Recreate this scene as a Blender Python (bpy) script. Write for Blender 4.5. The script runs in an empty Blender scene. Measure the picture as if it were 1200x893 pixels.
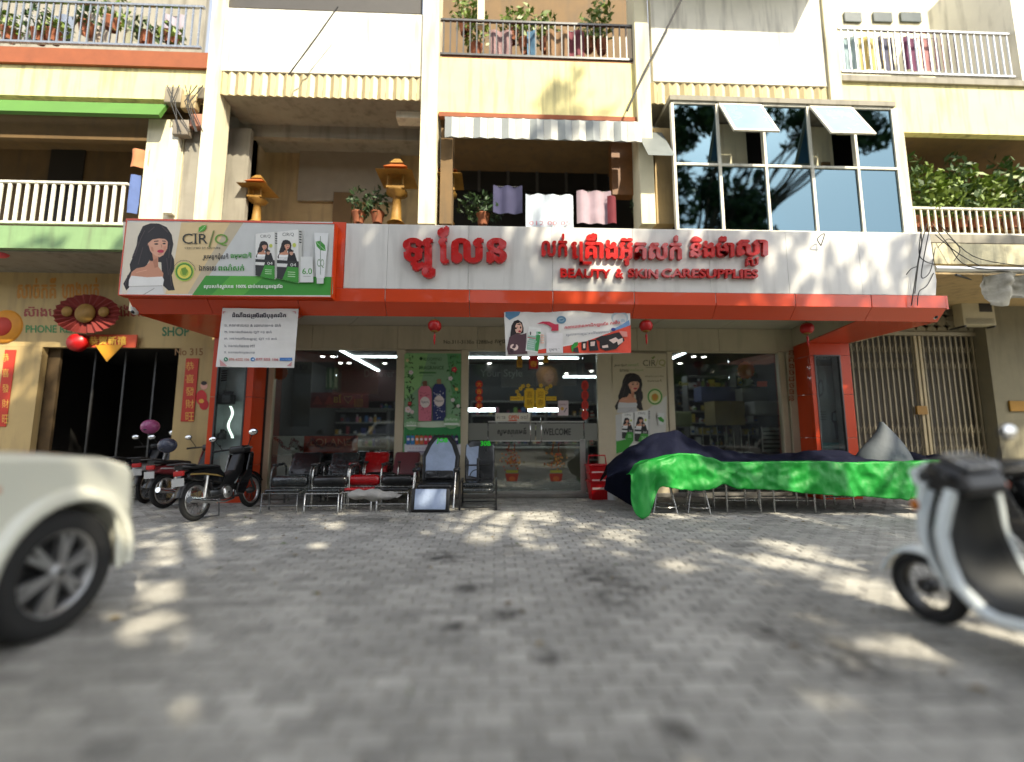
import bpy, bmesh, math, random
from math import sin, cos, pi, radians as R
from mathutils import Vector, Matrix, noise
rng = random.Random(7)
sc = bpy.context.scene
col = sc.collection
# ---------------------------------------------------------------- camera
FPX, PW, PH = 515.0, 1200.0, 893.0          # focal length in pixels of the 1200 x 893 photograph
CAMZ = 1.25
cd = bpy.data.cameras.new('camera'); cam = bpy.data.objects.new('camera', cd); col.objects.link(cam)
cam.location = (0, 0, CAMZ)
cam.rotation_euler = (R(90 + 6.8), 0, R(-2.2))
cd.sensor_width = 36; cd.lens = 36 * FPX / PW
cd.clip_start = .05; cd.clip_end = 2000
cd.dof.use_dof = True; cd.dof.focus_distance = 6.9; cd.dof.aperture_fstop = .18
sc.camera = cam
# ---------------------------------------------------------------- sky, sun, exposure
TOSUN = Vector((.50, -.80, 1.0)).normalized()
w = bpy.data.worlds.new("World"); sc.world = w; w.use_nodes = True
nt = w.node_tree; bg = nt.nodes['Background']
sky = nt.nodes.new('ShaderNodeTexSky'); sky.sky_type = 'NISHITA'; sky.sun_disc = False
sky.sun_elevation = math.asin(TOSUN.z); sky.sun_rotation = math.atan2(TOSUN.x, TOSUN.y)
sky.air_density = 1.2; sky.dust_density = 2.0
hz = nt.nodes.new('ShaderNodeHueSaturation'); hz.inputs['Saturation'].default_value = .38; nt.links.new(sky.outputs[0], hz.inputs['Color']); nt.links.new(hz.outputs[0], bg.inputs[0]); bg.inputs[1].default_value = .15
sl = bpy.data.lights.new('sun', 'SUN'); sl.energy = 3.7; sl.angle = R(.53); sl.color = (1, .90, .70)
so = bpy.data.objects.new('sun', sl); col.objects.link(so); so.rotation_euler = TOSUN.to_track_quat('Z', 'Y').to_euler()
so.location = (0, 0, 30)
sc.view_settings.view_transform = 'Standard'; sc.view_settings.look = 'None'
sc.view_settings.exposure = 1.30; sc.view_settings.gamma = 1
sc.cycles.use_denoising = True
sc.cycles.max_bounces = 7; sc.cycles.diffuse_bounces = 3; sc.cycles.glossy_bounces = 3; sc.cycles.transparent_max_bounces = 10
sc.cycles.sample_clamp_indirect = 4
# ---------------------------------------------------------------- helpers
RC = cam.rotation_euler.to_matrix()
def ray(px, py): return RC @ Vector(((px - PW/2)/FPX, -(py - PH/2)/FPX, -1))
def P(px, py, y):                            # where the sight line through a pixel meets the wall plane y
    d = ray(px, py); t = y/d.y; return Vector((d.x*t, y, CAMZ + d.z*t))
def PG(px, py, z=0.0):                       # ... meets the level z
    d = ray(px, py); t = (z - CAMZ)/d.z; return Vector((d.x*t, d.y*t, z))
def XZ(px0, px1, py0, py1, y):
    mx, my = (px0+px1)/2, (py0+py1)/2
    return P(px0, my, y).x, P(px1, my, y).x, P(mx, py1, y).z, P(mx, py0, y).z
MC = {}
def s2l(c): return tuple(((v/255)/12.92 if v/255 <= .04045 else ((v/255+.055)/1.055)**2.4) for v in c)
def M(name, c, rough=.6, metal=0, var=.12, vs=3., bump=0, bs=40., coat=0, spec=.5, emit=None, es=0, dirt=0, alpha=None):
    key = name
    if key in MC: return MC[key]
    m = bpy.data.materials.new(name); m.use_nodes = True; n = m.node_tree; L = n.links
    b = n.nodes['Principled BSDF']
    b.inputs['Roughness'].default_value = rough; b.inputs['Metallic'].default_value = metal
    b.inputs['Coat Weight'].default_value = coat; b.inputs['Specular IOR Level'].default_value = spec
    tc = n.nodes.new('ShaderNodeTexCoord')
    nz = n.nodes.new('ShaderNodeTexNoise'); nz.inputs['Scale'].default_value = vs; nz.inputs['Detail'].default_value = 6; nz.inputs['Roughness'].default_value = .65
    L.new(tc.outputs['Object'], nz.inputs['Vector'])
    mr = n.nodes.new('ShaderNodeMapRange'); mr.inputs[1].default_value = .3; mr.inputs[2].default_value = .7
    mr.inputs[3].default_value = 1-var; mr.inputs[4].default_value = 1+var*.6
    L.new(nz.outputs[0], mr.inputs[0])
    hs = n.nodes.new('ShaderNodeHueSaturation'); hs.inputs['Color'].default_value = (*c, 1)
    L.new(mr.outputs[0], hs.inputs['Value']); out = hs.outputs[0]
    if dirt:
        mp = n.nodes.new('ShaderNodeMapping'); mp.inputs['Scale'].default_value = (3, 3, .35)
        n2 = n.nodes.new('ShaderNodeTexNoise'); n2.inputs['Scale'].default_value = 2.2; n2.inputs['Detail'].default_value = 8
        L.new(tc.outputs['Object'], mp.inputs[0]); L.new(mp.outputs[0], n2.inputs['Vector'])
        r2 = n.nodes.new('ShaderNodeMapRange'); r2.inputs[1].default_value = .5; r2.inputs[2].default_value = .75; r2.inputs[3].default_value = 0; r2.inputs[4].default_value = dirt
        L.new(n2.outputs[0], r2.inputs[0])
        mx = n.nodes.new('ShaderNodeMix'); mx.data_type = 'RGBA'; L.new(r2.outputs[0], mx.inputs[0]); L.new(out, mx.inputs[6]); mx.inputs[7].default_value = (.09, .075, .055, 1)
        out = mx.outputs[2]
    L.new(out, b.inputs['Base Color'])
    r3 = n.nodes.new('ShaderNodeMapRange'); r3.inputs[3].default_value = max(0, rough-.08); r3.inputs[4].default_value = min(1, rough+.1)
    L.new(nz.outputs[0], r3.inputs[0]); L.new(r3.outputs[0], b.inputs['Roughness'])
    if bump:
        n3 = n.nodes.new('ShaderNodeTexNoise'); n3.inputs['Scale'].default_value = bs; n3.inputs['Detail'].default_value = 4
        L.new(tc.outputs['Object'], n3.inputs['Vector'])
        bp = n.nodes.new('ShaderNodeBump'); bp.inputs['Strength'].default_value = bump; bp.inputs['Distance'].default_value = .02
        L.new(n3.outputs[0], bp.inputs['Height']); L.new(bp.outputs[0], b.inputs['Normal'])
    if emit: b.inputs['Emission Color'].default_value = (*emit, 1); b.inputs['Emission Strength'].default_value = es
    MC[key] = m; return m
def ink(c, rough=.55):                       # printed ink, one material per colour (sRGB 0-255)
    return M('ink_%d_%d_%d' % tuple(c), s2l(c), rough, 0, .05, 6)
def glassmat(name, tint, refl=.08, rough=0.0, opac=0.0, dcol=(.5,.5,.5), gcol=(1,1,1)):
    m = bpy.data.materials.new(name); m.use_nodes = True; n = m.node_tree; L = n.links
    n.nodes.remove(n.nodes['Principled BSDF']); o = n.nodes['Material Output']
    t = n.nodes.new('ShaderNodeBsdfTransparent'); t.inputs[0].default_value = (*tint, 1)
    g = n.nodes.new('ShaderNodeBsdfGlossy'); g.inputs['Roughness'].default_value = rough; g.inputs[0].default_value = (*gcol, 1)
    f = n.nodes.new('ShaderNodeFresnel'); f.inputs[0].default_value = 1.5
    mr = n.nodes.new('ShaderNodeMath'); mr.operation = 'MULTIPLY_ADD'; mr.inputs[1].default_value = 1.2; mr.inputs[2].default_value = refl
    L.new(f.outputs[0], mr.inputs[0])
    mx = n.nodes.new('ShaderNodeMixShader'); L.new(mr.outputs[0], mx.inputs[0]); L.new(t.outputs[0], mx.inputs[1]); L.new(g.outputs[0], mx.inputs[2])
    res = mx.outputs[0]
    nz = n.nodes.new('ShaderNodeTexNoise'); nz.inputs['Scale'].default_value = .9; nz.inputs['Detail'].default_value = 1
    tc = n.nodes.new('ShaderNodeTexCoord'); L.new(tc.outputs['Object'], nz.inputs['Vector'])
    bp = n.nodes.new('ShaderNodeBump'); bp.inputs['Strength'].default_value = .12; bp.inputs['Distance'].default_value = .05
    L.new(nz.outputs[0], bp.inputs['Height']); L.new(bp.outputs[0], g.inputs['Normal'])
    if opac:
        d = n.nodes.new('ShaderNodeBsdfDiffuse'); d.inputs[0].default_value = (*dcol, 1)
        m2 = n.nodes.new('ShaderNodeMixShader'); m2.inputs[0].default_value = opac; L.new(res, m2.inputs[1]); L.new(d.outputs[0], m2.inputs[2]); res = m2.outputs[0]
    L.new(res, o.inputs[0]); MC[name] = m; return m

HOLES = []                                    # gaps in the crowns: the places in the street that the sun reaches
def sunny(p): return any((p-c).cross(TOSUN).length < r_ for c, r_ in HOLES)
class MB:
    def __init__(s, m=None): s.v = []; s.f = []; s.mi = []; s.sm = []; s.ms = []; s.m = m
    def mid(s, m):
        m = m or s.m
        if m not in s.ms: s.ms.append(m)
        return s.ms.index(m)
    def add(s, vs, fs, m=None, smooth=False, T=None):
        k = len(s.v); i = s.mid(m)
        s.v += [(T @ Vector(v)) if T else Vector(v) for v in vs]
        for f in fs: s.f.append([k+a for a in f]); s.mi.append(i); s.sm.append(smooth)
        return s
    def box(s, x0, x1, y0, y1, z0, z1, m=None, T=None):
        if x1 < x0: x0, x1 = x1, x0
        if y1 < y0: y0, y1 = y1, y0
        if z1 < z0: z0, z1 = z1, z0
        return s.add([(x0,y0,z0),(x1,y0,z0),(x1,y1,z0),(x0,y1,z0),(x0,y0,z1),(x1,y0,z1),(x1,y1,z1),(x0,y1,z1)],
              [(0,3,2,1),(4,5,6,7),(0,1,5,4),(1,2,6,5),(2,3,7,6),(3,0,4,7)], m, T=T)
    def rbox(s, x0, x1, y0, y1, z0, z1, r, m=None, T=None, seg=3):
        bm = bmesh.new(); bmesh.ops.create_cube(bm, size=1)
        for v in bm.verts: v.co = Vector(((x0+x1)/2+v.co.x*(x1-x0), (y0+y1)/2+v.co.y*(y1-y0), (z0+z1)/2+v.co.z*(z1-z0)))
        bmesh.ops.bevel(bm, geom=bm.edges[:], offset=r, segments=seg, profile=.5, affect='EDGES', clamp_overlap=True)
        bm.verts.index_update(); s.add([v.co.copy() for v in bm.verts], [[v.index for v in f.verts] for f in bm.faces], m, True, T); bm.free(); return s
    def loft(s, rings, m=None, smooth=True, caps=True, closed=True, T=None):
        n = len(rings[0]); vs = [p for r_ in rings for p in r_]; fs = []
        for i in range(len(rings)-1):
            for j in range(n if closed else n-1):
                a = i*n+j; b = i*n+(j+1) % n; fs.append((a, b, b+n, a+n))
        s.add(vs, fs, m, smooth, T)
        if caps and closed:
            s.add(rings[0], [list(range(n))[::-1]], m, False, T); s.add(rings[-1], [list(range(n))], m, False, T)
        return s
    def tube(s, pts, r, m=None, n=8, closed=False, T=None):
        pts = [Vector(p) for p in pts]; k = len(pts); rr = r if isinstance(r, (list, tuple)) else [r]*k
        rings = []; up = None
        for i, p in enumerate(pts):
            a = pts[i-1] if (i or closed) else p; b = pts[(i+1) % k] if (i < k-1 or closed) else p
            t = (b-a).normalized() if (b-a).length > 1e-9 else Vector((0,0,1))
            if up is None: up = Vector((0,0,1)) if abs(t.z) < .9 else Vector((1,0,0))
            x = t.cross(up)
            if x.length < 1e-4: x = t.cross(Vector((.3,.8,.2)))
            x.normalize(); y = x.cross(t).normalized(); up = y
            rings.append([p + (x*cos(2*pi*j/n) + y*sin(2*pi*j/n))*rr[i] for j in range(n)])
        if closed: rings.append(rings[0])
        return s.loft(rings, m, True, not closed, T=T)
    def lathe(s, prof, c=(0,0,0), axis='Z', m=None, n=20, T=None, ring=False):
        rings = []
        if ring: prof = list(prof)+[prof[0]]
        for r_, h in prof:
            ring = []
            for j in range(n):
                a = 2*pi*j/n; u, v = cos(a)*r_, sin(a)*r_
                q = {'Z': (u, v, h), 'Y': (u, h, v), 'X': (h, u, v)}[axis]
                ring.append((c[0]+q[0], c[1]+q[1], c[2]+q[2]))
            rings.append(ring)
        return s.loft(rings, m, True, not ring, T=T)
    def ball(s, c, r, m=None, n=12, k=8, T=None):
        rx, ry, rz = r if isinstance(r, (tuple, list)) else (r, r, r); rings = []
        for i in range(k+1):
            a = -pi/2 + pi*(i+.02*(i == 0)-.02*(i == k))/k
            rings.append([(c[0]+rx*cos(a)*cos(2*pi*j/n), c[1]+ry*cos(a)*sin(2*pi*j/n), c[2]+rz*sin(a)) for j in range(n)])
        return s.loft(rings, m, True, True, T=T)
    def prism(s, poly, y0, y1, m=None, T=None, axis='Y'):    # polygon (x, z) pushed through y0..y1
        n = len(poly); pt = (lambda a, b, h: (a, h, b)) if axis == 'Y' else ((lambda a, b, h: (a, b, h)) if axis == 'Z' else (lambda a, b, h: (h, a, b)))
        vs = [pt(a, b, y0) for a, b in poly] + [pt(a, b, y1) for a, b in poly]
        return s.add(vs, [list(range(n)), list(range(2*n-1, n-1, -1))] + [(i, i+n, (i+1) % n+n, (i+1) % n) for i in range(n)], m, T=T)
    def leaves(s, c, rad, n, size, m=None, rn=rng, hollow=.0, flat=0.):
        for _ in range(n):
            while 1:
                q = Vector((rn.uniform(-1,1), rn.uniform(-1,1), rn.uniform(-1,1)))
                if hollow < q.length < 1: break
            p = Vector((c[0]+q.x*rad[0], c[1]+q.y*rad[1], c[2]+q.z*rad[2])); L_ = size*rn.uniform(.6, 1.3)
            if HOLES and m in (m_leaf, m_leafd) and p.y < -1 and sunny(p): continue
            a = Vector((rn.gauss(0,1), rn.gauss(0,1), rn.gauss(0,1)*(1-flat))).normalized(); b = a.cross(Vector((rn.gauss(0,1), rn.gauss(0,1), rn.gauss(0,1)))).normalized()
            s.add([p-a*L_*.5, p+b*L_*.22, p+a*L_*.5, p-b*L_*.22], [(0,1,2,3)], m)
        return s
    def mesh(s, name):
        me = bpy.data.meshes.new(name); me.from_pydata([tuple(v) for v in s.v], [], s.f)
        for m in s.ms: me.materials.append(m)
        me.polygons.foreach_set('material_index', s.mi); me.polygons.foreach_set('use_smooth', s.sm); me.update(); return me
    def build(s, name, parent=None, fix=True, bevel=0, sub=0, kind=None):
        me = s.mesh(name)
        if fix:
            bm = bmesh.new(); bm.from_mesh(me); bmesh.ops.recalc_face_normals(bm, faces=bm.faces[:]); bm.to_mesh(me); bm.free()
        o = bpy.data.objects.new(name, me); col.objects.link(o)
        if parent is not None:
            me.transform(world(parent).inverted()); o.parent = parent
        if bevel:
            b = o.modifiers.new('bevel', 'BEVEL'); b.width = bevel; b.segments = 2; b.limit_method = 'ANGLE'; b.angle_limit = R(40)
        if sub:
            b = o.modifiers.new('sub', 'SUBSURF'); b.levels = sub; b.render_levels = sub
        if kind: o['kind'] = kind
        return o
def world(o):
    m = Matrix.Translation(o.location) @ o.rotation_euler.to_matrix().to_4x4()
    return (world(o.parent) @ m) if o.parent else m
def tag(o, label=None, cat=None, group=None, kind=None):
    if label: o['label'] = label
    if cat: o['category'] = cat
    if group: o['group'] = group
    if kind: o['kind'] = kind
    return o
def thing(name, label, cat, loc=(0,0,0), rotz=0, group=None):
    o = bpy.data.objects.new(name, None); col.objects.link(o); o.location = loc; o.rotation_euler = (0,0,rotz); o.empty_display_size = .2
    return tag(o, label, cat, group)
def dup(o, loc=None, rotz=None, label=None, parent=None):
    c = o.copy(); col.objects.link(c)
    if parent is not None: c.parent = parent
    if loc is not None: c.location = loc
    if rotz is not None: c.rotation_euler = (0,0,rotz)
    if label: c['label'] = label
    for ch in [x for x in o.children]: dup(ch, parent=c)
    return c
# ---- text
TG = {}
def _txt(s, off=0, ext=0, res=3):
    k = (s, off, ext, res)
    if k in TG: return TG[k]
    c = bpy.data.curves.new('t', 'FONT'); c.body = s; c.size = 1; c.offset = off; c.extrude = ext; c.resolution_u = res
    o = bpy.data.objects.new('t', c); col.objects.link(o); dg = bpy.context.evaluated_depsgraph_get()
    me = bpy.data.meshes.new_from_object(o.evaluated_get(dg)); vs = [v.co.copy() for v in me.vertices]; fs = [list(p.vertices) for p in me.polygons]
    bpy.data.meshes.remove(me); bpy.data.objects.remove(o); bpy.data.curves.remove(c); TG[k] = (vs, fs); return TG[k]
def _right(s):
    v = _txt(s)[0]; return max((p.x for p in v), default=0)
def tgeo(s, off=0, ext=0, bold=0):           # '{' = coeng ro, '_X' = X small and subscript
    out = ''; marks = []; i = 0
    while i < len(s):
        if s[i] == '{': marks.append(('ro', None, len(out))); out += ' '
        elif s[i] == '_': marks.append(('sub', s[i+1], len(out))); i += 1
        else: out += s[i]
        i += 1
    V, F = [], []
    def put(vs, fs, dx=0, dy=0, k=1, dz=0):
        b = len(V); V.extend(Vector((v.x*k+dx, v.y*k+dy, v.z+dz)) for v in vs); F.extend([b+a for a in f] for f in fs)
    vs, fs = _txt(out, off, ext)
    if bold:
        for j, (dx, dy) in enumerate([(0,0),(bold,0),(-bold,0),(0,bold*.6),(0,-bold*.6)]): put(vs, fs, dx, dy, 1, j*.0007)
    else: put(vs, fs)
    k0 = _right('ក')
    for kd, ch, i in marks:
        x = _right(out[:i]+'ក') - k0
        if kd == 'sub':
            a, b = _txt(ch, off, ext); w_ = max(v.x for v in a); put(a, b, x - .62*w_ - .06, -.42, .58, .001)
        else:
            t = .06+bold
            for q in ([(.08,.62),(.08+t*1.4,.62),(.08+t*1.4,-.25),(.08,-.25)], [(.08,-.25),(.62,-.25),(.62,-.25+t),(.08,-.25+t)]):
                vs2 = [Vector((x+a, b, ext)) for a, b in q] + ([Vector((x+a, b, -ext)) for a, b in q] if ext else [])
                put(vs2, [[0,1,2,3]]+([[7,6,5,4],[0,4,5,1],[1,5,6,2],[2,6,7,3],[3,7,4,0]] if ext else []), dz=.002)
    return V, F
class Print:                                  # flat print on a wall plane, laid out by measured positions on that plane
    def __init__(s, y, ox=0, oy=0, k=1.0, disp=None): s.y = y; s.ox = ox; s.oy = oy; s.k = k; s.n = 1; s.mb = MB(); s.step = .00012; s.disp = disp
    def q(s, a, b): return P(s.ox + a/s.k, s.oy + b/s.k, s.y)
    def poly(s, pts, c):
        s.n += 1; d = Vector((0, -s.step*s.n, 0)); s.mb.add([s.q(a, b)+d for a, b in pts], [list(range(len(pts)))], c if hasattr(c, 'name') else ink(c)); return s
    def rect(s, x0, y0, x1, y1, c): return s.poly([(x0,y0),(x1,y0),(x1,y1),(x0,y1)], c)
    def ell(s, cx, cy, rx, ry, c, n=18): return s.poly([(cx+rx*cos(2*pi*i/n), cy+ry*sin(2*pi*i/n)) for i in range(n)], c)
    def line(s, x0, y0, x1, y1, w_, c):
        d = math.hypot(x1-x0, y1-y0) or 1; nx, ny = -(y1-y0)/d*w_/2, (x1-x0)/d*w_/2
        return s.poly([(x0+nx,y0+ny),(x1+nx,y1+ny),(x1-nx,y1-ny),(x0-nx,y0-ny)], c)
    def text(s, t, x0, y0, x1, y1, c, off=0, bold=0, slant=0.0):    # fit into the box; slant = drop of the baseline towards the right
        V, F = tgeo(t, off, 0, bold)
        if not V: return s
        s.n += 1; ax = min(v.x for v in V); bx = max(v.x for v in V); ay = min(v.y for v in V); by = max(v.y for v in V)
        vs = []
        for v in V:
            u = (v.x-ax)/max(bx-ax, 1e-6); h = (v.y-ay)/max(by-ay, 1e-6)
            vs.append(s.q(x0+u*(x1-x0), y1-h*(y1-y0)+slant*u) + Vector((0, -s.step*s.n - v.z*.05, 0)))
        s.mb.add(vs, F, c if hasattr(c, 'name') else ink(c)); s.n += 1; return s
    def build(s, name, parent):
        o = s.mb.build(name, None, fix=False); me = o.data
        if s.disp:
            bm = bmesh.new(); bm.from_mesh(me); bmesh.ops.triangulate(bm, faces=bm.faces[:])
            for _ in range(4):
                e = [e for e in bm.edges if e.calc_length() > .09]
                if not e: break
                bmesh.ops.subdivide_edges(bm, edges=e, cuts=1); bmesh.ops.triangulate(bm, faces=[f for f in bm.faces if len(f.verts) > 3])
            for v in bm.verts: v.co.y += s.disp(v.co.x, v.co.z)
            bm.to_mesh(me); bm.free()
        if parent is not None: me.transform(world(parent).inverted()); o.parent = parent
        return o
def cloth_sheet(x0, x1, z0, z1, y, disp, m, nx=40, nz=20, corner=None):
    b = MB(m); g = []
    for j in range(nz+1):
        for i in range(nx+1):
            x = x0+(x1-x0)*i/nx; z = z0+(z1-z0)*j/nz; g.append((x, y+disp(x, z), z))
    k = nx+1
    b.add(g, [(j*k+i, j*k+i+1, (j+1)*k+i+1, (j+1)*k+i) for j in range(nz) for i in range(nx)], m, True)
    b.add([(x, y_+.003, z) for x, y_, z in g], [((j+1)*k+i, (j+1)*k+i+1, j*k+i+1, j*k+i) for j in range(nz) for i in range(nx)], m, True)
    return b
# ---------------------------------------------------------------- materials
m_orange = M('orange_cladding', s2l((208, 64, 8)), .34, 0, .05, 2, coat=.3)
m_whitep = M('white_cladding', (.68, .67, .64), .32, 0, .06, 1.5, dirt=.22)
m_beige = M('beige_paint', s2l((188, 176, 150)), .6, 0, .08, 2, dirt=.2)
m_beigef = M('beige_frame', s2l((196, 184, 158)), .4, 0, .06, 5)
m_soffit = M('soffit_panel', s2l((190, 182, 165)), .55, 0, .05, 2)
m_cream = M('cream_paint', s2l((238, 226, 160)), .75, 0, .14, 1.5, bump=.2, dirt=.6)
m_cream2 = M('pale_cream_paint', s2l((230, 222, 190)), .75, 0, .10, 1.5, bump=.1, dirt=.45)
m_whitew = M('white_paint', s2l((232, 228, 212)), .7, 0, .1, 1.2, bump=.15, dirt=.5)
m_tan = M('tan_render', s2l((190, 165, 120)), .8, 0, .14, 2, bump=.2, dirt=.4)
m_brown = M('brown_render', s2l((120, 96, 64)), .85, 0, .2, 2, dirt=.5)
m_greyw = M('grey_render', s2l((150, 145, 132)), .85, 0, .15, 2, dirt=.5)
m_brick = M('red_brown_band', s2l((150, 84, 52)), .8, 0, .2, 3)
m_green = M('green_paint', s2l((78, 124, 48)), .6, 0, .1, 3)
m_greensl = M('green_slab_paint', s2l((128, 160, 112)), .7, 0, .1, 3, dirt=.4)
m_black = M('black_plastic', (.012, .012, .013), .35, 0, .1, 8)
m_blackv = M('black_vinyl', (.008, .0085, .010), .28, 0, .15, 6, bump=.5, bs=9, coat=.35)
m_wrap = M('clear_wrap_over_black', (.022, .027, .03), .16, 0, .5, 14, bump=1.0, bs=14, coat=.7)
m_redv = M('red_vinyl', s2l((160, 10, 18)), .25, 0, .08, 6, bump=.25, bs=9, coat=.4)
m_pink = M('dusty_pink_vinyl', s2l((110, 56, 62)), .35, 0, .1, 6, bump=.2, bs=9)
m_pale = M('pale_blue_wrapped_vinyl', s2l((160, 176, 204)), .4, 0, .15, 5, bump=.7, bs=9, coat=.15)
m_steel = M('steel_tube', (.5, .5, .48), .25, 1, .2, 12)
m_chrome = M('chrome', (.75, .75, .75), .08, 1, .05, 5)
m_dsteel = M('dark_steel', (.10, .10, .10), .4, .8, .2, 12)
m_alu = M('aluminium', (.62, .62, .6), .3, .9, .08, 6)
m_tyre = M('tyre_rubber', (.018, .018, .018), .8, 0, .2, 10, bump=.3, bs=60)
m_carw = M('pearl_white_car_paint', s2l((226, 226, 210)), .22, 0, .02, 2, coat=1)
m_red = M('red_lacquer', s2l((178, 16, 18)), .4, 0, .1, 6)
m_gold = M('gold_paint', s2l((150, 112, 46)), .6, .1, .2, 12)
m_wood = M('brown_wood', s2l((120, 78, 38)), .55, 0, .25, 6)
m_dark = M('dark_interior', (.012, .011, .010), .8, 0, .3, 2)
m_leaf = M('leaf_green', (.055, .11, .022), .55, 0, .35, .8)
m_leaf2 = M('bright_leaf_green', (.17, .25, .03), .5, 0, .3, 2)
m_leafd = M('deep_leaf_green', (.03, .07, .018), .55, 0, .3, 1)
m_bark = M('bark', (.12, .09, .06), .9, 0, .3, 6, bump=.6, bs=12)
m_cable = M('cable_black', (.02, .02, .02), .6, 0, .1, 3)
m_glass = glassmat('shop_glass', (.86, .90, .88), .03)
m_glassd = glassmat('door_glass', (.88, .92, .90), .025)
m_frost = glassmat('frosted_film', (.6,.62,.6), .02, .3, .55, (.36,.36,.32))
m_bglass = glassmat('tinted_window_glass', (.07, .13, .15), .16, gcol=(.40,.62,.74))
m_sglass = glassmat('display_glass', (.96, .98, .98), .02)
m_led = M('led_strip', (1,1,1), .5, 0, 0, 1, emit=(.85,.95,1), es=7)
m_spot = M('downlight_lens', (1,1,1), .5, 0, 0, 1, emit=(1,.97,.9), es=8)
m_tile = M('dark_floor_tile', (.20, .19, .17), .25, 0, .2, 2)
# ---------------------------------------------------------------- ground
def stain(n, L, pos, c, r):
    vm = n.nodes.new('ShaderNodeVectorMath'); vm.operation = 'SUBTRACT'; vm.inputs[1].default_value = (c[0], c[1], 0); L.new(pos, vm.inputs[0])
    ln = n.nodes.new('ShaderNodeVectorMath'); ln.operation = 'LENGTH'; L.new(vm.outputs[0], ln.inputs[0])
    mr = n.nodes.new('ShaderNodeMapRange'); mr.inputs[1].default_value = r*.35; mr.inputs[2].default_value = r; mr.inputs[3].default_value = 1; mr.inputs[4].default_value = 0
    L.new(ln.outputs['Value'], mr.inputs[0]); return mr.outputs[0]
def paver_mat():
    m = bpy.data.materials.new('grey_paver'); m.use_nodes = True; n = m.node_tree; L = n.links; b = n.nodes['Principled BSDF']
    at = n.nodes.new('ShaderNodeAttribute'); at.attribute_name = 'tint'
    oi = n.nodes.new('ShaderNodeObjectInfo')
    ge = n.nodes.new('ShaderNodeNewGeometry'); pos = ge.outputs['Position']
    n1 = n.nodes.new('ShaderNodeTexNoise'); n1.inputs['Scale'].default_value = 1.1; n1.inputs['Detail'].default_value = 9; n1.inputs['Roughness'].default_value = .7; L.new(pos, n1.inputs['Vector'])
    n2 = n.nodes.new('ShaderNodeTexNoise'); n2.inputs['Scale'].default_value = 38; n2.inputs['Detail'].default_value = 5; L.new(pos, n2.inputs['Vector'])
    r1 = n.nodes.new('ShaderNodeMapRange'); r1.inputs[1].default_value = .34; r1.inputs[2].default_value = .66; r1.inputs[3].default_value = .70; r1.inputs[4].default_value = 1.18; L.new(n1.outputs[0], r1.inputs[0])
    r2 = n.nodes.new('ShaderNodeMapRange'); r2.inputs[1].default_value = .3; r2.inputs[2].default_value = .7; r2.inputs[3].default_value = .82; r2.inputs[4].default_value = 1.15; L.new(n2.outputs[0], r2.inputs[0])
    def mul(a, b_):
        q = n.nodes.new('ShaderNodeMath'); q.operation = 'MULTIPLY'; L.new(a, q.inputs[0]); L.new(b_, q.inputs[1]); return q.outputs[0]
    v = mul(mul(r1.outputs[0], r2.outputs[0]), at.outputs['Fac'])
    r3 = n.nodes.new('ShaderNodeMapRange'); r3.inputs[3].default_value = .88; r3.inputs[4].default_value = 1.1; L.new(oi.outputs['Random'], r3.inputs[0]); v = mul(v, r3.outputs[0])
    # oil stains, each at its own place on the paving
    n4 = n.nodes.new('ShaderNodeTexNoise'); n4.inputs['Scale'].default_value = 7; n4.inputs['Detail'].default_value = 6; L.new(pos, n4.inputs['Vector'])
    tot = None
    for px, py, r in ((705,676,.36),(722,700,.28),(520,653,.30),(548,690,.16),(537,735,.16),(596,720,.14),(792,857,.13),(985,770,.34),(640,770,.14),(905,742,.2),(740,690,.2)):
        g = PG(px, py); st = stain(n, L, pos, (g.x, g.y), r)
        if tot is None: tot = st
        else:
            q = n.nodes.new('ShaderNodeMath'); q.operation = 'MAXIMUM'; L.new(tot, q.inputs[0]); L.new(st, q.inputs[1]); tot = q.outputs[0]
    tr = n.nodes.new('ShaderNodeMapRange'); tr.inputs[1].default_value = .36; tr.inputs[2].default_value = .56; tr.inputs[3].default_value = .05; tr.inputs[4].default_value = .88; L.new(n4.outputs[0], tr.inputs[0])
    tot = mul(tot, tr.outputs[0])
    hs = n.nodes.new('ShaderNodeHueSaturation'); hs.inputs['Color'].default_value = (.355, .345, .315, 1); L.new(v, hs.inputs['Value'])
    mx = n.nodes.new('ShaderNodeMix'); mx.data_type = 'RGBA'; L.new(tot, mx.inputs[0]); L.new(hs.outputs[0], mx.inputs[6]); mx.inputs[7].default_value = (.055,.052,.047,1)
    L.new(mx.outputs[2], b.inputs['Base Color']); b.inputs['Roughness'].default_value = .82
    bp = n.nodes.new('ShaderNodeBump'); bp.inputs['Strength'].default_value = .35; bp.inputs['Distance'].default_value = .006
    L.new(n2.outputs[0], bp.inputs['Height']); L.new(bp.outputs[0], b.inputs['Normal'])
    return m
m_paver = paver_mat()
m_joint = M('sandy_joint', (.24, .23, .19), .95, 0, .3, 8, bump=.4)
m_asph = M('asphalt', (.05, .05, .05), .9, 0, .2, 3, bump=.5)
def sheet(name, x0, x1, y0, y1, z, m, kind='structure'):
    o = MB(m).add([(x0,y0,z),(x1,y0,z),(x1,y1,z),(x0,y1,z)], [(0,1,2,3)]).build(name, fix=False); o['kind'] = kind; return o
sheet('ground', -600, 600, -600, 600, -.12, m_asph)
pave = sheet('pavement', -14, 15, -1.2, 9.35, -.012, m_joint)
MB(m_joint).box(-14, 15, -1.35, -1.2, -.12, .01).build('kerb')['kind'] = 'structure'
BL, BW, GAP = .205, .108, .009
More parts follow.
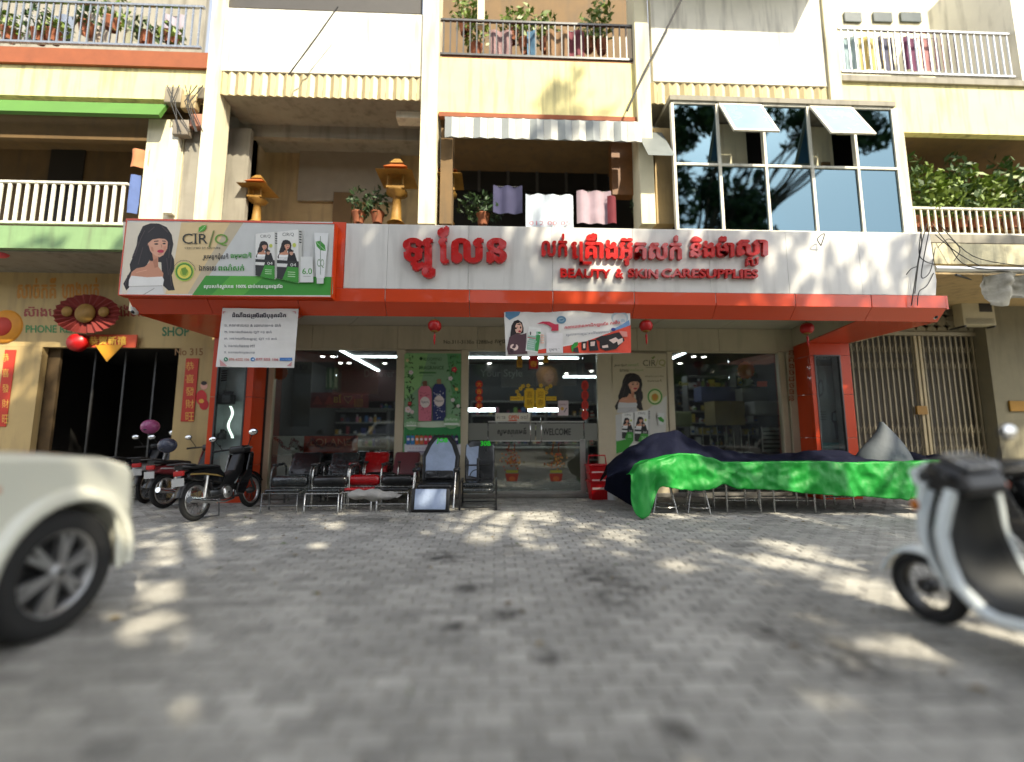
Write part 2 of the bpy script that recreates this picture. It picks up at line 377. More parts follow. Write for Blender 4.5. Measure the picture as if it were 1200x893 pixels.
def paver_geo(mb, x, y, t, L_=BL, W_=BW):
    e = .006; h = rng.uniform(-.004, .003)
    a, b_, c, d = x, x+L_-GAP, y, y+W_-GAP
    vs = [(a,c,-.012+h),(b_,c,-.012+h),(b_,d,-.012+h),(a,d,-.012+h),(a+e,c+e,h),(b_-e,c+e,h),(b_-e,d-e,h),(a+e,d-e,h)]
    mb.add(vs, [(4,5,6,7),(0,1,5,4),(1,2,6,5),(2,3,7,6),(3,0,4,7)])
def settint(me, vals, per=5):
    at = me.attributes.new('tint', 'FLOAT', 'FACE'); at.data.foreach_set('value', [v for v in vals for _ in range(per)])
cells = []
ny = int(9.2/BW)
for j in range(-12, ny-4):
    y = j*BW
    if y > 8.85: break
    for i in range(-46, 52):
        x = i*BL + (BL/2 if j % 2 else 0)
        lim = 1.25*max(y, .9)+1.6
        if abs(x-.3) > lim or y < .2: continue
        cells.append((x, y, rng.gauss(1, .10)))
inview = sorted([c for c in cells if c[1] > 1.62 and abs(c[0]+.1-c[1]*.04) < c[1]*1.12], key=lambda c: (c[1], abs(c[0])))
near = set(id(c) for c in inview[:300])
vs_ = []
for k in range(10):
    b = MB(m_paver); paver_geo(b, 0, 0, 1); me = b.mesh('paver'); settint(me, [.74+.055*k]); vs_.append(me)
big = MB(m_paver); tints = []
for c in cells:
    if id(c) in near:
        o = bpy.data.objects.new('paver', vs_[min(9, max(0, int((c[2]-.72)/.058)))]); o.location = (c[0], c[1], .012); o.parent = pave; col.objects.link(o)
        o.location.z = .012-.012
    else: paver_geo(big, c[0], c[1], c[2]); tints.append(c[2])
pf = big.build('paver_field', None, fix=False, kind='stuff'); settint(pf.data, tints); pf.parent = pave
# outer paving beyond the laid field
for x0, x1, y0, y1 in ((-14, -9.2, -1.2, 9.3), (10.4, 15, -1.2, 9.3)):
    pass
# ---------------------------------------------------------------- planes of the street front
YG, YP, YC = 8.9, 8.35, 6.5
ZS = 3.04                                     # lower edge of the canopy
ZT = 3.42                                     # ceiling inside the canopy
shop = thing('shop_building', 'orange and beige ground floor beauty shop with glass front and deep canopy', 'shop', (0, YG, 0))
def pxbox(mb, px0, px1, py0, py1, y, depth, m=None):
    x0, x1, z0, z1 = XZ(px0, px1, py0, py1, y); mb.box(x0, x1, y, y+depth, z0, z1, m); return x0, x1, z0, z1
xL = P(314, 500, YG).x; xR = P(937, 480, YG).x          # glass line ends
xPLo, xPLi = P(243, 500, YP).x, P(293, 500, YP).x
xPRi, xPRo = P(953, 470, YP).x, P(1001, 470, YP).x
# interior shell
YB = 14.2; ZI = 3.0
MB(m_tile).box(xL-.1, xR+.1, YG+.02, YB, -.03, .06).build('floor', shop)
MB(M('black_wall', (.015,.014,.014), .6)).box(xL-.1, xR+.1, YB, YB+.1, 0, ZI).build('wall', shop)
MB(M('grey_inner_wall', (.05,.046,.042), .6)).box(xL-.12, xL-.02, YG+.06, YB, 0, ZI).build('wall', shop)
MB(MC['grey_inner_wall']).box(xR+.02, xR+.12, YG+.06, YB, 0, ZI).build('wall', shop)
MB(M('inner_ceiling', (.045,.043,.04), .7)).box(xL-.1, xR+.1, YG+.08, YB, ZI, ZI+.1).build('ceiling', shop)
# lintel band above the glass, in panels
zl = P(600, 411, YG).z
xs = [xL-.5, P(368,400,YG).x, P(467,400,YG).x, P(560,400,YG).x, P(655,400,YG).x, P(745,400,YG).x, P(840,400,YG).x, xR+.45]
for a, b_ in zip(xs, xs[1:]):
    MB(m_beige).box(a+.004, b_-.004, YG-.09, YG+.02, zl+.005, ZT).build('lintel_panel', shop, bevel=.004)
MB(m_beigef).box(xL-.4, xR+.3, YG-.02, YG+.03, zl-.02, zl+.02).build('lintel_core', shop)
# mullions and frames
def post(px0, px1, y=YG-.05, z1=zl, m=m_beigef):
    a = P(px0, 480, y).x; b_ = P(px1, 480, y).x
    MB(m).box(a, b_, y, y+.12, .0, z1).build('mullion', shop, bevel=.006)
    return a, b_
f1 = post(312, 318); f2 = post(463, 473); f3 = post(540, 548.5); f4 = post(701, 718); f5 = post(784, 791); f6 = post(917, 924); f7 = post(927, 937, YG-.09)
MB(m_alu).box(f6[1]+.01, f7[0]-.01, YG-.03, YG, 0, zl).build('door_track', shop)
# sill below windows / threshold
MB(M('sill_stone', (.22,.21,.19), .5, 0, .2, 5)).box(xL, xR, YG-.12, YG+.06, 0, .07).build('threshold', shop, bevel=.005)
def pane(a, b_, y=YG, z0=.08, z1=zl, m=m_glass, name='pane'):
    return MB(m).box(a, b_, y, y+.008, z0, z1).build(name, shop)
pane(f1[1], P(392,480,YG).x-.003); pane(P(392,480,YG).x+.003, f2[0])
pane(f5[1], P(857,480,YG).x-.003); pane(P(857,480,YG).x+.003, f6[0])
# panels behind posters
for a, b_, z0 in ((f2[1], f3[0], P(505,532,YG).z), (f4[1], f5[0], .07)):
    MB(m_beigef).box(a, b_, YG-.02, YG+.03, .07, zl).build('panel', shop)
# doors
dx0, dx1 = f3[1], f4[0]; xm = P(627.5, 500, YG).x; xd0 = P(572, 500, YG).x; xd1 = P(684, 500, YG).x; zt = P(627, 488, YG).z
pane(dx0, xd0-.004, m=m_glassd); pane(xd1+.004, dx1, m=m_glassd)
pane(xd0, xm-.004, YG-.012, m=m_glassd, name='door'); pane(xm+.004, xd1, YG-.012, m=m_glassd, name='door')
zb0, zb1 = P(627, 516, YG).z, P(627, 496, YG).z
for a, b_ in ((dx0+.01, xd0-.01), (xd0+.01, xm-.01), (xm+.01, xd1-.01), (xd1+.01, dx1-.01)):
    MB(m_frost).box(a, b_, YG-.018, YG-.0135, zb0, zb1).build('frosted_band', shop)
for z in (zb0-.012, zb1+.03): MB(m_alu).box(xd0, xd1, YG-.03, YG-.02, z-.012, z+.012).build('door_rail', shop)
for s_ in (-1, 1):
    x = xm + s_*.11
    MB(m_chrome).tube([(x, YG-.03, zb0-.02), (x, YG-.075, zb0-.02), (x, YG-.075, zb1+.1), (x, YG-.03, zb1+.1)], .012, n=8).build('handle', shop)
MB(m_alu).box(xd0, xd1, YG-.04, YG+.01, .07, .12).build('door_rail', shop)
MB(m_alu).box(P(680,545,YG).x, P(686,545,YG).x, YG-.03, YG+.02, .08, P(683,515,YG).z).build('door_post', shop)
# orange pillars with display windows
def pillar(x0, x1, wx0, wx1, inner_x, ztop, wz0, wz1, side):
    segs = [(.0, P(600,545,YP).z), (P(600,545,YP).z, P(600,466,YP).z), (P(600,466,YP).z, ztop)] if side < 0 else [(0, P(990,513,YP).z), (P(990,513,YP).z, P(990,462,YP).z), (P(990,462,YP).z, P(990,417,YP).z), (P(990,417,YP).z, ztop)]
    for z0, z1 in segs:
        for a, b_ in ((x0, wx0), (wx1, x1)):
            MB(m_orange).box(a, b_, YP, YP+.06, z0+.004, z1-.004).build('cladding_panel', shop, bevel=.003)
        xi = inner_x
        MB(m_orange).box(xi-.03, xi+.03, YP+.065, YG-.1, z0+.004, z1-.004).build('cladding_panel', shop, bevel=.003)
    MB(m_orange).box(wx0, wx1, YP, YP+.06, wz1, ztop-.004).build('cladding_panel', shop, bevel=.003)
    MB(m_orange).box(wx0, wx1, YP, YP+.06, 0, wz0).build('cladding_panel', shop, bevel=.003)
    MB(M('pillar_joint', (.3,.28,.25), .7)).box(x0+.01, x1-.01, YP+.05, YP+.07, 0, ztop).build('pillar_core', shop) if 0 else None
    e = .025
    MB(m_dsteel).box(wx0, wx0+e, YP-.01, YP+.05, wz0, wz1).box(wx1-e, wx1, YP-.01, YP+.05, wz0, wz1).box(wx0+e, wx1-e, YP-.01, YP+.05, wz1-e, wz1).box(wx0+e, wx1-e, YP-.01, YP+.05, wz0, wz0+e).build('display_frame', shop)
    MB(m_sglass).box(wx0+e, wx1-e, YP+.005, YP+.012, wz0+e, wz1-e).build('display_pane', shop)
    MB(M('display_back', s2l((206,214,214)), .4, 0, .2, 3)).box(wx0-.02, wx1+.02, YP+.30, YP+.33, wz0, wz1).box(wx0-.02, wx0-.001, YP+.06, YP+.30, wz0, wz1).box(wx1+.001, wx1+.02, YP+.06, YP+.30, wz0, wz1).box(wx0, wx1, YP+.07, YP+.30, wz0-.03, wz0-.001).box(wx0, wx1, YP+.07, YP+.30, wz1+.001, wz1+.03).build('display_box', shop)
wl0, wl1 = P(249.5,500,YP).x, P(285,500,YP).x; wr0, wr1 = P(958,470,YP).x, P(989,470,YP).x
pillar(xPLo, xPLi, wl0, wl1, xPLi-.03, ZS, .12, P(268,424,YP).z, -1)
pillar(xPRi, xPRo, wr0, wr1, xPRi+.03, ZS, .12, P(973,416,YP).z, 1)
# side walls from pillars to the lintel (beige return on the right)
MB(m_beige).box(f7[1], xPRi, YG-.08, YG-.04, 0, ZT).build('return_wall', shop)
# canopy: soffit panels, red side strips, fascia
cx0, cx1 = P(150, 347, YC).x, P(1109, 355, YC).x
zf1, zf0 = P(740, 342, YC).z, P(740, 358, YC).z
jr0, jr1 = P(1013, 363, YC).x, xPRi-.02                  # boundary between beige soffit and red strip
jl0, jl1 = P(352, 362, YC).x, xPLi+.05
seams_px = [145, 243, 349, 451, 550, 648, 743.5, 839, 932, 1021, 1109]
sx = [cx0] + [P(p, 350, YC).x for p in seams_px[1:-1]] + [cx1]
YS = YC+.17
for a, b_ in zip(sx, sx[1:]):
    MB(m_orange).box(a+.006, b_-.006, YC, YC+.03, zf0+.0145, zf1).build('fascia_panel', shop, bevel=.004)
    z_ = ZS+.0
    MB(m_orange).add([(a+.004,YC+.004,zf0+.014),(b_-.004,YC+.004,zf0+.014),(b_-.004,YS,z_),(a+.004,YS,z_),(a+.004,YC+.02,zf0+.03),(b_-.004,YC+.02,zf0+.03),(b_-.004,YS,z_+.02),(a+.004,YS,z_+.02)],
        [(0,1,2,3),(4,7,6,5),(0,4,5,1),(2,6,7,3),(1,5,6,2),(3,7,4,0)]).build('fascia_panel', shop)
MB(M('white_joint', (.7,.68,.64), .6)).box(cx0+.02, cx1-.02, YC+.012, YC+.06, zf0+.06, zf1-.01).build('joint_backing', shop)
MB(MC['white_joint']).add([(cx0+.02,YC+.02,zf0+.06),(cx1-.02,YC+.02,zf0+.06),(cx1-.02,YS,ZS+.03),(cx0+.02,YS,ZS+.03)], [(0,1,2,3)]).build('joint_backing', shop)
def quadslab(name, pts, z, m, h=.02):
    return MB(m).prism([(p[0], p[1]) for p in pts], z, z+h, axis='Z').build(name, shop)
n_ = 7
for k in range(n_):
    f = lambda t, y: (jl0+(jr0-jl0)*t, y) if y == YS else (jl1+(jr1-jl1)*t, y)
    a, b_ = k/n_+.0008, (k+1)/n_-.0008
    quadslab('soffit_panel', [f(a,YS), f(b_,YS), f(b_,YG-.1), f(a,YG-.1)], ZT, m_soffit)
quadslab('side_soffit', [(jr0+.01,YS),(cx1,YS),(xPRo,YP),(jr1,YP)], ZS, m_orange); quadslab('side_soffit', [(jr1+.003,YP+.003),(xPRo,YP+.003),(xPRo,YG-.1),(jr1+.003,YG-.1)], ZS, m_orange)
quadslab('side_soffit', [(cx0,YS),(jl0-.01,YS),(jl1,YP),(xPLo,YP)], ZS, m_orange); quadslab('side_soffit', [(xPLo,YP+.003),(jl1-.003,YP+.003),(jl1-.003,YG-.1),(xPLo,YG-.1)], ZS, m_orange)
for (xa, ya), (xb, yb) in (((jl0,YS),(jl1,YG-.1)), ((jr1,YG-.1),(jr0,YS)), ((jr0,YS),(jl0,YS))): MB(m_beige).add([(xa,ya,ZS+.004),(xb,yb,ZS+.004),(xb,yb,ZT-.002),(xa,ya,ZT-.002)], [(0,1,2,3)]).build('canopy_inner_face', shop)
MB(m_greyw).box(cx0, cx1, YC+.56, YG+.3, ZT+.04, ZT+.14).build('canopy_slab', shop)
MB(m_orange).box(cx1-.004, cx1+.03, YC, YC+.5, zf0, zf1).build('fascia_end', shop)
for k, px in enumerate((445, 603, 810, 880)):
    g = PG(px, 370, ZT); MB(m_beigef).lathe([(.0,ZT-.012),(.055,ZT-.012),(.06,ZT-.002)], (g.x, g.y, 0), n=16).lathe([(.0,ZT-.014),(.035,ZT-.014)], (g.x,g.y,0), m=M('lamp_glass_off',(.6,.6,.58),.2), n=14).build('downlight', shop)
# sign box above the canopy
sign = thing('shop_sign', 'long white shop sign with raised red lettering above the canopy', 'sign', (0, YC, zf1))
zst0 = P(405, 262, YC).z; zst1 = P(1092, 274, YC).z; zst = (zst0+zst1)/2
sx0, sx1 = P(404, 300, YC).x, P(1094, 300, YC).x
ps = [sx0] + [P(p, 300, YC).x for p in (454, 549, 647, 742, 831, 922, 1007)] + [sx1]
for a, b_ in zip(ps, ps[1:]):
    last = b_ == ps[-1]
    if last: MB(m_whitep).prism([(a+.002, zf1+.004), (b_-.04, zf1+.004), (b_, zf1+.25), (b_-.02, zst), (a+.002, zst)], YC, YC+.03).build('sign_panel', sign, bevel=.002)
    else: MB(m_whitep).box(a+.002, b_-.002, YC, YC+.03, zf1+.004, zst).build('sign_panel', sign, bevel=.002)
MB(m_greyw).box(sx0+.01, sx1-.05, YC+.032, YC+.5, zf1+.01, zst-.01).build('sign_box', sign)
MB(m_orange).box(P(141,300,YC).x+.02, sx0-.004, YC+.0, YC+.5, zf1+.004, zst+.02).build('orange_backing', sign, bevel=.004)
m_let = M('red_acrylic_letter', s2l((186, 12, 10)), .25, 0, .12, 9, coat=.5)
m_lets = M('letter_side_red', s2l((120, 8, 8)), .4, 0, .1, 9)
def lettering(t, x0, y0, x1, y1, name, off=0, bold=0, depth=.06, slant=0, per=True, m=m_let):
    V, F = tgeo(t, off, .5, bold); ax = min(v.x for v in V); bx = max(v.x for v in V); ay = min(v.y for v in V); by = max(v.y for v in V)
    b = MB(m); vs = []
    for v in V:
        u = (v.x-ax)/(bx-ax); h = (v.y-ay)/(by-ay); q = P(x0+u*(x1-x0), y1-h*(y1-y0)+slant*u, YC); vs.append((q.x, YC-.012-(v.z+.5)*depth, q.z))
    b.add(vs, F, m); o = b.build(name, sign, fix=False); return o
for t, x0, y0, x1, y1 in (('ឡ', 473, 281, 508, 319), ('ូ', 495, 315.5, 511, 327.5), ('ែ', 513, 267, 527, 311), ('ល', 529, 281, 567, 310), ('ន', 570, 281, 594, 310)):
    lettering(t, x0, y0, x1, y1, 'letter', bold=.055)
X = 634; 
lettering('លក់', 634, 276, 664, 302, 'letter', bold=.035)
lettering('េ{គឺាងអ៊ុតសក់', 668, 275, 797, 312, 'letter', bold=.045, slant=1.5)
lettering('និងម៉ា', 807, 279, 858, 303, 'letter', bold=.045)
lettering('ស_សា', 861, 283, 897, 313, 'letter', bold=.045)
for wd, a, b_ in (('BEAUTY', 656, 715), ('&', 720, 729.5), ('SKIN', 735, 770), ('CARESUPPLIES', 774, 886)):
    lettering(wd, a, 316, b_, 326.5, 'letter', off=.03, depth=.05, slant=1.2)
# ---- CIR/Q lightbox
YL = YC-.14
lb = thing('lightbox_sign', 'printed hair colour lightbox sign of a long haired woman beside four product packs', 'sign', (P(265,348,YL).x, YL, P(265,348,YL).z))
lx0 = P(143.5, 300, YL).x; lx1 = P(391, 300, YL).x; lz0 = P(265, 347.5, YL).z; lz1 = P(265, 259.5, YL).z
MB(M('lightbox_white', s2l((214,214,210)), .35, 0, .04)).box(lx0+.012, lx1-.012, YL, YL+.12, lz0+.012, lz1-.012).build('panel', lb)
MB(m_orange).box(lx0, lx1, YL-.006, YL+.13, lz0, lz0+.012).box(lx0, lx1, YL-.006, YL+.13, lz1-.012, lz1).box(lx0, lx0+.012, YL-.006, YL+.13, lz0+.013, lz1-.013).box(lx1-.012, lx1, YL-.006, YL+.13, lz0+.013, lz1-.013).build('frame', lb)
G1, G2, HAIR, SKIN = (62,150,52), (92,180,60), (34,28,30), (222,168,140)
def woman(p, T, dress=(238,236,232)):
    f = lambda pts: [T(a, b) for a, b in pts]
    p.poly(f([(150,100),(185,87),(225,88),(262,105),(285,140),(293,185),(284,230),(296,255),(298,300),(285,330),(292,370),(300,400),(270,402),(245,380),(240,330),(236,270),(180,262),(165,290),(135,300),(112,330),(98,360),(88,385),(72,402),(58,370),(72,345),(92,310),(88,280),(105,240),(118,205),(126,150)]), HAIR)
    p.poly(f([(180,215),(222,240),(222,290),(246,320),(244,345),(88,345),(98,315),(120,298),(160,290),(180,270)]), (206,146,116))
    p.poly(f([(172,150),(205,148),(250,150),(267,175),(264,205),(246,236),(228,246),(208,238),(188,222),(174,195)]), SKIN)
    p.poly(f([(160,130),(195,98),(235,98),(262,122),(270,172),(252,160),(225,158),(195,163),(172,182)]), HAIR)
    p.poly(f([(176,186),(184,215),(194,228),(200,265),(182,262),(168,220)]), (30,24,26))
    p.ell(*T(234,218), T.k*17, T.k*8, (186,40,70), 10); p.ell(*T(213,184), T.k*10, T.k*4, (40,30,30), 8); p.ell(*T(250,182), T.k*8, T.k*4, (40,30,30), 8)
    for hx, hy, hx2, hy2 in ((128,175,100,250),(140,160,112,240),(150,200,128,280),(276,190,272,250),(284,240,280,300),(262,250,270,330),(276,300,284,380),(80,330,66,380),(160,120,140,160),(240,102,268,130),(205,104,175,130)): p.line(*T(hx,hy), *T(hx2,hy2), T.k*3.5, (74,62,62))
    p.poly(f([(246,196),(262,192),(258,214),(248,220)]), (214,150,124)); p.poly(f([(186,196),(198,200),(202,220),(192,218)]), (204,142,114)); p.line(*T(222,232), *T(240,230), T.k*3, (180,118,94)); p.poly(f([(196,262),(216,250),(222,290),(206,296)]), (184,124,96)); p.line(*T(120,318), *T(170,306), T.k*4, (224,168,138)); p.line(*T(112,352), *T(236,350), T.k*2, (190,186,182)); p.line(*T(104,364), *T(240,366), T.k*2, (200,196,192))
    p.line(*T(203,172), *T(224,170), T.k*4, (60,44,40)); p.line(*T(242,170), *T(258,172), T.k*4, (60,44,40)); p.line(*T(236,185), *T(240,202), T.k*3, (190,130,104))
    p.poly(f([(97,333),(170,340),(242,337),(250,352),(244,378),(84,382),(86,352)]), dress)
    p.poly(f([(88,383),(244,380),(250,424),(74,424)]), tuple(int(c*.94) for c in dress)); p.line(*T(90,384), *T(242,380), T.k*3, (180,176,172))
    p.line(*T(150,424), *T(205,392), T.k*3, (150,146,142))
class TT:
    def __init__(s, ox, oy, k): s.ox, s.oy, s.k = ox, oy, k
    def __call__(s, a, b): return (s.ox+a*s.k, s.oy+b*s.k)
def pack(p, T, k):                            # T maps 0..100 x 0..220
    w3 = lambda pts: [T(a, b) for a, b in pts]
    p.poly(w3([(0,10),(88,0),(90,225),(0,205)]), (232,232,228)); p.poly(w3([(88,0),(104,4),(102,212),(90,225)]), (196,196,190))
    for i in range(5): p.poly(w3([(92,6+i*11),(102,8+i*11),(102,13+i*11),(92,12+i*11)]), (40,40,40))
    p.text('CIR/Q', *T(22,14), *T(70,30), (70,70,70))
    woman(p, TT(T(0,0)[0]-54*T.k*.25, T(0,0)[1]+T.k*22, T.k*.25), (240,240,240))
    p.ell(*T(72,66), T.k*8, T.k*9, (196,206,90), 10)
    p.poly(w3([(48,100),(60,96),(74,100),(86,140),(40,140)]), (28,26,28)); p.ell(*T(60,98), T.k*8, T.k*11, (196,150,126), 10); p.poly(w3([(52,90),(60,84),(70,90),(68,94),(54,94)]), (30,24,22))
    p.poly(w3([(0,128),(90,134),(90,225),(0,205)]), (48,48,48)); p.poly(w3([(0,142),(44,144),(40,158),(0,156)]), (226,226,222)); p.poly(w3([(44,156),(90,160),(90,225),(22,210)]), G1)
    p.text('04', *T(56,142), *T(80,155), (226,226,222))
    for i in range(3): p.line(*T(45,178+i*9), *T(76,180+i*9), T.k*3, (190,226,180))
pr = Print(YL, 130, 240, 4.0)
pr.rect(57, 80, 1040, 418, (206,208,206))
pr.poly([(60,82),(400,82),(290,418),(52,418)], (226,216,196)); pr.poly([(330,82),(622,82),(405,418),(255,418),(300,250)], (226,200,150)); pr.poly([(560,82),(622,82),(405,418),(360,418)], (200,186,158))
pr.poly([(445,332),(1040,338),(1038,424),(380,424)], G1); pr.poly([(560,334),(720,335),(620,424),(470,424)], (88,172,60))
woman(pr, TT(0, 0, 1))
pr.ell(345,314,46,46,(190,206,90)); pr.ell(345,314,41,41,(70,140,50)); pr.ell(345,314,33,33,(232,220,90)); pr.ell(345,318,20,20,(176,190,60)); pr.poly([(338,330),(330,300),(350,292),(362,312),(352,330)], (110,150,40))
for i in range(22):
    a = pi*1.05+i*pi*.9/21; pr.line(345+50*cos(a), 314+50*sin(a), 345+55*cos(a), 314+55*sin(a), 3, (70,80,60))
pr.text('CIR', 336, 136, 455, 184, (50,52,44)); pr.text('/', 458, 122, 488, 200, (120,130,70)); pr.text('Q', 488, 138, 550, 194, (110,160,60))
for a in (389, 398): pr.rect(a-6, 136, a+10, 139, (50,52,44)); pr.rect(a-6, 181, a+10, 184, (50,52,44))
pr.poly([(412,128),(414,108),(430,98),(450,96),(448,112),(438,124),(424,128)], (84,170,50)); pr.line(416,128,446,98,1.5,(200,230,180))
pr.text('CERTIFIED BY NATURE', 348, 199, 515, 208, (70,66,56))
pr.text('រូបមន្តជុំសតិ', 432, 228, 552, 262, (40,40,40), bold=.02); pr.text('ធម្មជាតិ', 562, 224, 660, 258, G1, bold=.03)
pr.text('ឯកទេស', 414, 284, 496, 310, (40,40,40), bold=.02); pr.text('ពណ៌សក់', 506, 278, 626, 310, G1, bold=.03)
pr.text('លុបសក់ស_កូវបាន 100% ជាប់បានយូរអង្វែង', 438, 372, 806, 400, (240,244,236), bold=.03)
pack(pr, TT(680, 128, 1.0), 1); pack(pr, TT(782, 118, 1.12), 1)
pr.poly([(893,246),(948,246),(952,366),(890,366)], (222,224,222)); pr.rect(906,222,936,246,(206,208,208)); pr.text('6.0', 900, 300, 946, 328, G1, bold=.02); pr.line(904,338,940,338,2,(150,150,150))
pr.poly([(956,134),(1022,136),(1004,346),(966,346)], (228,230,230)); pr.poly([(968,346),(1000,346),(1000,372),(968,372)], (214,216,216)); pr.poly([(962,176),(985,172),(1006,192),(1010,220),(985,216),(968,198)], G1); pr.line(966,178,1008,218,2,(190,226,180)); pr.line(985,150,985,330,3,(120,140,120)); pr.text('CQ', 970, 258, 1002, 300, (120,150,110))
pr.build('print', lb)
# ---------------------------------------------------------------- banners under the canopy
def qr(p, x0, y0, x1, y1, c): pass           # codes are left out
YB1 = YC+.06
def wv(ax, az, ph, amp): return lambda x, z: amp*(.6*sin(x*ax+z*2+ph)+.4*sin(x*ax*2.3-z*az+ph*2)) + .004*noise.noise(Vector((x*9, 0, z*9)))
def banner(name, label, px, y, disp, mat, holes=True):
    (a, b_, c, d) = px                        # top-left, top-right, bottom-right, bottom-left pixels
    q = [P(*t, y) for t in px]; t = thing(name, label, 'banner', (q[0].x, y, q[2].z))
    n, m = 36, 24; g = []
    for j in range(m+1):
        for i in range(n+1):
            u, v = i/n, j/m; p_ = q[0].lerp(q[1], u).lerp(q[3].lerp(q[2], u), v); p_.z -= .012*sin(pi*u)*(1-v)*0; g.append(Vector((p_.x, y+disp(p_.x, p_.z), p_.z)))
    k = n+1; b = MB(mat); b.add(g, [(j*k+i, j*k+i+1, (j+1)*k+i+1, (j+1)*k+i) for j in range(m) for i in range(n)], mat, True)
    b.add([v+Vector((0,.004,0)) for v in g], [(j*k+i, j*k+i+1, (j+1)*k+i+1, (j+1)*k+i) for j in range(m) for i in range(n)], mat, True)
    b.build('cloth', t, fix=False)
    for p_ in (q[0], q[1]): MB(m_cable).tube([p_+Vector((0, disp(p_.x, p_.z), -.01)), p_+Vector((0,.08,.09))], .004, n=5).build('tie', t)
    return t
m_vinylb = M('banner_vinyl', s2l((226,224,220)), .45, 0, .05, 3, bump=.25, bs=5)
d1 = wv(5, 3, .4, .012)
t = banner('paper_banner', 'white job notice banner with five printed lines hanging under the canopy corner', [(261,361),(350,362),(344.5,431),(253,430)], YB1, d1, m_vinylb)
pr = Print(YB1-.004, 250, 355, 11.16, d1); pr.step = .0003
BLK = (40,38,60)
pr.text('ដំណឹងជ{រើសរើសបុគ្គលិក', 250, 122, 952, 205, (30,24,50), bold=.035)
for i, (l, x1) in enumerate((('១. គណនេយ្យ & រដ្ឋបាល=១ នាក់', 880), ('២. អ្នកលក់ផ្សារ QT =3 នាក់', 760), ('៣. អ្នកលើកអនឡាញ QT =3 នាក់', 830), ('៤. អ្នកលក់ផ្សារ MT', 545), ('៥. អ្នកលក់ក្នុងហាង', 540))):
    pr.text(l.replace('្','_') if 0 else l.replace('្',''), 150, 268+i*90, x1, 310+i*90, (84,84,104), slant=2)
pr.ell(172, 740, 28, 28, (30,120,84)); pr.poly([(160,728),(168,724),(172,734),(184,746),(180,754),(168,750)], (220,240,230))
pr.text('096 6222 106', 215, 722, 470, 756, (196,96,80), off=.01, slant=2)
pr.ell(518, 738, 28, 26, (40,116,180)); pr.poly([(502,738),(536,726),(526,754),(516,746)], (226,236,244))
pr.text('077 555 106', 560, 720, 848, 756, (176,50,66), off=.02, slant=2); pr.rect(866, 716, 1034, 756, (62,118,190)); pr.text('t.me/lolane', 890, 726, 1010, 746, (150,186,226))
for q in ([(125,110),(175,110),(150,122),(128,150)], [(1030,110),(1086,112),(1082,150),(1066,126)], [(90,740),(160,800),(190,828),(96,826)], [(960,824),(1030,768),(1022,828)]): pr.poly(q, (206,150,150))
pr.build('print', t)
d2 = wv(3, 4, 1.2, .018); YB2 = YC+.1
t = banner('promotion_banner', 'promotion banner with a laughing woman holding a phone above the glass door', [(590.5,362.5),(738.5,365.5),(739.5,414),(593,417.5)], YB2, d2, m_vinylb)
pr = Print(YB2-.004, 585, 355, 7.5, d2); pr.step = .0003
pr.poly([(55,70),(190,74),(170,110),(90,150),(55,120)], (90,136,170)); pr.ell(545,150,42,34,(92,134,160)); pr.ell(545,150,26,18,(150,176,190)); pr.line(515,155,575,140,6,(70,110,140))
pr.ell(1060,130,75,60,(170,186,196)); pr.ell(1060,140,60,50,(206,206,206)); pr.poly([(990,235),(1080,190),(1140,150),(1150,200),(1040,260)], (110,150,196))
pr.poly([(340,412),(420,400),(420,440),(340,444)], (226,74,50)); pr.poly([(560,372),(760,340),(1155,195),(1160,440),(560,440)], (226,74,50)); pr.poly([(500,380),(700,350),(680,362),(560,385)], (240,236,232))
pr.poly([(108,200),(130,160),(165,148),(200,170),(214,220),(214,260),(190,270),(150,270),(125,300),(96,300)], (30,22,26)); pr.ell(172,222,32,52,(226,180,160)); pr.poly([(140,180),(170,160),(204,186),(170,178)], (30,22,26)); pr.ell(180,250,12,10,(170,40,60)); pr.ell(160,212,6,3,(40,30,30)); pr.ell(188,210,6,3,(40,30,30))
pr.poly([(90,300),(150,268),(200,276),(240,262),(235,380),(250,445),(80,455),(68,400)], (84,58,66)); pr.ell(132,388,36,30,(232,206,196)); pr.poly([(100,395),(90,430),(120,440),(130,410)], (60,40,48))
pr.poly([(262,205),(370,222),(340,438),(232,420)], (236,236,232)); pr.poly([(262,250),(360,250),(336,425),(240,408)], (150,190,170)); pr.poly([(330,252),(366,256),(342,428),(312,420)], (60,150,80)); pr.poly([(268,226),(330,232),(318,290),(262,284)], (228,226,222)); pr.line(278,240,275,280,10,(40,36,40)); pr.line(250,300,322,312,6,(200,60,80))
for i in range(4): pr.line(252,330+i*18,306,336+i*18,5,(210,222,220))
for i in range(4): pr.ell(378, 284+i*22, 18, 8, (232,196,180))
pr.poly([(415,262),(556,268),(560,440),(414,440)], (236,232,232)); pr.text('ស្កេន', 440, 400, 528, 430, (40,40,60)) if 0 else pr.text('សូមស្កេន'.replace('្',''), 440, 402, 528, 430, (40,40,60))
pr.poly([(330,184),(380,164),(440,166),(490,190),(520,190),(520,246),(455,246),(462,222),(430,196),(390,182)], (196,50,76))
pr.text('ក្លាយជាសមាជិកឡូលែន ក្លឹប'.replace('្',''), 572, 200, 1060, 240, (200,60,70), bold=.03, slant=-48); pr.text('ទទួលបានការបញ្ចុះតម្លៃពិសេសភ្លាមៗ'.replace('្',''), 585, 268, 975, 300, (50,56,90), slant=-30)
pr.ell(1000,235,20,14,(40,60,140)); pr.poly([(630,385),(660,350),(690,345),(690,375),(660,400),(640,440)], (50,150,60)); pr.poly([(650,400),(690,390),(700,440),(650,430)], (40,36,36))
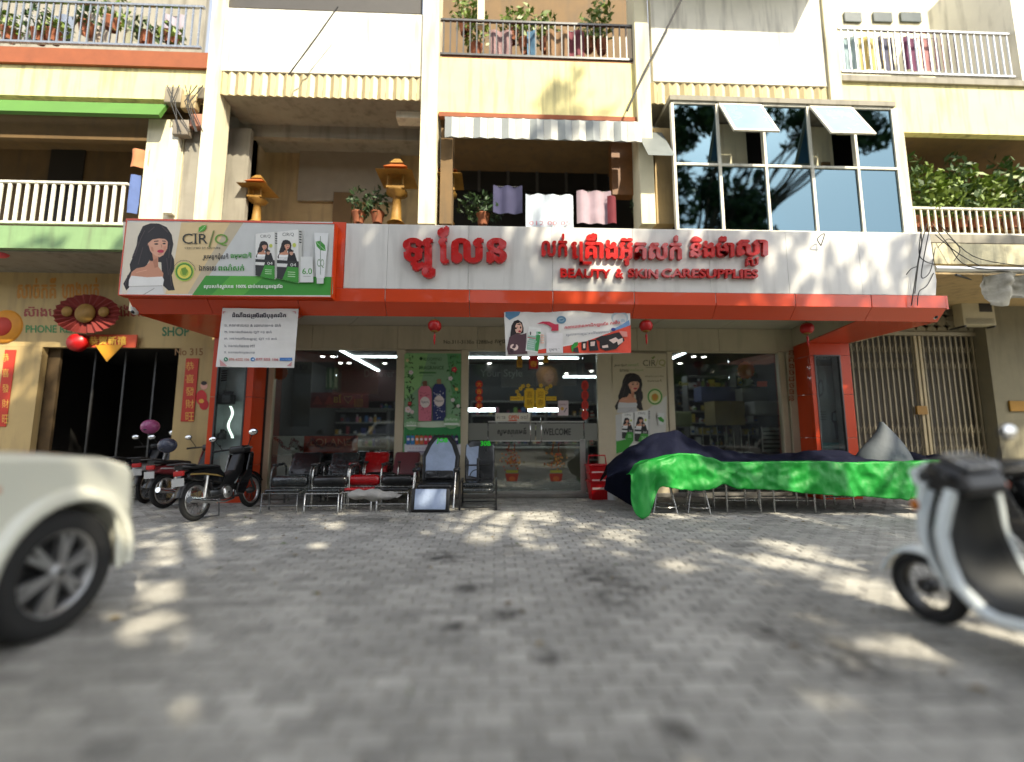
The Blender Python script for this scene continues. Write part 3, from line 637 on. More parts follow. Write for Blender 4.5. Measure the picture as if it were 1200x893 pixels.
for q in ([(720,345),(770,338),(765,420),(725,415)], [(780,330),(850,325),(870,420),(790,425)], [(880,300),(1050,260),(1100,330),(1020,410),(930,425),(880,400)], [(840,320),(900,290),(930,300),(880,340)]): pr.poly(q, (34,28,30))
for q in ([(735,360),(755,358),(755,400),(735,400)], [(800,345),(840,340),(835,380),(800,382)], [(960,330),(1020,305),(1050,330),(1000,360)], [(1030,330),(1080,310),(1085,345),(1040,375)], [(900,380),(950,370),(955,395),(905,400)]): pr.poly(q, (226,200,190))
pr.poly([(1050,250),(1120,255),(1125,300),(1080,300)], (216,140,130))
pr.build('print', t)
# ---------------------------------------------------------------- lanterns, cameras, street number
def lantern(px, py, y, label, n):
    c = P(px, py, y); t = thing('paper_lantern', label, 'lantern', (c.x, y, c.z-.2), 0, 'red lanterns hanging from the canopy')
    b = MB(m_red); prof = [(.03,-.10),(.07,-.095),(.095,-.05),(.10,0),(.095,.05),(.07,.095),(.03,.10)]
    rings = []
    for r_, h in prof:
        rings.append([(c.x+r_*(1+.05*(k % 2))*cos(2*pi*k/24), y+r_*(1+.05*(k % 2))*sin(2*pi*k/24), c.z+h*.8) for k in range(24)])
    b.loft(rings).build('body', t)
    MB(m_gold).lathe([(.05,.075),(.055,.09),(.03,.10)], (c.x,y,c.z), n=14).lathe([(.03,-.10),(.055,-.09),(.05,-.075)], (c.x,y,c.z), n=14).build('rim', t)
    MB(m_red).tube([(c.x,y,c.z-.09),(c.x,y,c.z-.14)], .006).lathe([(.018,-.14),(.02,-.16),(.012,-.27),(.003,-.3)], (c.x,y,c.z), n=8).build('tassel', t)
    MB(m_cable).tube([(c.x,y,c.z+.08),(c.x,y,ZS+.22)], .003, n=5).build('string', t)
lantern(509.5, 382, 6.74, 'red lantern hanging above the green shampoo poster', 0)
lantern(757, 382, 6.74, 'red lantern hanging above the poster of the long haired woman', 1)
lantern(945.5, 385, 6.95, 'red lantern hanging in front of the orange pillar beside the folding gate', 2)
for px, py, lab in ((158.5, 364, 'white security camera under the canopy end below the lightbox sign'), (1094, 370, 'white security camera under the bare right end of the canopy')):
    c = P(px, py, YC+.15); t = thing('security_camera', lab, 'camera', (c.x, c.y, c.z))
    MB(m_whitep).lathe([(.06,.06),(.06,.03),(.05,.0)], tuple(c), n=16).build('base', t); MB(m_whitep).ball((c.x,c.y,c.z-.01), .055, n=14).build('housing', t); MB(m_black).ball((c.x,c.y-.035,c.z-.03), .028, n=10).build('lens', t)
pr = Print(YG-.092); pr.text('No.311-313Eo 128Blvd', 520, 398.5, 577, 402.8, (60,56,50), off=.012); pr.text('កម្ពុជាក្រោម'.replace('្','_',1), 580, 397.5, 612, 405, (60,56,50), bold=.02)
pr.build('address_lettering', shop)
# ---------------------------------------------------------------- posters in the shop front
def poster(name, label, px, y, cat='poster', thick=.012, base=(214,214,206), cat_m=None):
    x0, x1, z0, z1 = XZ(px[0], px[2], px[1], px[3], y); t = thing(name, label, cat, ((x0+x1)/2, y, z0))
    MB(ink(base)).box(x0, x1, y, y+thick, z0, z1).build('sheet', t); return t
YQ = YG-.05
t = poster('shampoo_poster', 'green poster of pink and navy shampoo bottles between flowers', (474, 414, 539.5, 532), YQ, base=(112,176,118))
T2 = 7.14
pr = Print(YQ, 465, 410, T2)
DG = (60,100,64)
pr.rect(64,34,534,600,(132,172,134)); pr.poly([(64,34),(260,34),(200,300),(64,420)], (146,196,128)); pr.poly([(420,34),(534,34),(534,500),(470,440)], (96,160,104))
pr.rect(64,640,534,790,(52,140,78)); pr.poly([(64,610),(534,590),(534,640),(300,650),(64,645)], (206,220,196)); pr.rect(64,786,534,880,(222,220,226))
r2 = random.Random(3)
for _ in range(150):
    sd = r2.random() < .5; x = r2.gauss(105, 26) if sd else r2.gauss(488, 26); y = r2.uniform(40, 600)
    x = min(528, max(70, x)); c = r2.choice([(44,92,50),(60,120,64),(34,66,40),(90,150,80),(70,60,44)])
    a = r2.uniform(0, pi); l = r2.uniform(10, 24); pr.poly([(x-l*cos(a)*.8, y-l*sin(a)), (x+l*.3*sin(a), y-l*.3*cos(a)), (x+l*cos(a)*.8, y+l*sin(a)), (x-l*.3*sin(a), y+l*.3*cos(a))], c)
for x, y, r_, c in ((120,190,18,(226,214,220)),(482,165,22,(206,60,80)),(450,240,18,(226,214,220)),(95,500,26,(232,210,214)),(110,450,16,(180,40,60)),(130,520,16,(226,206,210)),(500,330,14,(226,190,110)),(470,420,16,(226,220,226)),(90,90,14,(214,206,150)),(515,470,14,(230,226,226))):
    for k in range(5): pr.ell(x+r_*.6*cos(k*1.257), y+r_*.6*sin(k*1.257), r_*.5, r_*.5, c, 8)
    pr.ell(x, y, r_*.25, r_*.25, (226,180,80), 6)
pr.ell(205,75,14,14,(30,70,36)); pr.text('BLOOMING', 225, 66, 375, 92, DG); pr.text('THE', 280, 102, 330, 122, DG); pr.text('FRAGRANCE', 190, 136, 395, 166, DG, off=.01)
pr.rect(190,186,330,200,(80,130,80)); pr.text('keratin perfume shampoo', 195, 212, 310, 222, DG)
def bottle(x, w_, y0, y1, c, d, cap):
    pr.poly([(x+w_*.36,y0),(x+w_*.64,y0),(x+w_*.66,y0+42),(x+w_*.34,y0+42)], cap); pr.rect(x+w_*.30, y0+10, x+w_*.5, y0+22, cap)
    pr.poly([(x+w_*.2,y0+42),(x+w_*.8,y0+42),(x+w_,y0+80),(x+w_*.98,y1),(x+w_*.02,y1),(x,y0+80)], c)
    for _ in range(40): pr.ell(x+r2.uniform(.1,.9)*w_, r2.uniform(y0+90, y1-10), 4, 4, d, 5)
    pr.ell(x+w_*.5, (y0+y1)/2+10, w_*.36, 46, (226,214,210)); pr.text('Natura', x+w_*.22, (y0+y1)/2-4, x+w_*.78, (y0+y1)/2+18, (70,70,90)) 
bottle(182, 112, 262, 596, (214,120,140), (150,50,80), (120,80,60)); bottle(300, 112, 245, 592, (44,54,104), (226,226,236), (150,120,90))
pr.ell(124,622,52,50,(130,176,126)); pr.text('sulfate', 84, 596, 166, 620, (226,236,220)); pr.rect(82,626,168,640,(220,226,214)); pr.ell(460,600,66,62,(130,176,126)); pr.rect(396,612,520,630,(226,232,222)); pr.text('perfume', 410, 568, 506, 600, (226,236,220))
for i, c in enumerate([(60,110,176),(60,130,190),(220,120,50),(206,110,70),(206,60,80),(196,50,90),(60,56,110),(50,50,90),(120,90,150),(90,70,140),(70,60,120),(54,48,96)]):
    x = 84+i*36.5; pr.rect(x, 718, x+30, 792, c); pr.ell(x+15, 748, 12, 12, (226,222,222), 8); pr.rect(x+10, 706, x+20, 718, (80,60,50))
for i in range(9): pr.ell(116+i*26, 822, 8, 8, (214,196,210), 6)
pr.rect(92, 846, 250, 858, (150,140,160))
pr.build('print', t)
t = poster('hair_colour_poster', 'beige standing poster of a dark haired woman behind the navy sheet', (719.5, 415, 782, 529), YQ, base=(196,186,160))
pr = Print(YQ, 710, 405, 6.87)
pr.rect(52,66,488,860,(196,184,156)); pr.poly([(490,400),(330,520),(230,600),(80,720),(80,866),(480,866)], (206,204,196)); pr.poly([(82,760),(240,740),(160,850),(90,868),(84,868)], G1)
pr.text('រូបមន្តជុំសតិ'.replace('្',''), 66, 146, 168, 172, (50,50,46), bold=.02); pr.text('ធម្មជាតិ'.replace('្',''), 176, 142, 262, 166, (90,140,80)); pr.text('ឯកទេស', 112, 186, 186, 210, (50,50,46), bold=.02); pr.text('ពណ៌សក់', 194, 184, 298, 206, (90,140,80))
pr.text('CIR', 298, 116, 402, 164, (60,58,46)); pr.text('/Q', 402, 112, 480, 170, (140,140,80)); pr.poly([(364,100),(390,84),(396,92),(378,110)], (110,130,60)); pr.rect(320,172,450,178,(150,140,116))
pr.text('ជាមួយប្រូតេអ៊ីន'.replace('្',''), 316, 238, 466, 256, (80,74,60)); pr.text('ធម្មជាតិ'.replace('្',''), 334, 274, 448, 292, (80,74,60))
woman(pr, TT(70-58*.94, 225-88*.98, .95), (206,206,206)); pr.poly([(76,560),(126,545),(126,700),(230,740),(84,770)], (198,198,194))
pr.ell(394,412,66,70,(190,196,150)); pr.ell(394,412,60,64,(70,140,60)); pr.ell(394,412,48,52,(206,206,150)); pr.ell(394,418,30,32,(170,176,60)); pr.poly([(380,440),(370,400),(398,385),(420,410),(404,440)], (190,130,50))
pack(pr, TT(128, 536, 1.02), 1); pack(pr, TT(230, 520, 1.2), 1)
pr.poly([(410,540),(470,544),(460,640),(420,640)], (214,216,212)); pr.poly([(412,580),(440,572),(466,600),(460,620),(430,606)], G1)
pr.build('print', t)
# lettering and stickers on the glass
def gl(name, label, cat, fn, ref, y=YG-.022, grp=None):
    pr = Print(y); fn(pr); c = P(*ref, y); t = thing(name, label, cat, tuple(c), 0, grp); pr.build('print', t); return t
gl('glass_lettering', 'dark WELCOME lettering on the frosted band of the door', 'lettering', lambda p: p.text('WELCOME', 636, 502, 669, 510, (40,40,38), off=.02), (652,506))
gl('glass_lettering', 'dark Khmer greeting on the frosted band beside WELCOME', 'lettering', lambda p: p.text('សូមស្វាគមន៍'.replace('្','_'), 583, 501, 617, 512, (40,40,38), bold=.03), (600,506))
def hours(p):
    p.rect(580.5,484,621.5,494.5,(206,202,186)); p.text('ម៉ោង', 582,486,592,491,(70,60,50)); p.text('OPEN', 596,486.5,608,491.5,(206,80,30), off=.04); p.text('ថ្ងៃ'.replace('្',''), 610,486,619,491,(70,60,50)); p.rect(596,492,606,494,(206,80,30))
gl('opening_notice', 'white notice with red word stuck on the door glass above the frosted band', 'notice', hours, (601,489))
gl('pink_notice', 'small pink notice sheet stuck high on the right door leaf', 'notice', lambda p: (p.rect(654,469.5,666,487,(206,186,190)), p.text('សម្រាប់'.replace('្',''), 656,472,664,475,(120,70,80)), p.ell(659,479,2,2,(196,150,60)), p.line(661,483,664,478,1,(60,60,70))), (660,478))
def yellow(p):
    Yc = (226,184,40); Rr = (150,100,20)
    for a, b_ in ((614.5,626.5),(627.5,639)): p.rect(a,457,b_,477,Yc); p.rect(a+1.5,455,b_-1.5,479,Yc)
    for a in (617,630):
        p.text('喜' if a < 620 else '迎', a, 458.5, a+7, 466, Rr); p.text('新' if a < 620 else '春', a, 468, a+7, 475.5, Rr)
    p.rect(598,464.5,613.5,469.5,Yc); p.rect(640,464.5,652,469.5,Yc); p.text('HAPPY', 599,465.5,612,468.5,Rr); p.text('NEW YEAR', 641,465.5,651,468.5,Rr)
    for x, y in ((606,459),(610,455.5),(613,452.5),(641,455),(645,452.5),(640,460),(608,463),(619,452),(634,452)):
        for k in range(5): p.ell(x+1.5*cos(k*1.257), y+1.5*sin(k*1.257), 1.0, 1.0, Yc, 6)
gl('new_year_sticker', 'yellow lucky character sticker with blossoms across the middle of the door', 'sticker', yellow, (627,467))
def couplet(cx, y0, y1, chars, c):
    def f(p):
        n = len(chars); h = (y1-y0)/n
        for i, ch in enumerate(chars): p.ell(cx, y0+h*(i+.5), 4.3, h*.52, (190,40,20), 12); p.text(ch, cx-2.7, y0+h*i+h*.18, cx+2.7, y0+h*(i+1)-h*.18, c)
    return f
gl('new_year_streamer', 'string of red discs with gold characters on the left pane beside the door', 'streamer', couplet(561.5,446,480,'大吉大利',(240,180,60)), (561,463))
gl('new_year_streamer', 'red streamer with dark characters on the narrow pane behind the red baskets', 'streamer', couplet(685.5,446,492,'恭喜發財',(120,10,14)), (686,469))
def basket(cx):
    def f(p):
        r = random.Random(int(cx)); 
        for _ in range(110):
            a = r.uniform(0, 2*pi); d = abs(r.gauss(0,.5)); x = cx+min(1,d)*14*cos(a); y = 541+min(1,d)*15*sin(a)-4*(1-abs(cos(a)))
            p.ell(x, y, r.uniform(.6,1.5), r.uniform(.6,1.5), r.choice([(150,90,34),(176,120,50),(120,56,26),(160,60,34),(96,90,40)]), 5)
        p.line(cx-3, 520, cx-5, 530, 1.2, (110,50,24)); p.line(cx+3, 519, cx+3, 530, 1.2, (110,50,24)); p.rect(cx-7,551,cx+7,554,(150,150,50)); p.poly([(cx-8,555),(cx+8,555),(cx+6,564),(cx-6,564)], (150,50,30)); p.ell(cx,561,4,3,(176,90,40),8)
    return f
gl('flower_basket_sticker', 'brown flower basket sticker low on the door leaf beside the folding black chair', 'sticker', basket(600), (600,541))
gl('flower_basket_sticker', 'brown flower basket sticker low on the door leaf beside the red baskets', 'sticker', basket(651.5), (651,541))
for px0, px1, y1, c, lab, ch in ((605.5,612,430.5,(176,130,20),'wider yellow paper tag hanging from the door head','福'),(620,630.5,432,(176,16,20),'red paper tag with a cord loop hanging over the door','春'),(637,642.5,425,(186,140,24),'shortest yellow paper tag hanging over the right door leaf','吉')):
    x0, x1, z0, z1 = XZ(px0, px1, 412, y1, YG-.14); t = thing('paper_tag', lab, 'tag', ((x0+x1)/2, YG-.14, z0)); MB(ink(c)).box(x0, x1, YG-.145, YG-.14, z0, z1).build('sheet', t)
    p = Print(YG-.146); p.text(ch, px0+1, y1-9, px1-1, y1-2, (90,40,10) if c[1] > 60 else (230,180,60)); p.build('print', t)
gl('glass_lettering', 'pale thin Discover lettering on the window beside the green poster', 'lettering', lambda p: p.text('Discover', 427, 433, 462, 442, (120,120,118)), (445,438), y=YG+.012)
gl('glass_lettering', 'pale thin Your Style lettering on the pane above the red discs', 'lettering', lambda p: p.text('Your Style', 563, 433, 612, 444, (150,150,148)), (587,438), y=YG+.012)
gl('glass_lettering', 'yellow outlined lettering with a heart on the window above the wrapped chairs', 'lettering', lambda p: (p.text('ខែ', 391, 462, 400, 472, (170,140,40), bold=.03), p.text('♡', 403, 464, 413, 473, (160,140,90)), p.text('ស្នេហ៍'.replace('្',''), 415, 462, 425, 477, (170,140,40)), p.text('LOVE MONTH', 383, 474, 401, 477, (110,90,30))), (405,468), y=YG+.012)
def starb(cx, cy, r_): return lambda p: p.poly([(cx+(r_ if k % 2 else r_*.86)*cos(k*pi/16), cy+(r_ if k % 2 else r_*.86)*sin(k*pi/16)) for k in range(32)], (190,92,34))
gl('orange_sticker', 'orange burst sticker inside the window behind the job notice', 'sticker', starb(328, 436, 10), (328,436), y=YG+.012)
gl('orange_sticker', 'orange burst sticker on the window in front of the product shelves', 'sticker', starb(874, 434, 11), (874,434), y=YG+.012)
gl('orange_label', 'small orange label on the window below the burst sticker', 'label', lambda p: p.rect(887, 447, 899, 453, (206,84,40)), (893,450), y=YG+.012)
gl('orange_label', 'small yellow OPEN label on the window left of the product shelves', 'label', lambda p: p.text('Open', 795.5, 447, 806.5, 453, (226,206,120), off=.03), (801,450), y=YG+.012)  # plain pale yellow print
gl('vertical_banner_strip', 'narrow red strip with orange writing on the pillar return', 'banner', lambda p: [p.text(c, 924.5, 410.5+i*7.6, 930.5, 416.5+i*7.6, (150,70,30)) for i, c in enumerate('ខគងចដថធន')], (928,440), y=YG-.115)
# red window board and tinsel
YW = YG+.12
t = poster('window_board', 'orange red board reading LOLANE with a white end panel inside the window behind wrapped chairs', (356, 511, 419, 531), YW, 'sign', .02, (176,58,26))
p = Print(YW); p.text('LOLANE', 364, 514, 411, 522, (226,150,110)); p.build('print', t)
x0, x1, z0, z1 = XZ(319.5, 355.5, 511, 533, YW); MB(ink((190,186,176))).box(x0, x1, YW, YW+.02, z0, z1).build('end_panel', t)
t = thing('tinsel_garland', 'dark red tinsel garland zigzagging low across the window', 'garland', tuple(P(360,520,YG+.05)))
path = [(321,513),(328,517),(332,524),(339,527),(343,514),(349,519),(353,527),(360,522),(366,513),(372,523),(379,525),(386,518),(395,524),(404,519),(413,515),(416,511)]
b = MB(M('red_tinsel', (.22,.012,.012), .3, .5, .3, 20))
for (ax, ay), (bx_, by_) in zip(path, path[1:]):
    for k in range(26):
        u = k/26; q = P(ax+(bx_-ax)*u, ay+(by_-ay)*u, YG+.05); b.leaves(q, (.035,.03,.035), 3, .035)
b.build('tinsel', t, fix=False)
b = MB(M('silver_bead', (.8,.78,.7), .1, 1))
for px, py in ((321,535),(324,534.5),(330,533),(344,523),(347,526),(366,516),(389,516),(405,523),(410,516)): q = P(px, py, YG+.035); b.ball(q, .016, n=6, k=4)
b.build('beads', t)
# ---------------------------------------------------------------- shop interior
lx = [P(412,419,10.0).x, P(787,419,10.0).x]; zc = ZI-.03
led = thing('ceiling_light', 'long rectangular loop of white strip light on the shop ceiling', 'light', (0, 10, zc))
for a in ((lx[0], P(463,420,9.75).x, 9.95, 10.0), (P(540,420,9.75).x, P(680,420,9.75).x, 9.95, 10.0), (lx[0], lx[0]+.05, 9.2, 9.94), (lx[1]-.05, lx[1], 9.1, 9.94), (lx[0], lx[1], 13.3, 13.36), (lx[1]-.05, lx[1], 10.05, 13.2), (lx[0], lx[0]+.05, 10.05, 13.2)): MB(m_led).box(a[0], a[1], a[2], a[3], zc, zc+.02).build('light_strip', led)
for i, (px, py) in enumerate(((378,418),(390,418),(399,425.5),(409,425.5),(451,426),(549,434),(573.5,426),(634,426),(664,438),(693,435),(813,418),(825,418.5),(797,426))):
    g = PG(px, py, ZI-.012); t = thing('ceiling_spotlight', 'small round ceiling spotlight glowing inside the shop', 'light', tuple(g), 0, 'spotlights in the shop ceiling'); MB(m_spot).lathe([(0,0),(.05,0),(.05,.01)], tuple(g), n=12).build('lens', t); MB(m_whitep).lathe([(.052,0),(.07,0),(.07,.011)], tuple(g), n=12).build('ring', t)
pcols = [(206,204,196),(60,66,130),(40,90,60),(150,40,46),(196,150,60),(90,90,96),(30,30,34),(120,160,70),(180,110,130),(70,110,160),(210,190,150),(50,44,80)]
pms = [ink(c) for c in pcols]
PN = [0]
def cname(m):
    c = [int(v) for v in m.name.split('_')[1:4]]; mx, mn = max(c), min(c); h = ('red','green','blue')[c.index(mx)]
    if mx-mn < 26: return 'black' if mx < 60 else ('grey' if mx < 165 else 'white')
    if c[2] == mn and c[1] > .62*c[0] and h != 'blue': return 'olive' if mx < 150 else 'yellow'
    return ('dark ' if mx < 110 else '')+h
def shelf(x0, x1, y, z0, z1, n, label, cols=None, dens=.8, back=True, hh=(.12,.24), maxn=999, cat='shelf', dep=.32):
    t = thing('shelf_unit', label, cat, ((x0+x1)/2, y+.15, z0)); rest = MB(m_black)
    m = M('shelf_board_dark', (.10,.095,.09), .5)
    for s_ in (x0, x1-.03): MB(m).box(s_, s_+.03, y, y+dep, z0, z1).build('side', t)
    if back: MB(m_dark).box(x0+.03, x1-.03, y+dep+.002, y+dep+.02, z0, z1).build('back', t)
    for j in range(n+1):
        z = z0+(z1-z0-.03)*j/n; MB(M('shelf_edge', (.35,.34,.31), .4)).box(x0+.032, x1-.032, y, y+dep, z, z+.025).build('shelf_board', t)
        if j == n: break
        x = x0+.06
        while x < x1-.14:
            w_ = rng.uniform(.06, .13); h = rng.uniform(*hh); h = min(h, (z1-z0)/n-.05)
            if rng.random() < dens:
                PN[0] += 1; mm = rng.choice(cols or pms); b = MB(mm) if PN[0] <= 285 else rest; rest.m = mm; yy = y+rng.uniform(.02,.06)
                kk = rng.random() < .5
                if kk: b.box(x, x+w_, yy, yy+.12, z+.026, z+.026+h)
                else: b.lathe([(w_*.42,0),(w_*.45,.01),(w_*.45,h*.62),(w_*.2,h*.74),(w_*.2,h*.8)], (x+w_/2, yy+.06, z+.026), n=8); b.lathe([(w_*.24,h*.8),(w_*.24,h)], (x+w_/2, yy+.06, z+.026), n=8, m=ink((220,220,214)) if rng.random() < .5 else m_black)
                if rng.random() < .6: b.box(x+w_*.12, x+w_*.88, yy-.004, yy-.001, z+.03+h*.15, z+.03+h*.5, rng.choice(pms))
                o = b.build('hair_product', None, fix=False) if b is not rest else None
                if o: tag(o, 'small %s %s standing on a shop shelf' % (cname(mm), 'carton' if kk else 'bottle'), 'product', 'hair products on the shop shelves')
            x += w_ + rng.uniform(.01, .03)
    if rest.v: rest.build('small_products', t, fix=False, kind='stuff')
    return t
def XP(px, y): return P(px, 470, y).x
silver = [ink((236,236,228)), ink((190,190,186)), ink((130,140,70)), ink((206,180,80)), ink((110,60,60)), ink((60,60,66))]
shelf(XP(806,11.2), XP(862,11.2), 11.2, .9, 2.75, 6, 'tall product shelf of silver and green packs in the gap left of the orange sticker', silver)
shelf(XP(864,10.4), XP(918,10.4), 10.4, .9, 2.72, 6, 'tall product shelf nearest the folding gate side of the shop', silver)
blues = [ink((40,50,130)), ink((60,90,170)), ink((30,36,80)), ink((196,196,200)), ink((70,130,180))]
shelf(XP(552,12.8), XP(620,12.8), 12.8, .1, 2.2, 5, 'wide product shelf seen through the left door leaf', None, .7)
shelf(XP(640,13.2), XP(700,13.2), 13.2, .1, 2.2, 5, 'product shelf at the back seen through the right door leaf', None, .7)
shelf(XP(688,9.5), XP(701,9.5), 9.5, .07, 1.9, 6, 'narrow white shelf just inside the door behind the red baskets', [ink((214,214,208)), ink((150,150,150)), ink((190,60,60))], .9, hh=(.1,.18))
shelf(XP(368,12.6), XP(455,12.6), 12.6, .2, 1.9, 5, 'dim product shelf at the back behind the window with the garland', None, .7)
shelf(XP(792,12.8), XP(812,12.8), 12.8, .8, 2.7, 6, 'far product shelf beside the strip light on the right', silver)
shelf(XP(320,12.9), XP(366,12.9), 12.9, .2, 2.6, 7, 'tall product shelf at the back corner behind the price board', None, .85)
shelf(XP(372,12.9), XP(462,12.9), 12.95, 1.95, 2.75, 3, 'high product shelf along the back wall above the dim shelf', None, .85)
shelf(XP(622,12.9), XP(640,12.9), 12.9, .1, 2.2, 5, 'narrow product shelf between the two shelves behind the counter', None, .8)
shelf(XP(700,12.6), XP(790,12.6), 12.6, .1, 2.7, 7, 'product shelf hidden mostly behind the poster of the woman', None, .8)
shelf(XP(862,12.4), XP(920,12.4), 12.4, .1, 2.7, 7, 'product shelf at the very back on the gate side', silver, .85)
# boxes, counter, wall posters
def simple(name, label, cat, boxes, bevel=0): 
    t = thing(name, label, cat, (boxes[0][1], boxes[0][3], boxes[0][5]))
    for pn, x0, x1, y0, y1, z0, z1, m in boxes: MB(m).box(x0, x1, y0, y1, z0, z1).build(pn, t, bevel=bevel)
    return t
def bx5(px0, px1, py0, py1, y, d): 
    a = XZ(px0, px1, py0, py1, y); return (a[0], a[1], y, y+d, a[2], a[3])
m_box = M('cardboard', s2l((120,104,60)), .8, 0, .15, 4)
a = bx5(838,873,470,498,9.6,.5); simple('cardboard_box', 'large olive brown carton inside the window above the chrome frames', 'box', [('carton',)+a+(m_box,)])
a = bx5(822,868,453,470,10.2,.4); simple('blue_box', 'row of navy boxes stacked under the product shelf', 'box', [('carton',)+a+(blues[2],)])
a = bx5(870,901,455,470,9.9,.4); simple('grey_box', 'pale grey box with a dark label beside the navy boxes', 'box', [('carton',)+a+(ink((120,120,112)),)])
a = bx5(884,921,470,486,9.4,.4); simple('clear_tub', 'long pale plastic tub inside the window beside the aluminium frame', 'tub', [('tub',)+a+(ink((150,150,150)),)], .03)
a = bx5(913,921,452,466,9.6,.3); simple('cream_box', 'small cream box at the window edge beside the pillar return', 'box', [('carton',)+a+(ink((150,140,100)),)])
a = bx5(792,812,482,500,9.8,.3); simple('green_bag', 'crumpled green and brown bag on the floor level display', 'bag', [('bag',)+a+(ink((110,116,76)),)], .05)
cnt = XZ(560, 700, 478, 560, 12.0)
simple('sales_counter', 'long pale sales counter in the middle of the shop', 'counter', [('body', cnt[0], cnt[1], 11.6, 12.1, .0, .86, ink((120,112,96))), ('top', cnt[0]-.05, cnt[1]+.05, 11.55, 12.15, .865, .9, M('counter_top', (.6,.58,.54), .2))])
for a, b_, lab in ((549,580,'glowing white bar over the counter seen beside the red discs'), (619,655,'glowing white bar over the counter seen beside the pink notice')):
    q = XZ(a, b_, 478.5, 482, 11.4); t = thing('counter_light', lab, 'light', (q[0], 11.4, q[2])); MB(m_led).box(q[0], q[1], 11.4, 11.43, q[2], q[3]).build('tube', t); MB(m_cable).tube([(q[0]+.1,11.41,q[3]),(q[0]+.1,11.41,ZI)], .004, n=5).tube([(q[1]-.1,11.41,q[3]),(q[1]-.1,11.41,ZI)], .004, n=5).build('cord', t)  # emissive bars added above the counter, hung on cords
yb = 11.0
t = poster('wall_advertisement', 'dark advertisement board of a blonde woman high inside the shop', (548, 427, 660, 452), yb, base=(26,26,28))
p = Print(yb); p.poly([(632,452),(628,438),(634,430),(645,428),(652,433),(654,444),(652,452)], (120,80,40)); p.ell(643,441,6,8.5,(170,124,96)); p.poly([(634,436),(640,430),(650,431),(651,437),(644,433),(637,440),(634,450)], (146,100,50)); p.ell(644,446,2.2,.9,(140,50,50),8); p.ell(640.5,439,1.2,.6,(40,30,30),6); p.ell(646.5,439,1.2,.6,(40,30,30),6); p.build('print', t)
t = poster('menu_board', 'pale printed price board on the left shop wall behind the window', (319, 424, 364, 500), 9.9, base=(84,82,74))
p = Print(9.9); p.text('PRETTY BOX', 333, 427, 361, 434, (30,28,26), off=.02); [p.line(326, 462+i*8, 342, 463+i*8, 1, (40,38,34)) for i in range(5)]; p.build('print', t)
t = poster('promotion_strip', 'dark red promotion strip hanging inside the window above the garland', (364, 460, 432, 478), 10.6, base=(90,18,16)); p = Print(10.6); [p.poly([(366+i*14,474),(372+i*14,463),(378+i*14,474)], (120,40,30)) for i in range(4)]; p.build('print', t)
t = poster('fan_display', 'orange red banner stretched slantwise under the shop ceiling', (400, 432, 470, 470), 12.2, base=(60,14,12))
t = poster('green_poster', 'narrow green product poster high inside the window', (372, 430, 396, 456), 11.8, base=(70,96,66)); p = Print(11.8); [p.rect(374+i*6,432,377+i*6,454,(150,160,130)) for i in range(4)]; p.build('print', t)
# chrome trolleys inside the right window
for k, (px, lab) in enumerate(((838,'chrome wire rack standing inside the window left of the slatted board'),(866,'second chrome wire rack just left of the slatted board'))):
    q = P(px, 530, 9.3); t = thing('wire_rack', lab, 'rack', (q.x, 9.3, 0))
    b = MB(m_chrome)
    for i in range(4): b.tube([(q.x-.25+i*.16, 9.3, .05), (q.x-.25+i*.16, 9.3, P(px, 500+6*(i % 2), 9.3).z)], .012, n=6)
    for z in (.3, .62, .85): b.tube([(q.x-.3, 9.3, z), (q.x+.3, 9.3, z)], .01, n=6)
    b.build('frame', t)
q = XZ(893, 916, 500, 530, 9.2); t = thing('slatted_board', 'white slatted board leaning inside the window beside the aluminium frame', 'board', (q[0], 9.2, q[2]))
MB(m_alu).box(q[0], q[0]+.02, 9.2, 9.22, q[2], q[3]).box(q[1]-.02, q[1], 9.2, 9.22, q[2], q[3]).build('frame', t)
for i in range(6): z = q[2]+(q[3]-q[2])*(i+.1)/6; MB(ink((150,150,144))).box(q[0]+.022, q[1]-.022, 9.2, 9.215, z, z+.06).build('slat', t)
# display windows content
pY = YP+.15
def item(name, label, cat, f): t = thing(name, label, cat, (0,0,0)); f(t); return t
q = P(262, 442, pY); item('hair_tool_rack', 'black coiled hair tool hanging at the top of the narrow display window', 'hair tool', lambda t: [MB(m_black).tube([(q.x-.09, pY, q.z-.07+.045*i), (q.x+.07, pY-.03, q.z-.06+.045*i)], .018, n=8).build('bar', t) for i in range(5)] and MB(m_black).tube([(q.x-.09,pY,q.z-.12),(q.x-.09,pY,q.z+.2)], .01).build('hook', t))
q2 = P(264, 467, pY); item('black_speaker_box', 'black cased hair appliance on the middle of the narrow display window', 'appliance', lambda t: (MB(m_black).rbox(q2.x-.16, q2.x+.14, pY-.08, pY+.1, q2.z-.11, q2.z+.08, .02).build('case', t), MB(m_dsteel).rbox(q2.x+.0, q2.x+.15, pY-.1, pY-.082, q2.z-.08, q2.z+.05, .005).build('front', t), MB(m_black).box(q2.x-.02, q2.x+.12, pY-.05, pY+.05, q2.z+.082, q2.z+.14).build('top', t)))
q3 = P(262, 510, pY); item('product_bottle', 'dark squat bottle low in the narrow display window behind the motorcycle', 'bottle', lambda t: (MB(m_dsteel).lathe([(.07,0),(.075,.02),(.075,.1),(.03,.14)], (q3.x-.03, pY, q3.z-.08), n=14).build('bottle', t), MB(m_black).lathe([(.035,.14),(.035,.19)], (q3.x-.03, pY, q3.z-.08), n=12).build('cap', t)))
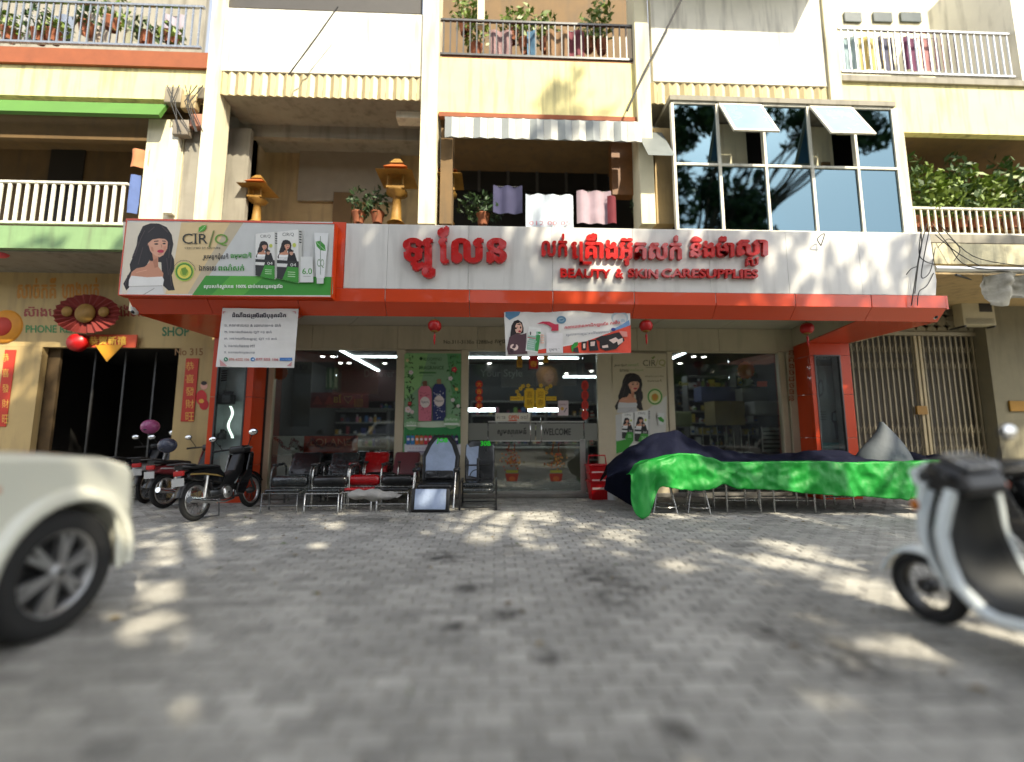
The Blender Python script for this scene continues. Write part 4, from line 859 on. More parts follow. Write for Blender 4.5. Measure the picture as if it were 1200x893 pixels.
item('clear_strip', 'pale glowing curling strip hanging down the narrow display window', 'ribbon', lambda t: MB(M('glowing_ribbon', (.6,.7,.6), .5, 0, 0, 1, emit=(.8,1,.85), es=.9)).loft([[P(270+2.5*sin(i*.7)+dx, 476+i*3.4, pY-.1) for dx in (-1.5, 1.5)] for i in range(12)], closed=False, caps=False).build('ribbon', t))
for z in (P(268,458,YP).z, P(268,498,YP).z): MB(m_sglass).box(wl0+.02, wl1-.02, YP+.07, YP+.37, z-.19, z-.18).build('display_shelf', shop)
t = thing('hair_tool_poster', 'grey hair tool poster headed XILDA inside the window of the pillar by the gate', 'poster', (wr0, YP+.3, 1)); q = (wr0-.0, wr1+.0)
MB(ink((120,128,126))).box(q[0], q[1], YP+.22, YP+.23, .15, P(973,417,YP).z-.04).build('sheet', t)
p = Print(YP+.22, 785, 405, 5.4545); p.rect(925,62,1070,130,(84,84,70)); p.text('XILDA', 934, 64, 1040, 88, (160,164,150), off=.02); p.poly([(945,240),(960,215),(978,222),(985,280),(975,320),(950,332),(944,300)], (84,90,90)); p.poly([(955,245),(966,232),(974,250),(974,300),(960,312)], (130,140,140)); p.poly([(1034,430),(1060,414),(1080,420),(1082,500),(1078,600),(1062,596),(1050,500),(1034,480)], (30,32,36)); p.rect(1042,430,1066,480,(110,126,130))
for i in range(4): p.rect(955, 420+i*16, 1000, 428+i*16, (84,92,92))
p.rect(965,620,1100,660,(84,150,150)); p.build('print', t)
# ---------------------------------------------------------------- salon chairs on the pavement (local: x right, -y towards the street)
def salon_chair(label, mseat, mback, mfoot, wrap=False, w_=.58, arms=True, pad=True, grp='salon chairs lined up outside the shop'):
    t = thing('salon_chair', label, 'chair', (0,0,0), 0, grp); t.scale = (1.07,1.04,1.07); hw = w_/2; ms = m_steel if not wrap else M('wrapped_steel', (.16,.165,.165), .25, .5, .5, 14, bump=.6, bs=20)
    MB(mseat).rbox(-hw+.03, hw-.03, -.02, .46, .36, .46, .045, seg=4).build('seat', t)
    MB(mseat).rbox(-hw+.01, hw-.01, -.16, .0, .345, .515, .075, seg=4).build('seat_roll', t)
    T = Matrix.Translation((0,.45,.44)) @ Matrix.Rotation(R(-34), 4, 'X')
    MB(mback).rbox(-hw+.05, hw-.05, -.05, .06, .0, .47, .045, T=T, seg=4).build('backrest', t)
    for s_ in (-1, 1):
        x = s_*hw
        MB(ms).tube([(x,-.10,.02),(x,-.10,.50),(x,-.07,.60),(x,-.02,.64),(x,.40,.66),(x,.50,.62),(x,.50,.02)], .0135, n=8).build('leg_frame', t)
        if arms: MB(m_blackv if mseat is not m_redv else m_redv).rbox(x-.03, x+.03, .0, .36, .655, .69, .014).build('armrest', t)
    MB(ms).tube([(-hw,-.10,.33),(hw,-.10,.33)], .011).tube([(-hw,.50,.33),(hw,.50,.33)], .011).tube([(-hw,.50,.12),(hw,.50,.12)], .011).build('cross_tube', t)
    if pad:
        f = MB(mfoot).rbox(-hw+.06, hw-.04, -.46, -.24, .305, .345, .018).build('footrest', t)
        MB(ms).tube([(-hw+.05,-.20,.29),(-hw+.05,-.50,.29),(-hw+.05,-.52,.02)], .012).tube([(hw-.03,-.20,.29),(hw-.03,-.50,.29),(hw-.03,-.52,.02)], .012).tube([(-hw+.05,-.22,.02),(-hw+.05,-.22,.28)], .012).tube([(hw-.03,-.22,.02),(hw-.03,-.22,.28)], .012).tube([(-hw+.05,-.50,.29),(hw-.03,-.50,.29)], .01).tube([(-hw+.05,-.52,.12),(hw-.03,-.52,.12)], .009).build('footrest_frame', f)
    return t
def at(t, px, y_foot, rz=0, dy=.52):
    g = PG(px, y_foot); t.location = (g.x, g.y+dy, 0); t.rotation_euler = (0,0,rz); return t
at(salon_chair('black salon chair wrapped in clear plastic, nearest the motorcycle', m_wrap, m_blackv, m_wrap, True, w_=.58), 323, 602.5, R(4))
at(salon_chair('black salon chair with a wrapped footrest, between the fully wrapped chair and the red chair', m_blackv, m_wrap, m_wrap, False, w_=.56), 374, 602.5, R(2))
at(salon_chair('glossy red salon chair with a red footrest', m_redv, m_redv, m_redv, w_=.52), 417, 600, R(0), .5)
for px_, lab_ in ((350,'black salon chair standing in the second row behind the two wrapped chairs'),(398,'black salon chair standing in the second row behind the red chair'),(441,'black salon chair in the second row behind the pink backed chair')): at(salon_chair(lab_, m_blackv, m_wrap, m_blackv, w_=.56, pad=False), px_, 592, R(3), .35)
c4 = at(salon_chair('black rolled seat salon chair with a dusty pink backrest beside the big pale blue recliner', m_blackv, m_pink, m_blackv, w_=.54), 459, 600, R(0), .5)
# grey cloth over the footrests
q = [P(413, 572, 6.6), P(470, 572, 6.6)]
t = thing('grey_cloth', 'crumpled grey cloth laid across the footrests of the red and black chairs', 'cloth', (q[0].x, 6.6, .33))
b = MB(M('grey_fabric', (.30,.29,.27), .9, 0, .2, 6, bump=.6, bs=20)); rings = []
for i in range(26):
    u = i/25; x = q[0].x+(q[1].x-q[0].x)*u; h = .075*(sin(pi*min(1, u*1.0+.08))**.5)*(1+.25*sin(u*17)); zc_ = .385-.03*u
    rings.append([(x+.01*sin(k), 6.55+.16*cos(2*pi*k/12)*(1+.15*sin(u*9+k)), zc_+h*sin(2*pi*k/12)*(1+.3*noise.noise(Vector((u*5, k*.7, 0))))) for k in range(12)])
b.loft(rings).build('cloth', t)
# reclining chairs with the green price stickers
m_neon = M('neon_green_sticker', s2l((40,240,50)), .5, 0, .02, 5)
def sticker(t, txt, x0, x1, z0, z1, y, T):
    V, F = tgeo(txt, .035, 0); ax = min(v.x for v in V); bx = max(v.x for v in V); ay = min(v.y for v in V); by = max(v.y for v in V)
    b = MB(m_neon); b.add([T @ Vector((x0+(v.x-ax)/(bx-ax)*(x1-x0), y, z0+(v.y-ay)/(by-ay)*(z1-z0))) for v in V], F); return b.build('price_sticker', t, fix=False)
t = thing('recliner_chair', 'reclining chair in pale blue wrapping with its leg rest hanging to the ground', 'chair', (0,0,0), 0, 'reclining chairs with green price stickers')
T = Matrix.Translation((0,.42,.40)) @ Matrix.Rotation(R(-17), 4, 'X') @ Matrix.Diagonal((1.02,1,1.38,1))
bk = MB(m_black).prism([(-.30,0),(.30,0),(.33,.34),(.25,.52),(.15,.62),(-.14,.62),(-.24,.52),(-.33,.34)], -.03, .07, T=T).build('backrest', t, bevel=.03)
MB(m_pale).prism([(-.24,.06),(.24,.06),(.26,.32),(.18,.48),(.10,.56),(-.09,.56),(-.17,.48),(-.26,.32)], -.055, -.028, T=T).build('back_cover', bk, bevel=.02)
MB(m_blackv).rbox(-.24,.24,-.09,-.05,.03,.14,.02, T=T).build('lumbar_fold', bk)
sticker(t, 'JOB', -.09, .11, .49, .57, -.06, T)
MB(m_blackv).rbox(-.29,.29,-.10,.46,.30,.43,.05, seg=4).build('seat', t)
T = Matrix.Translation((-.04,-.14,.37)) @ Matrix.Rotation(R(-14), 4, 'X')
lr = MB(m_black).rbox(-.31,.31,-.03,.03,-.38,.0,.03, T=T).build('leg_rest', t)
MB(m_pale).rbox(-.25,.25,-.05,-.028,-.34,-.02,.02, T=T).build('leg_pad', lr); MB(m_dsteel).tube([T @ Vector(v) for v in ((-.31,-.02,-.36),(-.31,-.03,-.41),(.31,-.03,-.41),(.31,-.02,-.36))], .014).build('foot_bar', lr)
for s_ in (-1,1):
    MB(m_steel).tube([(s_*.33,-.22,.06),(s_*.34,-.06,.60),(s_*.34,.0,.64),(s_*.34,.42,.60),(s_*.34,.55,.02)], .014).build('leg_frame', t)
    MB(m_black).rbox(s_*.34-.045,s_*.34+.045,-.06,.26,.62,.68,.025).build('armrest', t)
at(t, 507, 601, R(-2), .26)
t = thing('recliner_chair', 'narrower black recliner with a half white backrest and a steel base on its seat', 'chair', (0,0,0), 0, 'reclining chairs with green price stickers')
T = Matrix.Translation((0,.44,.40)) @ Matrix.Rotation(R(-12), 4, 'X') @ Matrix.Diagonal((1.0,1,1.16,1))
bk = MB(m_blackv).prism([(-.26,0),(.26,0),(.27,.30),(.26,.58),(.16,.64),(-.16,.64),(-.26,.56),(-.27,.30)], -.03, .05, T=T).build('backrest', t, bevel=.025)
MB(m_pale).prism([(-.20,.08),(-.05,.06),(-.02,.54),(-.18,.52),(-.24,.58),(-.25,.40),(-.19,.3)], -.045, -.028, T=T).build('pale_cover', bk)
sticker(t, '30B', .01, .20, .54, .62, -.05, T)
MB(m_wrap).rbox(-.26,.26,-.08,.44,.34,.43,.04, seg=4).build('seat', t); MB(m_wrap).rbox(-.26,.26,-.17,-.09,.27,.35,.035, seg=4).build('folded_leg_rest', t)
for s_ in (-1,1): MB(m_black).box(s_*.30-.015,s_*.30+.015,-.18,-.14,.0,.46).box(s_*.30-.014,s_*.30+.014,-.139,.52,.0,.03).box(s_*.30-.015,s_*.30+.015,.48,.52,.03,.46).box(s_*.30-.014,s_*.30+.014,-.139,.479,.43,.46).build('leg_frame', t); 
MB(m_dsteel).box(-.284,.284,-.175,-.15,.03,.055).box(-.284,.284,.485,.51,.03,.055).build('cross_bar', t)
t2r = at(t, 560, 598, R(0), .18)
b = MB(m_black); c = Vector((-.03,.24,.56)); T = Matrix.Translation(c) @ Matrix.Rotation(R(80), 4, 'X')
t = thing('steel_chair_base', 'black round foot ring and star base lying on the seat of the narrower recliner', 'chair base', (0,0,0))
MB(m_black).tube([(.11*cos(a*pi/12)-.02, -.02+.02*sin(a*pi/12), .56-.04+.11*sin(a*pi/12)) for a in range(24)], .009, n=6, closed=True).build('foot_ring', t)
MB(m_black).tube([(0,.05,.44),(0,.10,.82)], .022, n=8).build('column', t); MB(m_black).tube([(-.22,.10,.70),(.20,.12,.70)], .015, n=6).tube([(-.2,.0,.47),(.2,.12,.47)], .014, n=6).build('star_base', t)
t.location = t2r.location + Vector((-.02,.1,0))
# red shopping baskets stacked by the door
g = P(701, 575, 8.58); t0 = None
for k in range(3):
    lab = ['lowest red shopping basket of the stack beside the door', 'middle red shopping basket nested in the stack beside the door', 'top red shopping basket of the stack with its handles up'][k]
    t = thing('shopping_basket', lab, 'basket', (0,0,0), 0, 'red shopping baskets stacked beside the door')
    def ring(w1, d1, z, th=0): return [(-w1+th,-d1+th,z),(w1-th,-d1+th,z),(w1-th,d1-th,z),(-w1+th,d1-th,z)]
    MB(M('red_basket_plastic', s2l((190,10,22)), .35, 0, .06, 5)).loft([ring(.13,.10,0),ring(.165,.13,.26),ring(.185,.145,.262),ring(.185,.145,.285),ring(.165,.13,.285),ring(.155,.12,.26),ring(.125,.095,.012)], smooth=False).build('body', t, bevel=.006)
    MB(ink((226,200,196))).box(-.13,.13,-.128,-.124,.155,.185).build('label_strip', t)
    if k == 2:
        MB(MC['red_basket_plastic']).tube([(-.16,0,.27),(-.14,0,.42),(.14,0,.42),(.16,0,.27)], .012, n=6).build('handle', t)
    else:
        for i in range(5): MB(MC['red_basket_plastic']).box(-.11+i*.045,-.095+i*.045,-.124,-.119,.03,.14).build('rib', t)
    t.location = (g.x+[0,.01,-.01][k], 8.58, [0,.15,.30][k]); t.scale = (1.15,1.15,1.25); t.rotation_euler = (0,0,R([3,-2,4][k]))
q = P(717, 565, 8.5); t = thing('white_bucket', 'white plastic bucket between the red baskets and the navy sheet', 'bucket', (q.x,8.5,0))
MB(ink((206,206,206))).lathe([(.10,0),(.12,.3),(.125,.31),(.115,.31),(.1,.02)], (q.x,8.5,0), n=18).build('body', t); MB(m_steel).tube([(q.x-.12,8.5,.29),(q.x-.06,8.42,.2),(q.x+.06,8.42,.2),(q.x+.12,8.5,.29)], .004, n=5).build('handle', t)
# ---------------------------------------------------------------- stock under the sheets
def interp(tab, x):
    for (a, ya), (b_, yb_) in zip(tab, tab[1:]):
        if x <= b_: u = (x-a)/(b_-a); u = max(0, u); u = u*u*(3-2*u) if b_-a > 8 else u; return ya+(yb_-ya)*u
    return tab[-1][1]
navy_top = [(711,545),(724,533),(743,519),(767,506),(781,503.5),(793,503.5),(810,510.5),(829,520),(850,527),(877,530.5),(930,530.5),(957,528),(973,527),(991,528),(1010,530.5),(1060,531),(1120,533)]
green_top = [(742,556),(748,544),(767,538),(797,531.5),(813,531.5),(832,536),(851,541.5),(872,541.5),(963,540.5),(1000,542),(1060,541),(1120,539)]
green_bot = [(739,590),(744,603),(752,608),(761,604),(765,590),(769,575),(774,569.5),(790,572.5),(813,575.5),(832,573.5),(846,567),(865,573),(907,574),(953,579),(1000,582),(1060,585),(1120,586)]
def drape(name, label, m, cols_, rows, cat='sheet'):
    t = thing(name, label, cat, tuple(rows(cols_[0])[-1])); g = []; nr = None
    for px in cols_:
        r_ = rows(px); nr = len(r_); g += r_
    b = MB(m); n = len(cols_)
    b.add(g, [(i*nr+j, i*nr+j+1, (i+1)*nr+j+1, (i+1)*nr+j) for i in range(n-1) for j in range(nr-1)], m, True)
    o = b.build('fabric', t, fix=False, sub=1); so_ = o.modifiers.new('thick', 'SOLIDIFY'); so_.thickness = .006; return t
def nz(a, b_, c=0): return noise.noise(Vector((a, b_, c)))
def smooth_rows(ctrl, seg, f):
    out = []
    for i in range(len(ctrl)-1):
        for k in range(seg): out.append(ctrl[i].lerp(ctrl[i+1], k/seg))
    out.append(ctrl[-1]); return [f(v, i/(len(out)-1)) for i, v in enumerate(out)]
YT = 6.72                                     # front edge of the covered stock
m_navy = M('navy_tarpaulin', (.0045,.006,.018), .75, 0, .2, 3, bump=.9, bs=7, spec=.12)
m_tarpg = M('green_tarpaulin', (.010,.24,.030), .5, 0, .08, 3, bump=.45, bs=9, spec=.3)
def nrows(px):
    zt = interp(navy_top, px); yr = 7.55; ridge = P(px, zt, yr)
    gt = interp(green_top, max(px, 752)) if px > 742 else 560
    fr = P(px, gt+3 if px > 748 else zt+14+(px-711)*.35, YT+.22)
    if px < 752: bot = P(px, 575+(px-711)*.62, YT+.34); bot.z = max(bot.z, .03); bot.y += .2
    else: bot = Vector((fr.x, fr.y+.03, .46))
    back = Vector((ridge.x, 8.15, max(.35, ridge.z-.35)))
    def f(v, u):
        k = min(1, u*6)*min(1, (1-u)*5+.2); return v + Vector((0, .06*nz(px*.045, u*4), .035*nz(px*.06, u*5, 3)+.03*(1-abs(nz(px*.03+u*4,u*3-px*.02,5))*4)))*k
    return smooth_rows([back, ridge, fr, bot], 6, f)
drape('navy_sheet', 'navy blue tarpaulin over the tall stock beside the poster of the woman', m_navy, [711+4.2*i for i in range(98)], nrows)
cr_ = random.Random(5); CREASE = []
for _ in range(70):
    cx_, cu_ = cr_.uniform(740, 1120), cr_.uniform(.15, 1.0); a_ = cr_.uniform(-1.2, 1.2); CREASE.append((cx_, cu_, cos(a_), sin(a_), cr_.uniform(8, 34), cr_.uniform(1.2, 3.0), cr_.choice((-1,1,1))*cr_.uniform(.006,.02)))
def crease(px, u):
    s = 0
    for cx_, cu_, ca, sa, L_, w_, A_ in CREASE:
        dx, dy = px-cx_, (u-cu_)*46; al = dx*ca+dy*sa; pe = -dx*sa+dy*ca
        if abs(al) < L_ and abs(pe) < 4*w_: s += A_*math.exp(-(pe/w_)**2)*(1-(al/L_)**2)
    return s
def grows(px):
    gt = interp(green_top, px); gb = interp(green_bot, px); fr = P(px, gt, YT+.05); bt = P(px, gb, YT-.02); 
    if px < 767: bt = P(px, gb, YT-.08-.1*sin((px-739)/9)); 
    bt.z = max(bt.z, .012)
    back = fr + Vector((0,.34,-.015))
    def f(v, u):
        h = max(0, (u-.3))*1.4
        return v + Vector((0, -crease(px,u)*min(1,u*4) - .03*h*sin(px*.06+3*nz(px*.02,0))-.035*h*nz(px*.04, u*2.2, 5)-.018*nz(px*.09,u*5,1)*min(1,u*3)-.014*(1-abs(nz(px*.05+u*3,u*4-px*.03,7))*4)-.005*(1-abs(nz(px*.12-u*5,u*9+px*.05,2))*4)-.015*nz(px*.3,u*12,4), .015*nz(px*.08, u*4, 9)*min(1, (1-u)*4+.1)+(.02*nz(px*.16,3,3)*max(0,u-.7)*3 if px > 772 else 0)))
    return smooth_rows([back, fr, bt], 13, f)
drape('green_sheet', 'bright green tarpaulin hanging over the front of the covered stock', m_tarpg, [739+2.4*i for i in range(159)], grows)
q = [P(1006, 533, 7.2), P(1036, 494, 7.3), P(1060, 508, 7.3), P(1076, 533, 7.2)]
t = thing('grey_sheet', 'pale blue grey cover draped over a peaked item behind the green sheet', 'cover', tuple(q[0]))
MB(M('blue_grey_cover', (.075,.09,.105), .7, 0, .15, 3, bump=.4, bs=8)).loft([[(q[0].x,7.0,.6),(q[3].x+.1,7.0,.6),(q[3].x+.1,7.7,.6),(q[0].x,7.7,.6)], [(q[0].x+.05,7.05,q[0].z),(q[3].x,7.05,q[0].z),(q[3].x,7.65,q[0].z),(q[0].x+.05,7.65,q[0].z)], [(q[1].x-.10,7.25,q[1].z-.22),(q[2].x,7.25,q[2].z-.12),(q[2].x,7.5,q[2].z-.12),(q[1].x-.1,7.5,q[1].z-.22)], [(q[1].x-.02,7.33,q[1].z),(q[1].x+.03,7.33,q[1].z-.01),(q[1].x+.03,7.4,q[1].z-.01),(q[1].x-.02,7.4,q[1].z)]]).build('fabric', t, sub=2)
# stools and frames under the sheets
def frame_stool(label, px0, px1, yf, top=.47):
    a, b_ = PG(px0, yf), PG(px1, yf); cx = (a.x+b_.x)/2; hw = abs(b_.x-a.x)/2
    t = thing('metal_stool', label, 'stool', (cx, a.y, 0), 0, 'metal stools under the green sheet'); r_ = .015
    for dx in (-hw, hw):
        for dy in (0, .42): MB(m_steel).tube([(cx+dx, a.y+dy, 0), (cx+dx, a.y+dy, top)], r_, n=8).build('leg', t)
    MB(m_steel).tube([(cx-hw, a.y, .20), (cx+hw, a.y, .20)], .012).build('stretcher', t); MB(m_steel).tube([(cx-hw, a.y+.42, .2), (cx+hw, a.y+.42, .2)], .012).build('stretcher', t)
    MB(m_blackv).rbox(cx-hw-.02, cx+hw+.02, a.y-.02, a.y+.44, top, top+.06, .02).build('seat', t)
frame_stool('square metal stool in the middle, under the navy and green sheets', 852.5, 892.5, 601.5)
frame_stool('square metal stool just right of the middle stool under the sheets', 908, 957, 601.5)
frame_stool('square metal stool last to the right under the sheets', 967, 1002, 597)
def round_stool(label, px, yf, splay, rr):
    a = PG(px, yf); a.y += .18; t = thing('metal_stool', label, 'stool', (a.x, a.y, 0), 0, 'metal stools under the green sheet')
    for k in range(4):
        an = k*pi/2+.5; MB(m_steel).tube([(a.x+splay*cos(an), a.y+splay*sin(an), 0), (a.x+.12*cos(an), a.y+.12*sin(an), .46)], .011, n=8).build('leg', t)
    MB(m_steel).tube([(a.x+rr*cos(i*pi/12), a.y+rr*sin(i*pi/12), .10) for i in range(24)], .009, closed=True).build('foot_ring', t); MB(m_blackv).lathe([(.02,.46),(.17,.46),(.18,.49),(.17,.52),(.02,.53)], (a.x,a.y,0)).build('seat', t)
round_stool('round metal stool with splayed legs behind the green flap', 784, 602, .25, .22)
round_stool('round metal stool with a foot ring beside the green flap stool', 824, 603, .23, .21)
bx = P(790, 560, 7.5); 
t = thing('stock_stack', 'stacked cartons standing out of sight under the navy sheet', 'stack', (bx.x, 7.5, 0)) if 0 else None
# ---------------------------------------------------------------- motorcycles (local: +x forward)
def wheel(parent, x, r_, y=0, wd=.07, spokes=18, rim=m_alu, z=None):
    z = r_ if z is None else z
    t = MB(m_tyre).lathe([(r_-.06,-wd*.42),(r_-.035,-wd*.5),(r_-.012,-wd*.36),(r_,0),(r_-.012,wd*.36),(r_-.035,wd*.5),(r_-.06,wd*.42)], (x,y,z), 'Y', n=40, ring=True)
    rings = t.build('tyre', parent)
    MB(rim).lathe([(r_-.085,-wd*.38),(r_-.07,-wd*.42),(r_-.062,-wd*.2),(r_-.062,wd*.2),(r_-.07,wd*.42),(r_-.085,wd*.38),(r_-.095,0)], (x,y,z), 'Y', n=40, ring=True).build('rim', parent)
    b = MB(m_dsteel).lathe([(.01,-.06),(.035,-.055),(.05,-.03),(.05,.03),(.035,.055),(.01,.06)], (x,y,z), 'Y', n=16)
    for k in range(spokes): a = 2*pi*k/spokes; a2 = a+(.25 if k % 2 else -.25); s_ = .025*(1 if k % 2 else -1); b.tube([(x+.045*cos(a2), y+s_, z+.045*sin(a2)), (x+(r_-.085)*cos(a), y, z+(r_-.085)*sin(a))], .0035, n=4)
    b.build('spokes', parent)
def wheelring(r_, wd, x, y, z): pass
def mirror(t, base, head, rx=.06, ry=.04, glassc=None):
    MB(m_black).tube([base, (Vector(base)*.4+Vector(head)*.6)+Vector((0,0,.01)), head], .006, n=6).ball(head, (.018, rx, ry), n=14).build('mirror', t)
    MB(m_chrome).lathe([(.0,0),(.9,0),(.95,.002)], (0,0,0), 'X', n=18, T=Matrix.Translation(Vector(head)+Vector((-.0175,0,0))) @ Matrix.Diagonal((1, rx*.92, ry*.92, 1))).build('mirror_glass', t)
def underbone(label, cm, stripe, seatm=m_black, grp=None, mir=True, rackc=None):
    t = thing('motorcycle', label, 'motorcycle', (0,0,0), 0, grp)
    wr = MB(m_black).box(-.01,.01,-.11,.11,.27,.29).build('rear_wheel', t); wheel(wr, 0, .285)
    wf = MB(m_black).box(1.21,1.23,-.09,.09,.27,.29).build('front_wheel', t); wheel(wf, 1.22, .285, wd=.06)
    def fend(x, r_, a0, a1, w_, m, name): 
        rings = [[(x+(r_)*cos(a), -w_, .285+r_*sin(a)), (x+(r_+.02)*cos(a), 0, .285+(r_+.02)*sin(a)), (x+r_*cos(a), w_, .285+r_*sin(a)), (x+(r_-.01)*cos(a), 0, .285+(r_-.01)*sin(a))] for a in [a0+(a1-a0)*i/14 for i in range(15)]]
        MB(m).loft(rings).build(name, t)
    fend(0, .315, R(20), R(165), .07, m_black, 'rear_fender'); fend(1.22, .31, R(25), R(170), .055, cm, 'front_fender')
    MB(cm).prism([(-.25,.60),(.0,.56),(.28,.50),(.44,.46),(.52,.60),(.40,.72),(.05,.74),(-.20,.70)], -.11, .11).build('side_cover', t, bevel=.035)
    for s_ in (-1,1): MB(stripe).prism([(-.22,.66),(.05,.645),(.30,.60),(.44,.575),(.30,.625),(.05,.665),(-.2,.68)], s_*.112-.002, s_*.112+.002).build('stripe', t)
    MB(m_black).prism([(.36,.40),(.62,.36),(.95,.62),(1.02,.92),(.92,.93),(.74,.66),(.52,.58)], -.085, .085).build('main_frame', t, bevel=.03)
    MB(cm).prism([(.60,.30),(.78,.26),(1.0,.55),(1.08,.90),(1.0,.94),(.88,.64),(.66,.45)], -.20, -.17).build('leg_shield', t, bevel=.012)
    MB(cm).prism([(.60,.30),(.78,.26),(1.0,.55),(1.08,.90),(1.0,.94),(.88,.64),(.66,.45)], .17, .20).build('leg_shield', t, bevel=.012)
    MB(cm).prism([(1.0,.55),(1.04,.54),(1.11,.92),(1.06,.94)], -.169, .169).build('front_cover', t, bevel=.01)
    MB(seatm).loft([[(x, -w_, z-.05), (x, -w_*.9, z), (x, 0, z+.015), (x, w_*.9, z), (x, w_, z-.05), (x, 0, z-.06)] for x, w_, z in ((-.28,.06,.80),(-.24,.11,.81),(-.05,.12,.79),(.2,.115,.78),(.36,.10,.76),(.46,.06,.75))]).build('seat', t)
    MB(m_dsteel).lathe([(.05,-.12),(.11,-.11),(.12,-.05),(.12,.05),(.11,.11),(.05,.12)], (.52,0,.34), 'Y', n=18).rbox(.55,.80,-.07,.07,.33,.45,.02).build('engine', t)
    MB(m_alu).lathe([(.02,-.145),(.085,-.14),(.095,-.12)], (.50,0,.33), 'Y', n=18).box(.0,.50,.07,.09,.25,.31).build('engine_cover', t)
    MB(m_chrome).tube([(.72,-.06,.34),(.66,-.10,.22),(.40,-.14,.20),(.2,-.15,.23)], .018, n=8).tube([(.2,-.15,.23),(-.30,-.16,.33)], [.035,.045], n=10).build('exhaust', t)
    MB(m_alu).tube([(.02,-.12,.30),(.10,-.12,.62)], .022, n=8).tube([(.02,.12,.30),(.10,.12,.62)], .022, n=8).build('shock_absorber', t)
    MB(m_dsteel).tube([(0,-.09,.285),(.5,-.09,.30)], .018, n=6).tube([(0,.09,.285),(.5,.09,.30)], .018, n=6).build('swing_arm', t)
    MB(m_dsteel).tube([(.34,-.10,.26),(.22,-.18,.02),(.22,.18,.02),(.34,.10,.26)], .012, n=6).build('kickstand', t); MB(m_black).tube([(.58,-.24,.25),(.58,.24,.25)], .014, n=6).build('footpeg', t)
    for s_ in (-1,1): MB(m_dsteel).tube([(1.22,s_*.075,.285),(1.05,s_*.075,.72)], .02, n=8).build('fork', t)
    MB(m_dsteel).tube([(1.05,0,.6),(.97,0,.98)], .025, n=8).build('steering_column', t)
    hb = MB(m_black).rbox(.90,1.12,-.13,.13,.92,1.05,.04).build('handlebar_cover', t); MB(m_black).tube([(.80,-.34,.99),(.92,-.16,1.0),(.96,0,.99),(.92,.16,1.0),(.80,.34,.99)], [.018,.014,.013,.014,.018], n=8).build('handlebar', t)
    MB(ink((190,196,200))).lathe([(.0,.0),(.06,-.01),(.075,-.04)], (1.155,0,.98), 'X', n=18).build('headlight', t)
    MB(ink((190,30,26))).rbox(-.30,-.26,-.07,.07,.66,.73,.01).build('tail_light', t); MB(ink((190,190,186))).box(-.305,-.30,-.09,.09,.52,.63).build('number_plate', t)
    MB(m_dsteel).tube([(-.12,-.12,.80),(-.34,-.11,.83),(-.34,.11,.83),(-.12,.12,.80)], .010, n=6).build('grab_rail', t)
    if mir:
        mirror(t, (.88,.22,1.01), (.84,.34,1.20), .07, .045); mirror(t, (.88,-.22,1.01), (.84,-.36,1.24), .08, .055)
    return t
m_blkp = M('gloss_black_paint', (.008,.008,.009), .15, 0, .05, 4, coat=.8); m_goldst = ink((150,124,66))
mo = underbone('black motorcycle with thin gold stripes parked beside the orange pillar', m_blkp, m_goldst)
gr = PG(224, 612); gf = PG(290, 594); an = math.atan2(gf.y-gr.y, gf.x-gr.x); mo.location = (gr.x, gr.y+.1, 0); mo.rotation_euler = (R(-7), 0, an-.05); mo.scale = (1,1,1)
# neighbours' motorcycles in the shade on the left
for px, yf, an_, cm_, st, lab in ((182,598,82,ink((120,30,36)),ink((190,190,190)),'dark red motorcycle parked next to the black one with gold stripes'),(160,592,100,ink((176,176,176)),ink((60,60,70)),'pale grey motorcycle parked before the dark doorway'),(132,590,95,ink((40,44,60)),ink((150,60,90)),'dark blue motorcycle nearest the white car')):
    o = underbone(lab, cm_, st, grp='motorcycles parked in front of the neighbouring shop'); g = PG(px, yf); o.location = (g.x, g.y+.2, 0); o.rotation_euler = (R(-4), 0, R(an_))
for px, y_, c_, lab in ((176,7.6,(150,70,116),'pink helmet resting on a motorcycle before the dark doorway'),(196,7.3,(60,64,80),'grey blue helmet resting on the dark red motorcycle')):
    q = P(px, 500 if px == 176 else 522, y_); t = thing('helmet', lab, 'helmet', tuple(q))
    MB(ink(c_, .25)).ball(tuple(q), (.14,.12,.12), n=18, k=10).build('shell', t); MB(m_black).tube([(q.x-.12,q.y,q.z-.04),(q.x,q.y-.12,q.z-.05),(q.x+.12,q.y,q.z-.04)], .012, n=6).build('trim', t)
# ---------------------------------------------------------------- white scooter on the right
t = thing('scooter', 'white scooter with a black leg shield and instrument panel at the right edge', 'scooter', (0,0,0))
m_wscoot = M('white_scooter_paint', s2l((222,230,232)), .2, 0, .03, 3, coat=.8)
fw = MB(m_black).box(1.22,1.26,-.08,.08,.25,.27).build('front_wheel', t); wheel(fw, 1.24, .23, wd=.10, spokes=10, rim=m_dsteel)
rw = MB(m_black).box(-.02,.02,-.08,.08,.25,.27).build('rear_wheel', t); wheel(rw, 0, .26, wd=.11, spokes=10, rim=m_dsteel)
def ribbon(name, m, rows, sub=1, th=.02):
    nr = len(rows[0]); b = MB(m); b.add([p for r_ in rows for p in r_], [(i*nr+j, i*nr+j+1, (i+1)*nr+j+1, (i+1)*nr+j) for i in range(len(rows)-1) for j in range(nr-1)], m, True)
    o = b.build(name, t, fix=False, sub=sub); s_ = o.modifiers.new('thick', 'SOLIDIFY'); s_.thickness = th; return o
ribbon('front_fender', m_wscoot, [[(1.24+.265*cos(a), y, .24+.265*sin(a)-.04*(abs(y)/.08)**2) for y in (-.08,-.04,0,.04,.08)] for a in [R(10)+R(150)*i/10 for i in range(11)]])
